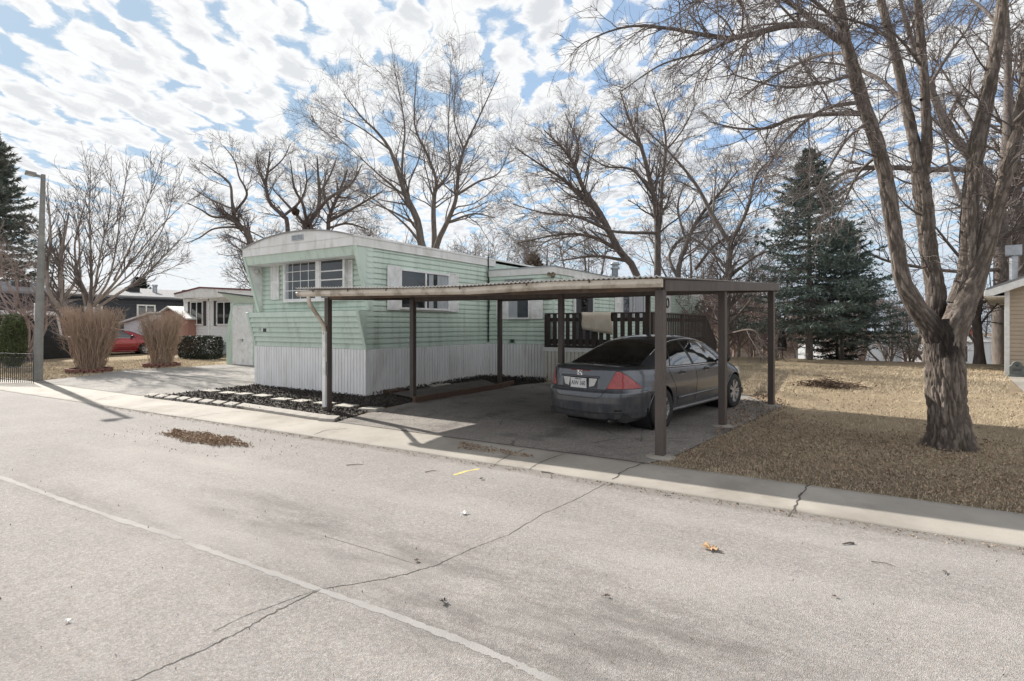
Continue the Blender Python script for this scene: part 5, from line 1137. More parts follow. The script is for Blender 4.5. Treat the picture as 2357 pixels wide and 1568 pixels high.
bare_tree('bare_tree', b0, limbs, BARK, 'bare tree rising over the tan house roof at the right edge', 33, standard(1., 110, 800, 2400, .007, .0, TWIG), 1, 12)
# far small trees beyond the crest and the thicket left of the spruce
def far_tree(u, d, h, seed, label, w=.5, name='bare_tree', bark=BARK, n=(60, 420, 1400), group=None, rm=.012):
    r = random.Random(seed); p = base_at(u, 800, d); limbs = []
    ns = r.randint(3, 5); limbs.append([(*p, h*.022), (p[0]+r.uniform(-.1, .1), p[1], p[2]+h*.18, h*.018), (p[0]+r.uniform(-.3, .3), p[1], p[2]+h*.42, h*.012), (p[0]+r.uniform(-.6, .6)*w, p[1], p[2]+h*.95, .01)])
    for i in range(ns):
        a = r.uniform(0, 6.28); k = h*w*r.uniform(.5, 1.); z = r.uniform(.1, .25)
        limbs.append([(p[0], p[1], p[2]+h*z, h*.013), (p[0]+math.cos(a)*k*.4, p[1]+math.sin(a)*k*.4, p[2]+h*(z+.2), h*.010), (p[0]+math.cos(a)*k*.8, p[1]+math.sin(a)*k*.8, p[2]+h*r.uniform(.6, .75), h*.006), (p[0]+math.cos(a)*k, p[1]+math.sin(a)*k, p[2]+h*r.uniform(.8, .98), .008)])
    s = h/9; return bare_tree(name, p, limbs, bark, label, seed, [lv(n[0], .15, .98, 42, 12, 2.4*s, .3, .45, rm*1.4, 5, .13, .02, 4), lv(n[1], .12, 1., 46, 14, 1.2*s, .3, .55, rm*1.1, 4, .16, .01, 3), lv(n[2], .12, 1., 46, 14, .65*s, .3, .6, rm, 3, .18, 0, 3, mat=TWIG if bark is BARK else bark)], 1, 6, group, n=12)
FT = [(1985, 44, 7.5, 'far bare tree right of the spruce in front of the distant white home', .5), (2045, 46, 8, 'far bare tree standing left of the distant red-edged shed', .5), (2095, 48, 7.5, 'far bare tree behind the distant red-edged shed', .5), (2140, 42, 7, 'far bare tree just left of the shade tree trunk, beyond the crest', .5),
      (1930, 40, 7, 'far bare tree half hidden by the spruce right flank', .5), (1120, 48, 9, 'far bare tree peeping over the roof where the addition begins', .35), (1050, 52, 9, 'far bare tree over the roof, right of the tallest tree', .4), (850, 46, 10, 'far bare tree over the arched roof left of the tallest tree', .5), (1260, 50, 10, 'far bare tree behind the brown conifer', .5), (1350, 46, 10, 'far bare tree behind the leaning boughs over the addition', .5),
      (1620, 40, 8, 'far bare tree behind the deck stair', .45), (1730, 38, 8, 'far bare tree in the thicket left of the spruce', .5), (1590, 52, 12, 'far bare tree seen between the forked trees', .5), (1780, 46, 9, 'far bare tree left of the spruce, behind the thicket', .5), (2270, 60, 9, 'far bare tree between the slim trunk and the tan house', .5), (640, 50, 9, 'far bare tree right of the leaning tree, low over the roof', .5)]
for i, (u, dd, h_, lb, w_) in enumerate(FT): far_tree(u, dd, h_, 100+i, lb, w_, bark=BARK if i % 3 else BARKW, rm=.013)
for i, (u, dd) in enumerate([(1650, 33), (1688, 34), (1722, 33), (1760, 35), (1815, 34), (1645, 26), (1672, 28), (1700, 27), (1735, 29), (1768, 27), (1800, 30), (1830, 28), (1915, 30), (1950, 31), (1985, 33)]):
    far_tree(u, dd, [4.4, 4.6, 4.2, 4.0, 3.8, 3.4, 3.0, 3.6, 2.8, 2.6, 2.4, 2.2, 2.2, 2.6, 2.4][i], 200+i, 'twiggy pale brown bush in the thicket below the spruce', .7, 'bare_bush', TWIGP, (40, 420, 1500), 'thicket bushes at the lawn edge', .009)
# ------------------------------------------------------------------ conifers
def spruce(name, base, h, rad_, seed, label, mat, zb=.14, whorls=26, needle=.10, sub=12, nn=12, lean=0., col=None, trunk=BARK, power=.85, per=9):
    rng = np.random.default_rng(seed); root = empty(name, base, 0, label, 'tree')
    L = np.array([resample([(0, 0, 0, h*.017), (0, 0, h*.3, h*.013), (lean, 0, h*.7, h*.006), (lean, 0, h, .01)], 14)]); V, Fq = tubes(L[:, :, :3], L[:, :, 3], 9); link('trunk', np_mesh('trunk', V, Fq), trunk, root, True)
    BP, BR_ = [], []
    for w in range(whorls):
        t = (w+.3*rng.random())/whorls; z = h*(zb+(1-zb)*t**.92); r = rad_*(1-t)**power*(1 if t > .05 else .85); n = int(per-3*t)
        for k in range(n):
            a = 2*math.pi*(k+rng.random()*.7)/n+w*1.1; Lk = r*(.62+.58*rng.random()); el = -.15+.75*t+.12*rng.normal()
            pts = []; p = np.array([0., 0., z]); 
            for s in np.linspace(0, 1, 7):
                dr = Lk*s; pts.append([math.cos(a)*dr+lean*t, math.sin(a)*dr, z+dr*math.tan(el)*.55-.22*Lk*s*(1-t)+.20*Lk*s**3*(1-t*.4)])
            BP.append(pts); BR_.append(np.linspace(.022*(1-t)+.006, .004, 7))
    BP = np.array(BP); BR_ = np.array(BR_); parts = [tubes(BP, BR_, 4)]
    # flat sprays of side twigs
    m = len(BP)*sub; pi = np.repeat(np.arange(len(BP)), sub); t = .14+.86*np.tile(np.linspace(0, 1, sub), len(BP))+.03*rng.normal(size=m); t = np.clip(t, .1, .995); s = t*5.999; i = s.astype(int); f = (s-i)[:, None]
    p = BP[pi, i]*(1-f)+BP[pi, i+1]*f; T = BP[pi, i+1]-BP[pi, i]; T /= np.linalg.norm(T, axis=1, keepdims=True); Ltot = np.linalg.norm(BP[:, -1]-BP[:, 0], axis=1)[pi]
    side = np.cross(T, [0, 0, 1.]); side /= np.linalg.norm(side, axis=1, keepdims=True); sg = np.where(np.arange(m) % 2, 1, -1)[:, None]
    dv = T*.75+side*sg*(.75+.2*rng.random((m, 1)))+np.array([0, 0, 1.])*(.12*rng.normal(size=(m, 1))-.08); dv /= np.linalg.norm(dv, axis=1, keepdims=True)
    Ls = (.10+.34*Ltot*(1-t*.75))*(.7+.5*rng.random(m)); SP = np.stack([p+dv*(Ls*q)[:, None]+np.array([0, 0, -1])*(Ls*.12*q*q)[:, None] for q in (0, .5, 1.)], 1)
    allP = np.concatenate([SP, BP[:, ::3]]); parts.append(tubes(SP, np.full((m, 3), .006), 3)); V, Fq = join(parts); link('bough', np_mesh('bough', V, Fq), trunk, root)
    # needles: slim blades brushed along every twig
    q = allP; M = len(q)*nn; qi = np.repeat(np.arange(len(q)), nn); u = rng.random(M); a0 = np.where(u[:, None] < .5, q[qi, 0]+(q[qi, 1]-q[qi, 0])*(2*u[:, None]), q[qi, 1]+(q[qi, 2]-q[qi, 1])*(2*u[:, None]-1)); tt = q[qi, 2]-q[qi, 0]; tt /= np.linalg.norm(tt, axis=1, keepdims=True)+1e-9
    rv = rng.normal(size=(M, 3)); rv[:, 2] += .35; rv -= (rv*tt).sum(1, keepdims=True)*tt; rv /= np.linalg.norm(rv, axis=1, keepdims=True); dn = tt*.75+rv*.75; dn /= np.linalg.norm(dn, axis=1, keepdims=True)
    ln = needle*(.6+.8*rng.random(M))[:, None]; w_ = np.cross(dn, rng.normal(size=(M, 3))); w_ /= np.linalg.norm(w_, axis=1, keepdims=True)+1e-9; hw = ln*.14
    V = np.stack([a0-w_*hw, a0+w_*hw, a0+dn*ln], 1).reshape(-1, 3); link('crown', np_mesh('crown', V, np.arange(M*3).reshape(M, 3)), mat, root); return root
p = atg(1862, 829); spruce('blue_spruce', p, (829-342)*(-SA*p.x+CA*p.y)/F, 3.2, 41, 'tall blue spruce standing at the back edge of the brown lawn', SPR, .165, 25, .15, 13, 14, power=.93)
dd = -SA*p.x+CA*p.y
p2 = ad(1936, 800, dd+1.1); p2.z = g(p2.x, p2.y); spruce('blue_spruce', p2, 5.9, 2.7, 42, 'shorter spruce merging into the right flank of the tall blue spruce', SPR, .19, 22, .15, 13, 14, power=.93)
p2 = ad(1925, 800, dd+3.5); p2.z = g(p2.x, p2.y); spruce('young_spruce', p2, 2.6, 1.5, 43, 'small dark spruce in the shade right of the blue spruce trunk', SPRD, .03, 14, .11, 10, 12)
p2 = base_at(-20, 815, 40.); spruce('conifer', p2, 15.8, 5.0, 44, 'big grey-green conifer at the far left edge behind the navy house', pm('grey_green_needles', (.15, .17, .14), (.085, .105, .085), 1.2, .7, c3=(.20, .15, .11), scale3=.8, amt3=.6), .1, 30, .30, 14, 13, per=10)
p2 = base_at(1228, 760, 42.); spruce('brown_conifer', p2, 6.8, 1.5, 45, 'rusty brown conifer peeking over the flat roof of the addition', CEDAR, .1, 22, .2, 8, 14, power=.55)
p2 = base_at(322, 760, 60.); spruce('conifer', p2, 6.6, 1.6, 46, 'small dark round-topped conifer beyond the navy house roof', SPRD, .1, 18, .3, 8, 12, power=.5)
# ------------------------------------------------------------------ shrubs
def vase_shrub(p, h, rt, rb, n, seed, label):
    rng = np.random.default_rng(seed); root = empty('vase_shrub', p, 0, label, 'shrub', 'clipped twiggy shrubs by the driveway')
    a = rng.random(n)*6.283; q = np.sqrt(rng.random(n)); s0 = np.stack([np.cos(a)*q*rb, np.sin(a)*q*rb, np.zeros(n)], 1); rr_ = rt*(q*.82+.24*rng.random(n)+.08*np.sin(a*3+seed)); a2 = a+.35*rng.normal(size=n); e = np.stack([np.cos(a2)*rr_, np.sin(a2)*rr_, h*(.66+.34*rng.random(n)**.45)], 1)
    P = []; 
    for t in np.linspace(0, 1, 7):
        w = t**1.35*(1-.16*max(0, (t-.75)/.25)); x = s0+(e-s0)*np.array([1, 1, 1])*np.stack([np.full(n, w*.75+t*.25)]*2+[np.full(n, t)], 1)+rng.normal(size=(n, 3))*.052*(t > 0); P.append(x)
    P = np.stack(P, 1); R_ = np.linspace(.0085, .0045, 7)[None, :]*(.7+.6*rng.random((n, 1)))
    c1 = shoots(rng, P, R_, n*6, .25, 1., 34, 15, .40, .3, .7, .0036, 4, .16, .06); k = c1[0][:, -1, 2] < h*(1.0+.04*rng.random(len(c1[0]))); c1 = (c1[0][k], c1[1][k])
    c2 = shoots(rng, *c1, n*11, .2, 1., 44, 16, .2, .3, .8, .0034, 3, .2, .04); k = c2[0][:, -1, 2] < h*(1.0+.05*rng.random(len(c2[0]))); c2 = (c2[0][k], c2[1][k])
    V, Fq = tubes(P, R_, 4); link('stem', np_mesh('stem', V, Fq), STEM, root)['kind'] = 'stuff'; V, Fq = join([tubes(*c1, 3), tubes(*c2, 3)]); link('crown', np_mesh('crown', V, Fq), STEM, root)
    return root
p = atg(207, 855); dp = -SA*p.x+CA*p.y; vase_shrub(p, (855-706)*dp/F, 1.12, .38, 330, 51, 'larger flat-topped twiggy brown shrub in a brick ring beside the street lamp')
p = atg(372, 844); dp = -SA*p.x+CA*p.y; vase_shrub(p, (844-716)*dp/F, .90, .36, 230, 52, 'smaller twiggy brown shrub in a brick ring in front of the pink shed')
def brick_ring(p, r, label, nb):
    c = empty('brick_ring', p, 0, label, 'planter ring', 'brick rings around the shrubs'); rr = random.Random(nb)
    src = None
    for lay in range(2):
        for k in range(nb):
            a = 2*math.pi*(k+.5*lay)/nb+rr.uniform(-.04, .04)
            if src is None:
                b = MB(); b.box(-.10, .10, -.05, .05, 0, .07); src = b.build('brick', BRICKR, c, bevel=.006); o = src
            else: o = src.copy(); COL.objects.link(o); o.parent = c
            o.location = (math.cos(a)*r, math.sin(a)*r, .072*lay+.01); o.rotation_euler = (0, 0, a+math.pi/2+rr.uniform(-.08, .08))
    b = MB(); b.lathe([(0, .09), (r-.02, .08)], 24); b.build('soil', TIMBER, c)
brick_ring(atg(205, 857), .62, 'low ring of dark red bricks around the larger twiggy shrub', 17); brick_ring(atg(372, 844), .58, 'low ring of red bricks around the smaller twiggy shrub', 16)
def clipped(name, p, h, rx, ry, seed, label, mat, cat, kind='oval', n=9000, size=.07):
    rng = np.random.default_rng(seed); root = empty(name, p, 0, label, cat)
    if kind == 'oval':
        u = rng.normal(size=(n, 3)); u /= np.linalg.norm(u, axis=1, keepdims=True); bulge = 1+.08*np.sin(u[:, 0]*7+seed)*np.sin(u[:, 2]*6); rr = (rng.random(n)**.25*bulge)[:, None]; u = np.sign(u)*np.abs(u)**.85; C = u*rr*np.array([rx, ry, h*.5])+np.array([0, 0, h*.5])
    else:
        C = (rng.random((n, 3))*2-1); k = rng.integers(0, 3, n); s = np.sign(rng.normal(size=n))*(1-.12*rng.random(n)); C[np.arange(n), k] = s; C *= 1-.10*np.abs(np.prod(C, axis=1, keepdims=True)); C += .04*rng.normal(size=C.shape); C = C*np.array([rx, ry, h*.5])+np.array([0, 0, h*.52])
    V, Fq = leaf_cloud(rng, C, size); link('foliage', np_mesh('foliage', V, Fq), mat, root)
    b = MB(); b.lathe([(.05, 0), (.04, h*.6)], 8); b.build('trunk', BARK, root); return root
p = atg(30, 848); clipped('arborvitae', p, 2.12, .43, .43, 61, 'round-topped clipped evergreen behind the low iron fence', ARB, 'shrub', n=14000, size=.06)
p = ad(-32, 800, 24); p.z = g(p.x, p.y); clipped('arborvitae', p, 2.5, .62, .62, 62, 'evergreen shrub cut off by the left edge of the picture', ARB, 'shrub', n=9000, size=.06)
p = atg(461, 826); clipped('hedge', p, 1.02, 1.08, .5, 63, 'square-clipped dark evergreen hedge in front of the white house', HEDGEM, 'hedge', 'box', 12000, .07)
# ------------------------------------------------------------------ street furniture and buildings
p = atg(86, 877); dl = -SA*p.x+CA*p.y; hl = H-(402-V0)*dl/F-p.z
lamp = empty('street_lamp', p, 0, 'grey square street lamp post leaning a little, with a flat lamp arm', 'street lamp')
top = ad(99, 402, dl)-p
b = MB(); rows = []
for s in np.linspace(0, 1, 5):
    w = .135-.075*s; c_ = top*s; rows.append([(c_.x+w*math.cos(a), c_.y+w*math.sin(a), c_.z) for a in np.linspace(math.pi/4, math.pi/4+2*math.pi, 9)])
b.grid(rows); b.quad(*rows[-1][:-1]); b.build('pole', pm('lamp_grey_paint', (.20, .195, .18), (.15, .145, .135), 5, .6, .1, 30, c3=(.30, .28, .25), scale3=2, amt3=.5), lamp)
e = ad(57, 398, dl-.3)-p; e0 = top+Vector((0, 0, -.08)); hd_ = (e-e0)
b = MB(); b.bar(e0, e0+hd_*.45, .07, .07); b.build('arm', MATS['lamp_grey_paint'], lamp)
b = MB(); b.bar(e0+hd_*.40+Vector((0, 0, .02)), e+Vector((0, 0, .02)), .26, .10); hdm = b.build('lamp_head', MATS['lamp_grey_paint'], lamp, bevel=.015)
b = MB(); b.bar(e0+hd_*.5+Vector((0, 0, -.035)), e0+hd_*.95+Vector((0, 0, -.035)), .2, .012); b.build('lamp_glass', MATS['frosted_lamp_glass'], hdm)
q = ad(84, 719, dl+.18)-p; b = MB(); ax = Vector((CA, -SA, 0)); sgn = Vector((q.x, q.y, q.z)); b.bar(sgn+Vector((0, 0, -.27)), sgn+Vector((0, 0, .27)), .43, .03, (SA, CA, 0)); b.build('notice_board', WHITE, lamp, bevel=.01)
for zz in (.55, 1.7, 2.4):
    b = MB(); c_ = top*(zz/hl); b.box(c_.x-.03+.10, c_.x+.03+.10, c_.y-.135, c_.y-.118, zz-.04, zz+.04)
# low iron fence panel
q0, q1 = atg(-75, 876), atg(76, 883); fence = empty('iron_fence', q1, 0, 'low dark iron picket fence in front of the round clipped evergreen', 'fence')
for k in range(34):
    s = k/33; b = MB(); c_ = q0.lerp(q1, s)-q1; hh_ = .86-(.12 if k % 2 else 0)
    b.box(c_.x-.008, c_.x+.008, c_.y-.008, c_.y+.008, 0, hh_ if k not in (0, 33) else .92); b.build('picket', BLACKM, fence)
b = MB(); a_ = q0-q1; b.bar(a_+Vector((0, 0, .10)), Vector((0, 0, .10)), .012, .02); b.build('bottom_rail', BLACKM, fence)
b = MB(); b.bar(a_+Vector((0, 0, .86)), Vector((0, 0, .86)), .014, .02); b.build('top_rail', BLACKM, fence)
b = MB(); b.bar(a_+Vector((0, 0, .45)), Vector((0, 0, .45)), .012, .016); b.build('middle_rail', BLACKM, fence)

# green garden shed with flared roof behind the home
ps = atg(525, 839); ds = -SA*ps.x+CA*ps.y; zs_ = ps.z; K = ds/F
shed = empty('garden_shed', ps, 0, 'mint green garden shed with white double doors and flared shingle roof', 'shed')
SW = 3.0; hw = H-(700-V0)*K-zs_; he = H-(764-V0)*K-zs_
tpx = .42
b = MB(); SD = 3.0
prof = [(0, 0), (.0, .95), (tpx, hw), (SW-tpx, hw), (SW, .95), (SW, 0)]
for i in range(16):
    z0, z1 = hw*i/16, hw*(i+1)/16; xl = lambda z: 0 if z < .95 else tpx*(z-.95)/(hw-.95)
    b.add([(xl(z0), -.015, z0), (SW-xl(z0), -.015, z0), (SW-xl(z1), 0, z1), (xl(z1), 0, z1)], [(0, 1, 2, 3)])
b.prism([(x, .004, z) for x, z in prof], (0, SD, 0)); b.build('wall', GREEN, shed, fixn=False)
b = MB(); b.box(.36, 1.0, -.05, -.016, .02, hw-.08); b.build('door', WHITE, shed, bevel=.004); b = MB(); b.box(1.008, 1.66, -.05, -.016, .02, hw-.08); d_ = b.build('door', WHITE, shed, bevel=.004)
b = MB(); b.bar((.8, -.06, 1.0), (1.1, -.06, 1.0), .02, .02); b.box(1.03, 1.09, -.07, -.05, .93, 1.03); b.build('latch', STEEL, d_)
b = MB(); b.bar((-.1, -.05, .9), (tpx-.02, -.05, hw+.03), .10, .05, (0, 1, 0)); b.bar((-.02, -.03, 0), (-.02, -.03, .95), .07, .04, (0, 1, 0)); b.build('edge_trim', GREEN2, shed)
zr_ = H-(676-V0)*K-zs_
b = MB(); b.add([(.06, -.40, zr_), (tpx-.03, -.02, hw), (SW-tpx+.03, -.02, hw), (SW-.06, -.40, zr_-.30)], [(0, 1, 2, 3)]); b.add([(.06, -.40, zr_), (tpx-.06, -.0, hw), (tpx-.06, SD, hw), (.06, SD, zr_)], [(0, 1, 2, 3)]); b.build('roof_flare', GREEN2, shed, fixn=False)
b = MB(); b.prism([(.02, -.44, zr_+.005), (SW-.02, -.44, zr_-.29), (SW+.02, 1.2, zr_+.02), (.10, 1.2, zr_+.03)], (0, 0, .05)); b.prism([(.0, 1.2, zr_+.03), (SW, 1.2, zr_+.02), (SW, SD, zr_-.1), (0, SD, zr_-.1)], (0, 0, .05)); b.build('roof', SHEDROOF, shed)

# white home with dark red roof edge
pw_ = ad(424, 800, 30.0); pw_.z = g(pw_.x, pw_.y); wh = empty('white_house', pw_, 0, 'white single-storey home with dark red roof edge and dark shutters', 'house'); FW = ((pw_.x, pw_.y, 0), 0)
hx = lambda u, v=700, y=0: hit(FW, 1, y, u, v)
WW, ZE = 5.4, hit(FW, 1, 0, 424, 690)[2]-pw_.z
b = MB(); siding(b, (0, 0), (WW, 0), (0, -1), 0, ZE, .16, .018); siding(b, (0, 9), (0, 0), (-1, 0), 0, ZE, .16, .018); b.box(.02, WW, .02, 9, 0, ZE); b.build('wall', pm('white_lap_siding', (.70, .71, .73), (.64, .65, .67), 2, .5), wh, fixn=False)
xpk = hit(FW, 1, -.5, 458, 660); zpk = xpk[2]-pw_.z; xl = hit(FW, 1, -.5, 399, 675); zl = xl[2]-pw_.z; xrr = hit(FW, 1, -.5, 590, 666); zrr = xrr[2]-pw_.z
poly = [(xl[0], zl), (xpk[0], zpk), (xrr[0], zrr)]
b = MB(); b.prism([(x, -.5, z) for x, z in poly]+[(x, -.5, z-.07) for x, z in poly[::-1]], (0, 9.6, 0)); b.build('roof', REDROOF, wh)
b = MB(); b.prism([(x, -.46, z-.075) for x, z in poly]+[(xrr[0], -.46, ZE-.02), (xl[0], -.46, zl-.26)], (0, .4, 0)); b.build('fascia', WHITE, wh)
b = MB(); b.box(0, WW, -.06, .05, ZE-.12, ZE+.02); b.box(-.02, .06, -.03, .03, 0, ZE); x_ = hx(482)[0]; b.box(x_-.05, x_+.05, -.06, 0, .2, ZE); b.build('trim', WHITE, wh)
for (ua, ub) in ((440, 468), (500, 534)):
    xa, xb = hx(ua)[0], hx(ub)[0]; z1_, z0_ = hx(ua, 695)[2]-pw_.z, hx(ua, 748)[2]-pw_.z
    window(wh, (0, -.02, 0), 0, xa, xb, z0_, z1_, (.5,), (), .05, .05, bw=.05)
    for c_ in ((xa-.28, xa-.04), (xb+.04, xb+.28)): shutter(wh, (0, -.02, 0), 0, c_[0], c_[1], z0_-.05, z1_+.05, (.5,), pm('dark_plum_shutter', (.05, .033, .038), None) if 'dark_plum_shutter' not in MATS else MATS['dark_plum_shutter'])
b = MB(); b.box(hx(515)[0], hx(527)[0], -.5, -.03, .05, .75); b.build('utility_box', STEEL, wh, bevel=.01)
# navy house with its carport
XN = -39.0; YN0, YN1 = 4.0, 23.5; zn = .3
nv = empty('navy_house', (XN, YN0, 0), 0, 'long dark navy home with grey shingle roof and white window frames', 'house'); FN = ((XN, YN0, 0), 0)
hn = lambda u, v: hit(FN, 0, 0, u, v)
ZN = hn(200, 681)[2]
b = MB(); siding(b, (0, 0), (0, YN1-YN0), (1, 0), 0, ZN, .2, .02); siding(b, (-8, 0), (0, 0), (0, -1), 0, ZN, .2, .02); siding(b, (0, YN1-YN0), (-8, YN1-YN0), (0, 1), 0, ZN, .2, .02); b.box(-8, -.02, .02, YN1-YN0-.02, 0, ZN); b.build('wall', NAVY, nv, fixn=False)
rz_ = hit(FN, 0, -3.6, 100, 656)[2]; L_ = YN1-YN0
b = MB(); b.prism([(.45, -.4, ZN-.02), (-3.8, -.4, rz_), (-8.4, -.4, ZN-.05), (-8.4, -.4, ZN+.05), (-3.8, -.4, rz_+.1), (.45, -.4, ZN+.09)], (0, L_+.8, 0)); rfn = b.build('roof', DARKROOF, nv)
b = MB(); b.box(.42, .47, -.4, L_+.4, ZN-.09, ZN-.025); b.build('gutter', NAVY, nv)
for (ua, ub, va, vb) in ((193, 234, 700, 722), (313, 356, 701, 724)):
    ya, yb = hn(ua, va)[1], hn(ub, va)[1]; zt, zb = hn(ua, va)[2], hn(ua, vb)[2]-.3; window(nv, (.036, 0, 0), math.pi/2, ya, yb, zb, zt, (.5,), (), .07, .09, bw=.08, glass=LITW)
for u in (48, 305, 356, 435):
    yv = hit(FN, 0, -1.8, u, 660)[1]; zv = ZN+(rz_-ZN)*.5; b = MB()
    if u == 356: b.lathe([(.14, zv), (.14, zv+.55), (.2, zv+.56), (.16, zv+.66), (0, zv+.68)], 14, (-1.8, yv, 0))
    else: b.box(-2.1, -1.6, yv-.35, yv+.35, zv, zv+.4)
    b.build('roof_vent', BLACKM if u != 356 else STEEL, rfn)
za = hit(FN, 0, 2.6, 75, 720)[2]
b = MB(); y0, y1 = hit(FN, 0, 2.6, -40, 720)[1], hit(FN, 0, 2.6, 150, 725)[1]; b.box(.02, 2.7, y0, y1, za-.12, za+.1); aw = b.build('carport_roof', WHITE, nv, bevel=.01)
for (u0, v0, u1, v1) in ((130, 722, 143, 760), (163, 727, 181, 768), (92, 730, 96, 790)):
    b = MB(); b.bar(hit(FN, 0, 2.55, u0, v0), hit(FN, 0, 2.55, u1, v1+25), .09, .09); b.build('brace', WHITE, nv)
# pink-brown shed with white roof beside it
pq = ad(384, 815, 32.); pq.z = g(pq.x, pq.y); sh2 = empty('pink_shed', pq, 0, 'pinkish brown gable shed with white roof behind the smaller twiggy shrub', 'shed'); K = 32./F
FS = ((pq.x, pq.y, 0), 0); zpk = hit(FS, 1, -1, 382, 708)[2]-pq.z; x0, x1 = hit(FS, 1, -1, 352, 735)[0], hit(FS, 1, -1, 432, 735)[0]; zev = hit(FS, 1, -1, 432, 733)[2]-pq.z
b = MB(); b.prism([(x0, -1, 0), (x1, -1, 0), (x1, -1, zev), ((x0+x1)/2, -1, zpk-.1), (x0, -1, zev)], (0, 3, 0)); b.build('wall', pm('pink_brown_panel', (.36, .19, .15), (.30, .155, .125), 2, .7, stretch=(3, 3, .5)), sh2)
xm = (x0+x1)/2
for s in (-1, 1):
    b = MB(); xe = xm+s*((x1-x0)/2+.12); b.prism([(xm, -1.15, zpk), (xe, -1.15, zev-.06), (xe, -1.15, zev), (xm, -1.15, zpk+.07)], (0, 3.3, 0)); b.build('roof', WHITE, sh2)
pq2 = ad(312, 815, 31.); pq2.z = g(pq2.x, pq2.y); sh3 = empty('white_shed', pq2, 0, 'low white shed with sloping white roof behind the red car', 'shed'); FS = ((pq2.x, pq2.y, 0), 0)
x0, x1 = hit(FS, 1, 0, 285, 760)[0], hit(FS, 1, 0, 352, 760)[0]; z0, z1 = hit(FS, 1, 0, 285, 745)[2]-pq2.z, hit(FS, 1, 0, 352, 724)[2]-pq2.z
b = MB(); b.prism([(x0, 0, 0), (x1, 0, 0), (x1, 0, z1), (x0, 0, z0)], (0, 2.5, 0)); b.build('wall', MATS['white_lap_siding'], sh3)
b = MB(); b.prism([(x0-.4, -.2, z0-.02), (x1+.05, -.2, z1+.06), (x1+.05, -.2, z1+.14), (x0-.4, -.2, z0+.06)], (0, 2.9, 0)); b.build('roof', WHITE, sh3)

# tan house on the right edge
pt_ = atg(2318, 864); dt_ = -SA*pt_.x+CA*pt_.y; TA = rad(-10.5); th = empty('tan_house', pt_, TA, 'tan vinyl-sided house cut off by the right edge of the picture', 'house'); FT_ = ((pt_.x, pt_.y, 0), TA)
ze = hit(FT_, 1, 0, 2318, 660)[2]-pt_.z
b = MB(); siding(b, (.0, 0), (7, 0), (0, -1), .0, ze+.02, .115, .02); siding(b, (0, 8), (0, 0), (-1, 0), .12, ze, .115, .02); b.prism([(.02, .02, 0), (6.98, .02, 0), (6.98, .02, ze), (3.5, .02, ze+1.3), (.02, .02, ze)], (0, 8, 0))
for i in range(12):
    z0, z1 = ze+.11*i, ze+.11*(i+1); xa = lambda z: (z-ze)/1.35*3.5
    b.add([(xa(z0), -.02, z0), (7-xa(z0), -.02, z0), (7-xa(z1), -.002, z1), (xa(z1), -.002, z1)], [(0, 1, 2, 3)])
b.build('wall', TAN, th, fixn=False)
b = MB(); b.box(-.06, .05, -.06, .05, 0, ze); b.build('corner_trim', WHITE, th, bevel=.005)
b = MB(); b.box(.62, .70, -.05, .02, 0, ze-.45); b.box(.70, 1.5, -.03, .02, 0, ze-.5); b.build('garage_door', TAN, th)
for s in (0, 1):
    pr = [(-.45, ze-.12), (3.5, ze+1.42), (3.5, ze+1.50), (-.45, ze-.04)]; pr = pr if s == 0 else [(7-x, z) for x, z in pr]
    b = MB(); b.prism([(x, -.35, z) for x, z in pr], (0, 8.7, 0)); b.build('roof', DARKROOF, th)
    pr = [(-.47, ze-.26), (-.3, ze-.26), (3.5, ze+1.26), (3.5, ze+1.41), (-.47, ze-.12)]; pr = pr if s == 0 else [(7-x, z) for x, z in pr]
    b = MB(); b.prism([(x, -.37, z) for x, z in pr], (0, .04, 0)); b.build('rake_board', WHITE, th)
b = MB(); b.box(-.5, -.42, -.35, 8.3, ze-.27, ze-.10); b.box(-.45, -.05, -.34, 8.3, ze-.29, ze-.27); b.build('gutter', WHITE, th)
q = hit(FT_, 1, 1.4, 2312, 640); zt_ = hit(FT_, 1, 1.4, 2312, 567)[2]-pt_.z
b = MB(); b.lathe([(.10, ze-.3), (.10, zt_-.3)], 16, (q[0]+.2, 1.4, 0)); b.box(q[0]+.2-.19, q[0]+.2+.19, 1.21, 1.59, zt_-.3, zt_); b.build('flue', STEEL, th)
tb = atg(2341, 869); ts = empty('tombstone_ornament', tb, .15, 'small grey tombstone ornament with a carved skull by the tan wall', 'ornament')
STN = pm('grey_foam_stone', (.16, .17, .16), (.10, .11, .10), 9, .9, .3, 40); K = (-SA*tb.x+CA*tb.y)/F; th_ = 36*K
b = MB(); w_ = .17; b.prism([(-w_, 0, .06), (w_, 0, .06), (w_, 0, th_*.68), (w_*.8, 0, th_*.76)]+[(.11*math.cos(a), 0, th_*.8+.10*math.sin(a)) for a in np.linspace(0, math.pi, 10)]+[(-w_*.8, 0, th_*.76), (-w_, 0, th_*.68)], (0, .07, 0)); b.build('slab', STN, ts, bevel=.008)
b = MB(); b.box(-.21, .21, -.05, .12, 0, .07); b.build('plinth', STN, ts, bevel=.008); b = MB(); b.lathe([(0, -.03), (.035, -.02), (.045, .0)], 12, (0, 0, th_*.8), 'y'); b.box(-.10, .10, -.006, 0, th_*.4, th_*.55); b.build('carving', pm('dark_stone', (.06, .065, .06), None), ts)
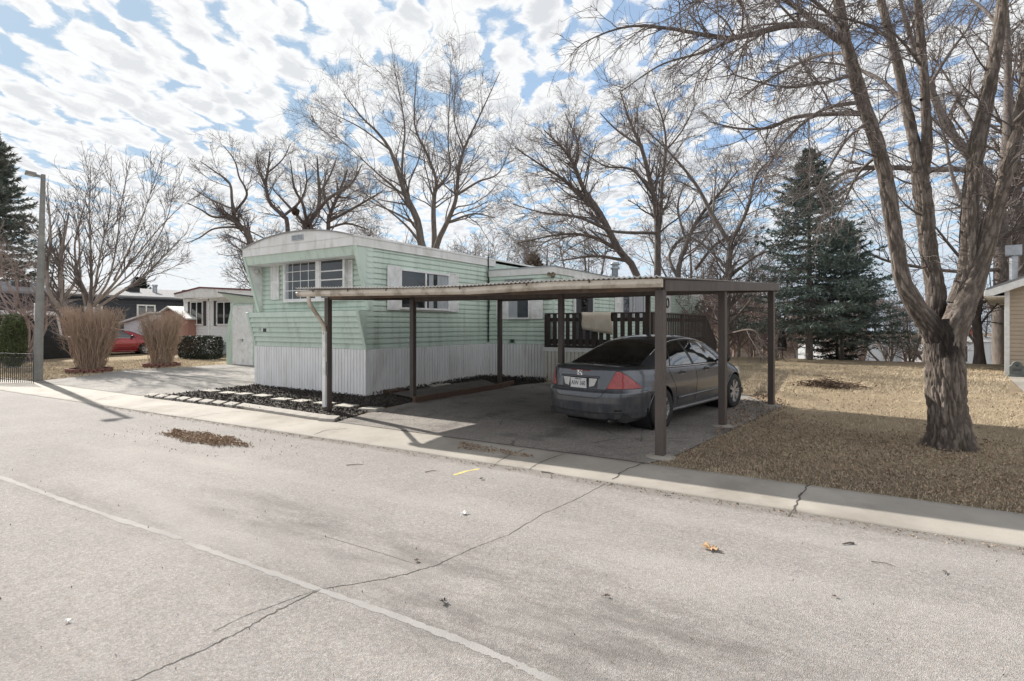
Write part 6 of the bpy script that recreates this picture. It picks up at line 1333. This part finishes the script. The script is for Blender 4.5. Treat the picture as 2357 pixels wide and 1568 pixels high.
# homes far beyond the crest
def far_home(u0, u1, vt, vb, d, label, roof, wall, wins=(), depth=5.):
    a, e = ad(u0, vb, d), ad(u1, vb, d+(u1-u0)*.02); c = empty('mobile_home', a, math.atan2(e.y-a.y, e.x-a.x), label, 'mobile home'); L_ = (e-a).to_2d().length; h_ = (vb-vt)*d/F+2; z0 = -2.
    b = MB(); b.box(0, L_, 0, depth, z0, h_-2-.25); b.build('wall', wall, c)
    b = MB(); b.prism([(-.2, -.2, h_-2.3), (-.2, depth/2, h_-2+.25), (-.2, depth+.2, h_-2.3), (-.2, depth/2, h_-2.15)], (L_+.4, 0, 0)); b.build('roof', roof, c)
    for s in wins:
        b = MB(); b.box(L_*s-.5, L_*s+.5, -.04, 0, .5-.3, h_-2.7); w_ = b.build('window', GLASSD, c); b = MB()
        for x_ in (-.62, .52): b = MB(); b.box(L_*s+x_, L_*s+x_+.1, -.05, 0, .15, h_-2.65); b.build('frame', WHITE, w_)
WH2 = pm('far_white_siding', (.56, .58, .60), (.52, .54, .56), 1, .6); RF2 = pm('far_grey_roof', (.30, .30, .30), None, rough=.8)
far_home(1925, 2075, 784, 834, 58, 'pale distant mobile home beyond the lawn crest, left of the red-edged shed', RF2, WH2, (.2, .75)); far_home(2060, 2180, 790, 832, 66, 'distant white mobile home behind the red-edged shed', RF2, WH2, (.3, .6))
far_home(2195, 2330, 781, 838, 56, 'distant white mobile home between the slim trunk and the tan house', RF2, WH2, (.16, .42, .68))
far_home(1330, 1560, 770, 800, 90, 'distant pale home seen low behind the deck', RF2, WH2, (.3, .7))
a = ad(2082, 836, 50); c = empty('red_edged_shed', (a.x, a.y, a.z), -.5, 'distant small pale shed with red corner trim', 'shed'); K = 50/F
b = MB(); w_ = 46*K; b.prism([(0, 0, -1.5), (w_, 0, -1.5), (w_, 0, 22*K), (w_/2, 0, 34*K), (0, 0, 22*K)], (0, 2.4, 0)); b.build('wall', WH2, c)
b = MB(); b.box(-.06, .06, -.05, .05, -1, 22*K); b.box(w_-.06, w_+.06, -.05, .05, -1, 22*K); b.box(0, w_, -.05, .0, .0, .16); b.build('corner_trim', pm('red_trim', (.35, .02, .03), None), c)
b = MB(); b.prism([(-.15, -.2, 21*K), (w_/2, -.2, 34*K), (w_+.15, -.2, 21*K), (w_+.15, -.2, 23*K), (w_/2, -.2, 36.5*K), (-.15, -.2, 23*K)], (0, 2.8, 0)); b.build('roof', pm('pale_shed_roof', (.5, .48, .46), None), c)
a = ad(2237, 776, 80); c = empty('brick_chimney', (a.x, a.y, a.z), 0, 'far red brick chimney stack above the distant white home', 'chimney'); b = MB(); b.box(-1., 1., -.4, .4, -6, 1.1); b.build('stack', pm('far_red_brick', (.38, .10, .06), (.3, .08, .05), 4, .8), c); b = MB(); b.box(-.5, .5, -.2, .2, 1.1, 1.5); b.build('cap', MATS['far_red_brick'], c)

# ------------------------------------------------------------------ beds, borders, small things on the ground
# shredded black mulch bed
MU = [atg(*q) for q in ((338, 916), (590, 887), (843, 915), (1000, 893), (1120, 868), (1250, 880), (1155, 893), (950, 926), (860, 944), (775, 972), (740, 962), (520, 938))]
MU2 = [(q.x, q.y) for q in MU]
sheet('mulch_bed', MU2, .018, MULCHM)
def inside(poly, x, y):
    c = False; j = len(poly)-1
    for i in range(len(poly)):
        if (poly[i][1] > y) != (poly[j][1] > y) and x < (poly[j][0]-poly[i][0])*(y-poly[i][1])/(poly[j][1]-poly[i][1])+poly[i][0]: c = not c
        j = i
    return c
def scatter(rng, poly, n, avoid=()):
    xs = [q[0] for q in poly]; ys = [q[1] for q in poly]; out = []
    while len(out) < n:
        x, y = rng.uniform(min(xs), max(xs)), rng.uniform(min(ys), max(ys))
        if inside(poly, x, y) and not any(inside(a, x, y) for a in avoid): out.append((x, y))
    return np.array(out)
rng = np.random.default_rng(9)
def chips(name, XY, zoff, size, mat, up=1.2, aspect=.3, kind='stuff'):
    n = len(XY); Z = np.array([g(x, y) if y > YB else kz(x, y) for x, y in XY])+zoff*rng.random(n)+.004
    V, Fq = leaf_cloud(rng, np.column_stack([XY, Z]), size, aspect)
    o = link(name, np_mesh(name, V, Fq), mat); return tag(o, kind=kind)
chips('mulch', scatter(rng, MU2, 15000), .05, .07, MULCHM)
MH = [(R0.x+.2, R0.y-.1), (R0.x+.3, R0.y+4.3), (R0.x+2.4, R0.y+4.5), (R0.x+2.5, R0.y+3.9), (R0.x+.9, R0.y+3.4)]
chips('mulch', scatter(rng, MH, 2500), .12, .09, MULCHM)
# grey edging blocks along the mulch bed
e0, e1, em = atg(345, 915), atg(752, 970), atg(560, 940)
src = None
for k in range(17):
    s = k/16; p = e0.lerp(em, s*2) if s < .5 else em.lerp(e1, s*2-1); q = e1-e0; a = math.atan2(q.y, q.x)
    if src is None:
        b = MB(); b.prism([(-.17, -.09, 0), (.17, -.09, 0), (.17, -.075, .045), (.17, .08, .085), (-.17, .08, .085), (-.17, -.075, .045)][0:0] or [(-.17, -.10, .0), (-.17, -.09, .05), (-.17, .08, .085), (-.17, .09, 0)], (.335, 0, 0)); src = b.build('edging_block', BRICKP, None, bevel=.008); o = src
    else: o = src.copy(); COL.objects.link(o)
    o.location = (p.x, max(p.y, YB-.0)+.03, p.z+.004); o.rotation_euler = (0, 0, a+random.Random(k).uniform(-.05, .05)+(.25 if k == 16 else 0))
    od = ['leftmost', 'second', 'third', 'fourth', 'fifth', 'sixth', 'seventh', 'eighth', 'middle', 'eighth', 'seventh', 'sixth', 'fifth', 'fourth', 'third', 'second', 'last'][k]
    lab = 'leftmost grey block of the mulch bed edging, by the second driveway' if k == 0 else 'loose tilted last grey edging block near the front carport post' if k == 16 else 'middle grey block of the mulch bed edging row' if k == 8 else f'{od} grey mulch edging block counted from the {"second driveway end" if k < 8 else "carport post end"}'
    tag(o, lab, 'edging block', 'edging blocks along the mulch bed')
# stepping slabs
uv = [(490, 904, .30), (541, 909, .30), (596, 912, .30), (607+36, 917, .30), (703-18, 926, .30), (737-0, 936, .0), (800, 939, .30), (853, 946, .30)]
uv = [(488, 904), (541, 910), (577, 912), (645-14, 917), (683, 929-2), (738+20, 934), (800, 939), (851, 944)]
uv = [(487, 904), (540, 910), (587, 911), (600+32, 917), (700, 928), (741, 933), (796, 939), (853, 945)]
uv = [(485.6, 904), (525, 909), (561.5, 911.5), (604.4, 915.5), (649, 924), (693.4, 928), (747, 933.5), (797, 939.5), (854.7, 946)]
for k, (u, v) in enumerate(uv):
    p = atg(u, v); b = MB(); b.box(-.21, .21, -.14, .14, -.03, .05); o = b.build('stepping_slab', SLABM, None, bevel=.008); o.location = (p.x, p.y, p.z+.012); o.rotation_euler = (.02*math.sin(k*3), .02*math.sin(k*2+1), .12*math.sin(k*2.1)+(.25 if k == 8 else 0))
    w_ = ['leftmost pale stepping slab in the black mulch', 'second pale stepping slab from the left in the mulch', 'third pale stepping slab from the left in the mulch', 'fourth pale stepping slab from the left in the mulch', 'middle one of the nine pale stepping slabs in the mulch', 'fourth pale stepping slab from the right in the mulch', 'pale stepping slab just behind the front carport post and downspout', 'second pale stepping slab from the right in the mulch', 'rightmost pale stepping slab, next to the carport driveway'][k]
    tag(o, w_, 'paving slab', 'stepping slabs in the mulch bed')
# landscape timbers around the small terrace beside the home
def timber(u0, v0, u1, v1, lab, h=.13, w=.10):
    a, e = atg(u0, v0), atg(u1, v1); b = MB(); b.bar(a+Vector((0, 0, h/2)), e+Vector((0, 0, h/2)), w, h); o = b.build('landscape_timber', TIMBER, None, bevel=.012); tag(o, lab, 'timber edging', 'landscape timbers')
timber(952, 928, 1148, 895, 'long weathered timber edging the driveway beside the green home'); timber(1148, 895, 1180, 887, 'short weathered timber end behind the third carport post')
TR = [atg(*q) for q in ((900, 912), (955, 925), (1148, 893), (1110, 878))]
sheet('terrace', [(q.x, q.y) for q in TR], .07, pm('dark_pavers', (.10, .085, .075), (.06, .052, .048), 4, .9, .3, 60, glob=True))
for k, (u, v) in enumerate(((912, 905), (1010, 893))):
    p = atg(u, v); b = MB(); b.box(-.3, .3, -.14, .14, 0, .10); o = b.build('paver', SLABM if k else TIMBER, None, bevel=.01); o.location = p; o.rotation_euler.z = 1.5; tag(o, ['dark flat stone lying against the ribbed skirting', 'pale flat stone lying against the ribbed skirting'][k], 'stone')
# leaf and dirt patch on the road, dead leaves, sticks
rng = np.random.default_rng(19); PT = [at(u, v, -.01) for u, v in ((378, 1005), (430, 1001), (520, 1003), (583, 1010), (575, 1022), (500, 1027), (430, 1022))]
c_ = (PT[0]+PT[3])*.5; a_ = rng.random(2600)*6.283; r_ = rng.random(2600)**.62; XY = np.column_stack([c_.x+np.cos(a_)*r_*(1.0+.14*np.sin(a_*5+1)), c_.y-.10+np.sin(a_)*r_*(.24+.05*np.sin(a_*7))])+rng.normal(size=(2600, 2))*[.07, .03]
V, Fq = leaf_cloud(rng, np.column_stack([XY, -.004+.03*rng.random(len(XY))]), .05, .35); tag(link('leaf_litter', np_mesh('leaf_litter', V, Fq), LITTER), kind='stuff')
XY = np.column_stack([PT[0].x-1.2+4.2*rng.random(150), PT[0].y-.5+1.3*rng.random(150)]); V, Fq = leaf_cloud(rng, np.column_stack([XY, np.full(len(XY), -.004)]), .028, .3, 3.); tag(link('leaf_litter', np_mesh('leaf_litter', V, Fq), LEAFD), kind='stuff')
def leaf(u, v, size, lab, mat, seed, lobes=5):
    r = random.Random(seed); p = at(u, v, 0); p.z = kz(p.x, p.y) if p.y < YB else g(p.x, p.y); b = MB(); pts = []
    for i in range(lobes*4):
        a = 2*math.pi*i/(lobes*4); q = size*(.5 if i % 4 == 0 else .38 if i % 2 else .22)*r.uniform(.8, 1.2); pts.append((math.cos(a)*q*1.25, math.sin(a)*q, .012+.03*r.random()*size*8))
    b.add([(0, 0, .012)]+pts, [(0, i+1, (i+1) % len(pts)+1) for i in range(len(pts))]); b.tube([(size*.5, 0, .01), (size*.9, .02, .006)], .002, 4); o = b.build('dead_leaf', mat); o.location = p; o.rotation_euler.z = r.uniform(0, 6); tag(o, lab, 'leaf')
leaf(1634, 1262, .13, 'curled dry tan leaf lying alone on the asphalt at right', LEAFP, 1); leaf(1067, 1181, .07, 'pale papery leaf on the road below the yellow paint mark', WHITE, 2); leaf(958, 1290, .04, 'small dark leaf on the asphalt above the long crack', LEAFD, 3)
leaf(1397, 1371, .035, 'small brown leaf on the lower right of the road', LEAFD, 4); leaf(1020, 1384, .06, 'dark crumpled leaf on the oily patch of road', BLACKM, 5); leaf(1540, 1142, .04, 'tiny black pebble-like scrap at the kerb foot', BLACKM, 6); leaf(1497, 1388, .05, 'tiny dark scrap on the road in the lower middle', LEAFD, 8) if 0 else None
leaf(155, 1428, .035, 'small white scrap on the road at lower left', WHITE, 9); leaf(1920, 1372, .03, 'tiny dark leaf scrap near the lower right', LEAFD, 10); leaf(1108, 1102, .05, 'small dark scrap just below the yellow paint mark', BLACKM, 11)
def stick(u0, v0, u1, v1, lab, r=.006):
    a, e = at(u0, v0, 0), at(u1, v1, 0); zf = lambda p: (kz(p.x, p.y) if p.y < YB else g(p.x, p.y))+.008; a.z, e.z = zf(a), zf(e); m = a.lerp(e, .5)+Vector((.01, .015, .004)); b = MB(); b.tube([a, m, e], [r, r*.9, r*.5], 5); tag(b.build('stick', BARK), lab, 'stick')
stick(1965, 1249, 1938, 1251, 'short thick dark stick on the road at right', .009); stick(2005, 1291, 2062, 1303, 'thin long dry stalk on the road at right', .003); stick(797, 1070, 837, 1068, 'thin twig on the road below the kerb', .005); stick(978, 1086, 1003, 1082, 'thin straight twig left of the yellow mark', .005); stick(1245, 1085, 1275, 1090, 'pale stick lying at the kerb foot', .006); stick(2170, 1312, 2176, 1320, 'short pale twig at the far right of the road', .006)
# raked heap of twigs on the lawn
p = atg(1910, 892); rng = np.random.default_rng(3); n = 260; a = rng.random(n)*6.28; c_ = rng.normal(size=(n, 2))*[.28, .2]; el = rng.random(n)*.7; L_ = .15+.3*rng.random(n); s_ = np.column_stack([c_, .02+.24*np.exp(-(c_**2).sum(1)/.06)*rng.random(n)]); dv = np.column_stack([np.cos(a)*np.cos(el), np.sin(a)*np.cos(el), np.sin(el)*.6])
P = np.stack([s_, s_+dv*(L_*.5)[:, None], s_+dv*L_[:, None]+np.array([0, 0, -.03])], 1); V, Fq = tubes(P, np.full((n, 3), .006), 3); V2, F2 = leaf_cloud(rng, np.column_stack([rng.normal(size=(500, 2))*[.3, .2], .12*rng.random(500)]), .08)
V, Fq = join([(V, Fq), (V2, F2)]); o = link('twig_heap', np_mesh('twig_heap', V, Fq), LEAFD); o.location = p; tag(o, 'small raked heap of twigs and leaves on the brown lawn', 'brush heap')
# furled dark patio parasol left of the spruce
p = ad(1800, 826, 25.); p.z = g(p.x, p.y); um = empty('patio_parasol', p, 0, 'furled black patio parasol standing left of the blue spruce trunk', 'parasol'); b = MB(); b.lathe([(.02, 0), (.02, 1.4)], 8); b.build('pole', BLACKM, um); b = MB()
rows = [[((.05+w_*(1+.3*math.cos(a*4)))*math.cos(a), (.05+w_*(1+.3*math.cos(a*4)))*math.sin(a), z) for a in np.linspace(0, 6.283, 25)] for w_, z in ((.12, .35), (.10, .7), (.06, 1.1), (.0, 1.5))]; b.grid(rows); b.build('canopy', BLACKM, um)
# dry lawn blades
def blades(name, XY, h, w, mat):
    n = len(XY); Z = np.array([g(x, y) for x, y in XY]); a = rng.random(n)*6.283; hh = h*(.5+.9*rng.random(n)); le = hh*(.4+1.1*rng.random(n)); B0 = np.column_stack([XY, Z-.003]); s = np.column_stack([-np.sin(a), np.cos(a), 0*a])*(w*(.6+.8*rng.random(n)))[:, None]
    tip = B0+np.column_stack([np.cos(a)*le, np.sin(a)*le, hh]); V = np.stack([B0-s*.5, B0+s*.5, tip], 1).reshape(-1, 3); tag(link(name, np_mesh(name, V, np.arange(n*3).reshape(n, 3)), mat), kind='stuff')
DRV = [(q.x, q.y) for q in DR]
near = [(q.x, q.y) for q in [atg(*k) for k in ((1500, 1064), (1690, 985), (1796, 938), (1800, 905), (2357, 905), (2520, 1000), (2600, 1215))]]; near[0] = (near[0][0], YB-.035); near[-1] = (near[-1][0], YB-.035)
far_ = [(q.x, q.y) for q in [atg(*k) for k in ((1640, 905), (1640, 838), (2330, 848), (2318, 905))]]
blades('grass', scatter(rng, near, 120000, [DRV]), .026, .0048, BLADE); blades('grass', scatter(rng, far_, 60000, [DRV]), .045, .011, BLADE)
side = [(q.x, q.y) for q in [atg(*k) for k in ((84, 878), (205, 866), (290, 853), (425, 847), (520, 838), (420, 824), (60, 838), (0, 850), (-60, 872))]]
blades('grass', scatter(rng, side, 22000), .05, .014, BLADE)
NE = [(q.x, q.y) for q in [atg(*k) for k in ((1520, 1062), (1680, 1000), (1800, 950), (2150, 1040), (2357, 1100), (2450, 1200))]]; NE = [(x, max(y, YB+.01)) for x, y in NE]
chips('leaf_litter', scatter(rng, NE, 5000), .025, .034, LITTER, aspect=.5)
TR_ = [(pb.x+1.1*math.cos(a), pb.y+.9*math.sin(a)) for a in np.linspace(0, 6.2, 14)]; chips('leaf_litter', scatter(rng, TR_, 650), .04, .045, LITTER, aspect=.5)
chips('leaf_litter', scatter(rng, near, 900), .03, .045, LITTER, aspect=.5)
GE = [(q.x, q.y) for q in [atg(*k) for k in ((1050, 1030), (1130, 1040), (1230, 1052), (1225, 1047), (1120, 1028), (1060, 1018))]]
chips('leaf_litter', scatter(rng, GE, 350), .02, .04, LITTER, aspect=.4)
RIM = [(q.x, q.y) for q in [atg(*k) for k in ((1640, 1012), (1700, 988), (1800, 945), (1830, 930), (1740, 905), (1690, 935))]]
chips('leaf_litter', scatter(rng, RIM, 900), .03, .05, LITTER, aspect=.5)

# grit, crumbs and blown leaves gathered along the kerb foot
xs_ = -14+15.5*rng.random(1500); ys_ = np.array([yf(x) for x in xs_])-.03-.16*rng.random(1500)**2.2; V, Fq = leaf_cloud(rng, np.column_stack([xs_, ys_, np.full(1500, -.004)]), .018, .7); tag(link('road_grit', np_mesh('road_grit', V, Fq), LITTER), kind='stuff')
xs_ = -13+14.5*rng.random(420); ys_ = 1.2+4.6*rng.random(420); V, Fq = leaf_cloud(rng, np.column_stack([xs_, ys_, np.full(420, -.006)]), .014, .5, 3.); tag(link('road_grit', np_mesh('road_grit', V, Fq), LEAFD), kind='stuff')
# ------------------------------------------------------------------ daylight
SUN_EL, SUN_DIR = rad(34.), Vector((-.983, .183, 0)).normalized()
sl = bpy.data.lights.new('sun', 'SUN'); sl.energy = 4.0; sl.angle = rad(.6); sl.color = (1., .95, .87)
so = bpy.data.objects.new('sun', sl); COL.objects.link(so); sv = Vector((SUN_DIR.x*math.cos(SUN_EL), SUN_DIR.y*math.cos(SUN_EL), math.sin(SUN_EL))); so.rotation_euler = sv.to_track_quat('Z', 'Y').to_euler()
w = bpy.data.worlds.new('World'); sc.world = w; w.use_nodes = True; t = NT(w.node_tree); bg = t.n['Background']
sky = t.add('ShaderNodeTexSky', {'sky_type': 'NISHITA', 'sun_disc': False, 'sun_elevation': SUN_EL, 'sun_rotation': math.atan2(SUN_DIR.x, SUN_DIR.y), 'air_density': 1., 'dust_density': .6, 'ozone_density': 2.5})
P = t.add('ShaderNodeTexCoord').outputs['Generated']; s = t.add('ShaderNodeSeparateXYZ', None, Vector=P)
z = t.math('MAXIMUM', s.outputs[2], .035)
zc_ = t.math('ADD', z, .05)      # the cloud layer bends away with the earth
px = t.math('DIVIDE', s.outputs[0], zc_); py = t.math('DIVIDE', s.outputs[1], zc_)
cp_ = t.add('ShaderNodeCombineXYZ', None, X=px, Y=py, Z=0.).outputs[0]
rot = t.mapping(cp_, (1, 1, 1), (0, 0, rad(-31.5-8)))      # rows of cloud run away from the street
wob = t.add('ShaderNodeTexNoise', None, Vector=rot, Scale=5., Detail=5., Roughness=.6).outputs[1]
wp = t.add('ShaderNodeVectorMath', {'operation': 'MULTIPLY_ADD'}, _0=wob, _1=(.17, .17, 0), _2=rot).outputs[0]
st_ = t.mapping(wp, (1., .46, 1.))
vo = t.add('ShaderNodeTexVoronoi', {'feature': 'SMOOTH_F1'}, Vector=st_, Scale=11.5, Smoothness=.25, Randomness=.8)
fine = t.noise(st_, 20., 9., .66); mid = t.noise(st_, 6., 5., .55); big = t.noise(rot, 1.1, 3., .5)
h = t.math('SUBTRACT', t.math('ADD', t.math('MULTIPLY', fine, .60), t.math('ADD', t.math('MULTIPLY', mid, .32), t.math('MULTIPLY', big, .42))), t.math('MULTIPLY', vo.outputs['Distance'], 1.15))
# the deck is thinner to the right of the street and closed behind the view, unseen, to add fill light
azr = t.math('MULTIPLY', t.math('ADD', t.math('MULTIPLY', s.outputs[0], CA), t.math('MULTIPLY', s.outputs[1], SA)), .05)
fwd = t.math('ADD', t.math('MULTIPLY', s.outputs[0], -SA), t.math('MULTIPLY', s.outputs[1], CA))
bak = t.add('ShaderNodeMapRange', {'interpolation_type': 'SMOOTHSTEP'}, Value=fwd, From_Min=-.1, From_Max=.35, To_Min=.28, To_Max=0.).outputs[0]
h = t.math('ADD', t.math('ADD', t.math('SUBTRACT', h, azr), bak), .35)
mask = t.add('ShaderNodeMapRange', {'interpolation_type': 'SMOOTHSTEP'}, Value=h, From_Min=.17, From_Max=.36).outputs[0]
thick = t.add('ShaderNodeMapRange', {'interpolation_type': 'SMOOTHSTEP'}, Value=h, From_Min=.36, From_Max=.66).outputs[0]
dt = t.add('ShaderNodeVectorMath', {'operation': 'DOT_PRODUCT'}, _0=P, _1=tuple(sv)).outputs['Value']
glow = t.add('ShaderNodeMapRange', {'interpolation_type': 'SMOOTHSTEP'}, Value=dt, From_Min=.35, From_Max=1.).outputs[0]
# grey bellies: puffs are shaded on the side away from the sun
sh_ = t.add('ShaderNodeTexNoise', None, Vector=t.mapping(st_, (1, 1, 1), (0, 0, 0), (.06, .03, 0)), Scale=3., Detail=5., Roughness=.55).outputs[0]
grey = t.math('MULTIPLY', thick, t.ramp(t.math('ADD', .5, t.math('MULTIPLY', t.math('SUBTRACT', mid, t.noise(st_, 11., 5., .6)), 1.6)), [(.36, 0.), (.66, 1.)]))
cl = t.mix(t.math('MULTIPLY', grey, .9), (4.45, 4.5, 4.55), (2.9, 3.05, 3.3))
cl = t.mix(t.math('MULTIPLY', glow, .35), cl, (5.0, 5.0, 4.95))
opp = t.add('ShaderNodeMapRange', {'interpolation_type': 'SMOOTHSTEP'}, Value=dt, From_Min=-.05, From_Max=-.75, To_Min=1., To_Max=1.75).outputs[0]   # unseen cloud opposite the sun, brightened to fill the shaded walls
cl = t.mix(1., cl, t.add('ShaderNodeCombineColor', None, Red=opp, Green=opp, Blue=opp), 'MULTIPLY')
skyc = t.mix(1., sky.outputs[0], (.86, .90, .90), 'MULTIPLY')
skyc = t.mix(t.math('MULTIPLY', glow, .9), skyc, (1.5, 2.3, 3.1))
skyc = t.mix(.16, skyc, (4., 4.2, 4.4))
c_ = t.mix(mask, skyc, cl)
hz = t.add('ShaderNodeMapRange', {'interpolation_type': 'SMOOTHSTEP'}, Value=s.outputs[2], From_Min=.02, From_Max=.22, To_Min=.8, To_Max=0.).outputs[0]
c_ = t.mix(hz, c_, t.mix(glow, (2.6, 3.2, 3.9), (4.6, 4.65, 4.65)))
t.set(bg, 'Color', c_); bg.inputs['Strength'].default_value = .10
w.cycles.sampling_method = 'MANUAL'; w.cycles.sample_map_resolution = 1024
# ------------------------------------------------------------------ camera
cam = bpy.data.cameras.new('camera'); co = bpy.data.objects.new('camera', cam); COL.objects.link(co); sc.camera = co
co.location = (0, 0, H); co.rotation_euler = (math.pi/2, 0, math.atan2(SA, CA)); cam.sensor_width = 36.; cam.lens = F/2357*36; cam.shift_y = -(784-V0)/2357; cam.clip_start = .05; cam.clip_end = 3000
sc.view_settings.view_transform = 'Standard'; sc.view_settings.look = 'None'; sc.view_settings.exposure = 1.1; sc.view_settings.gamma = 1
sc.cycles.max_bounces = 6; sc.cycles.use_adaptive_sampling = False; sc.cycles.use_denoising = True; sc.cycles.denoiser = 'OPENIMAGEDENOISE'; sc.cycles.denoising_input_passes = 'RGB_ALBEDO_NORMAL'; sc.cycles.denoising_prefilter = 'ACCURATE'
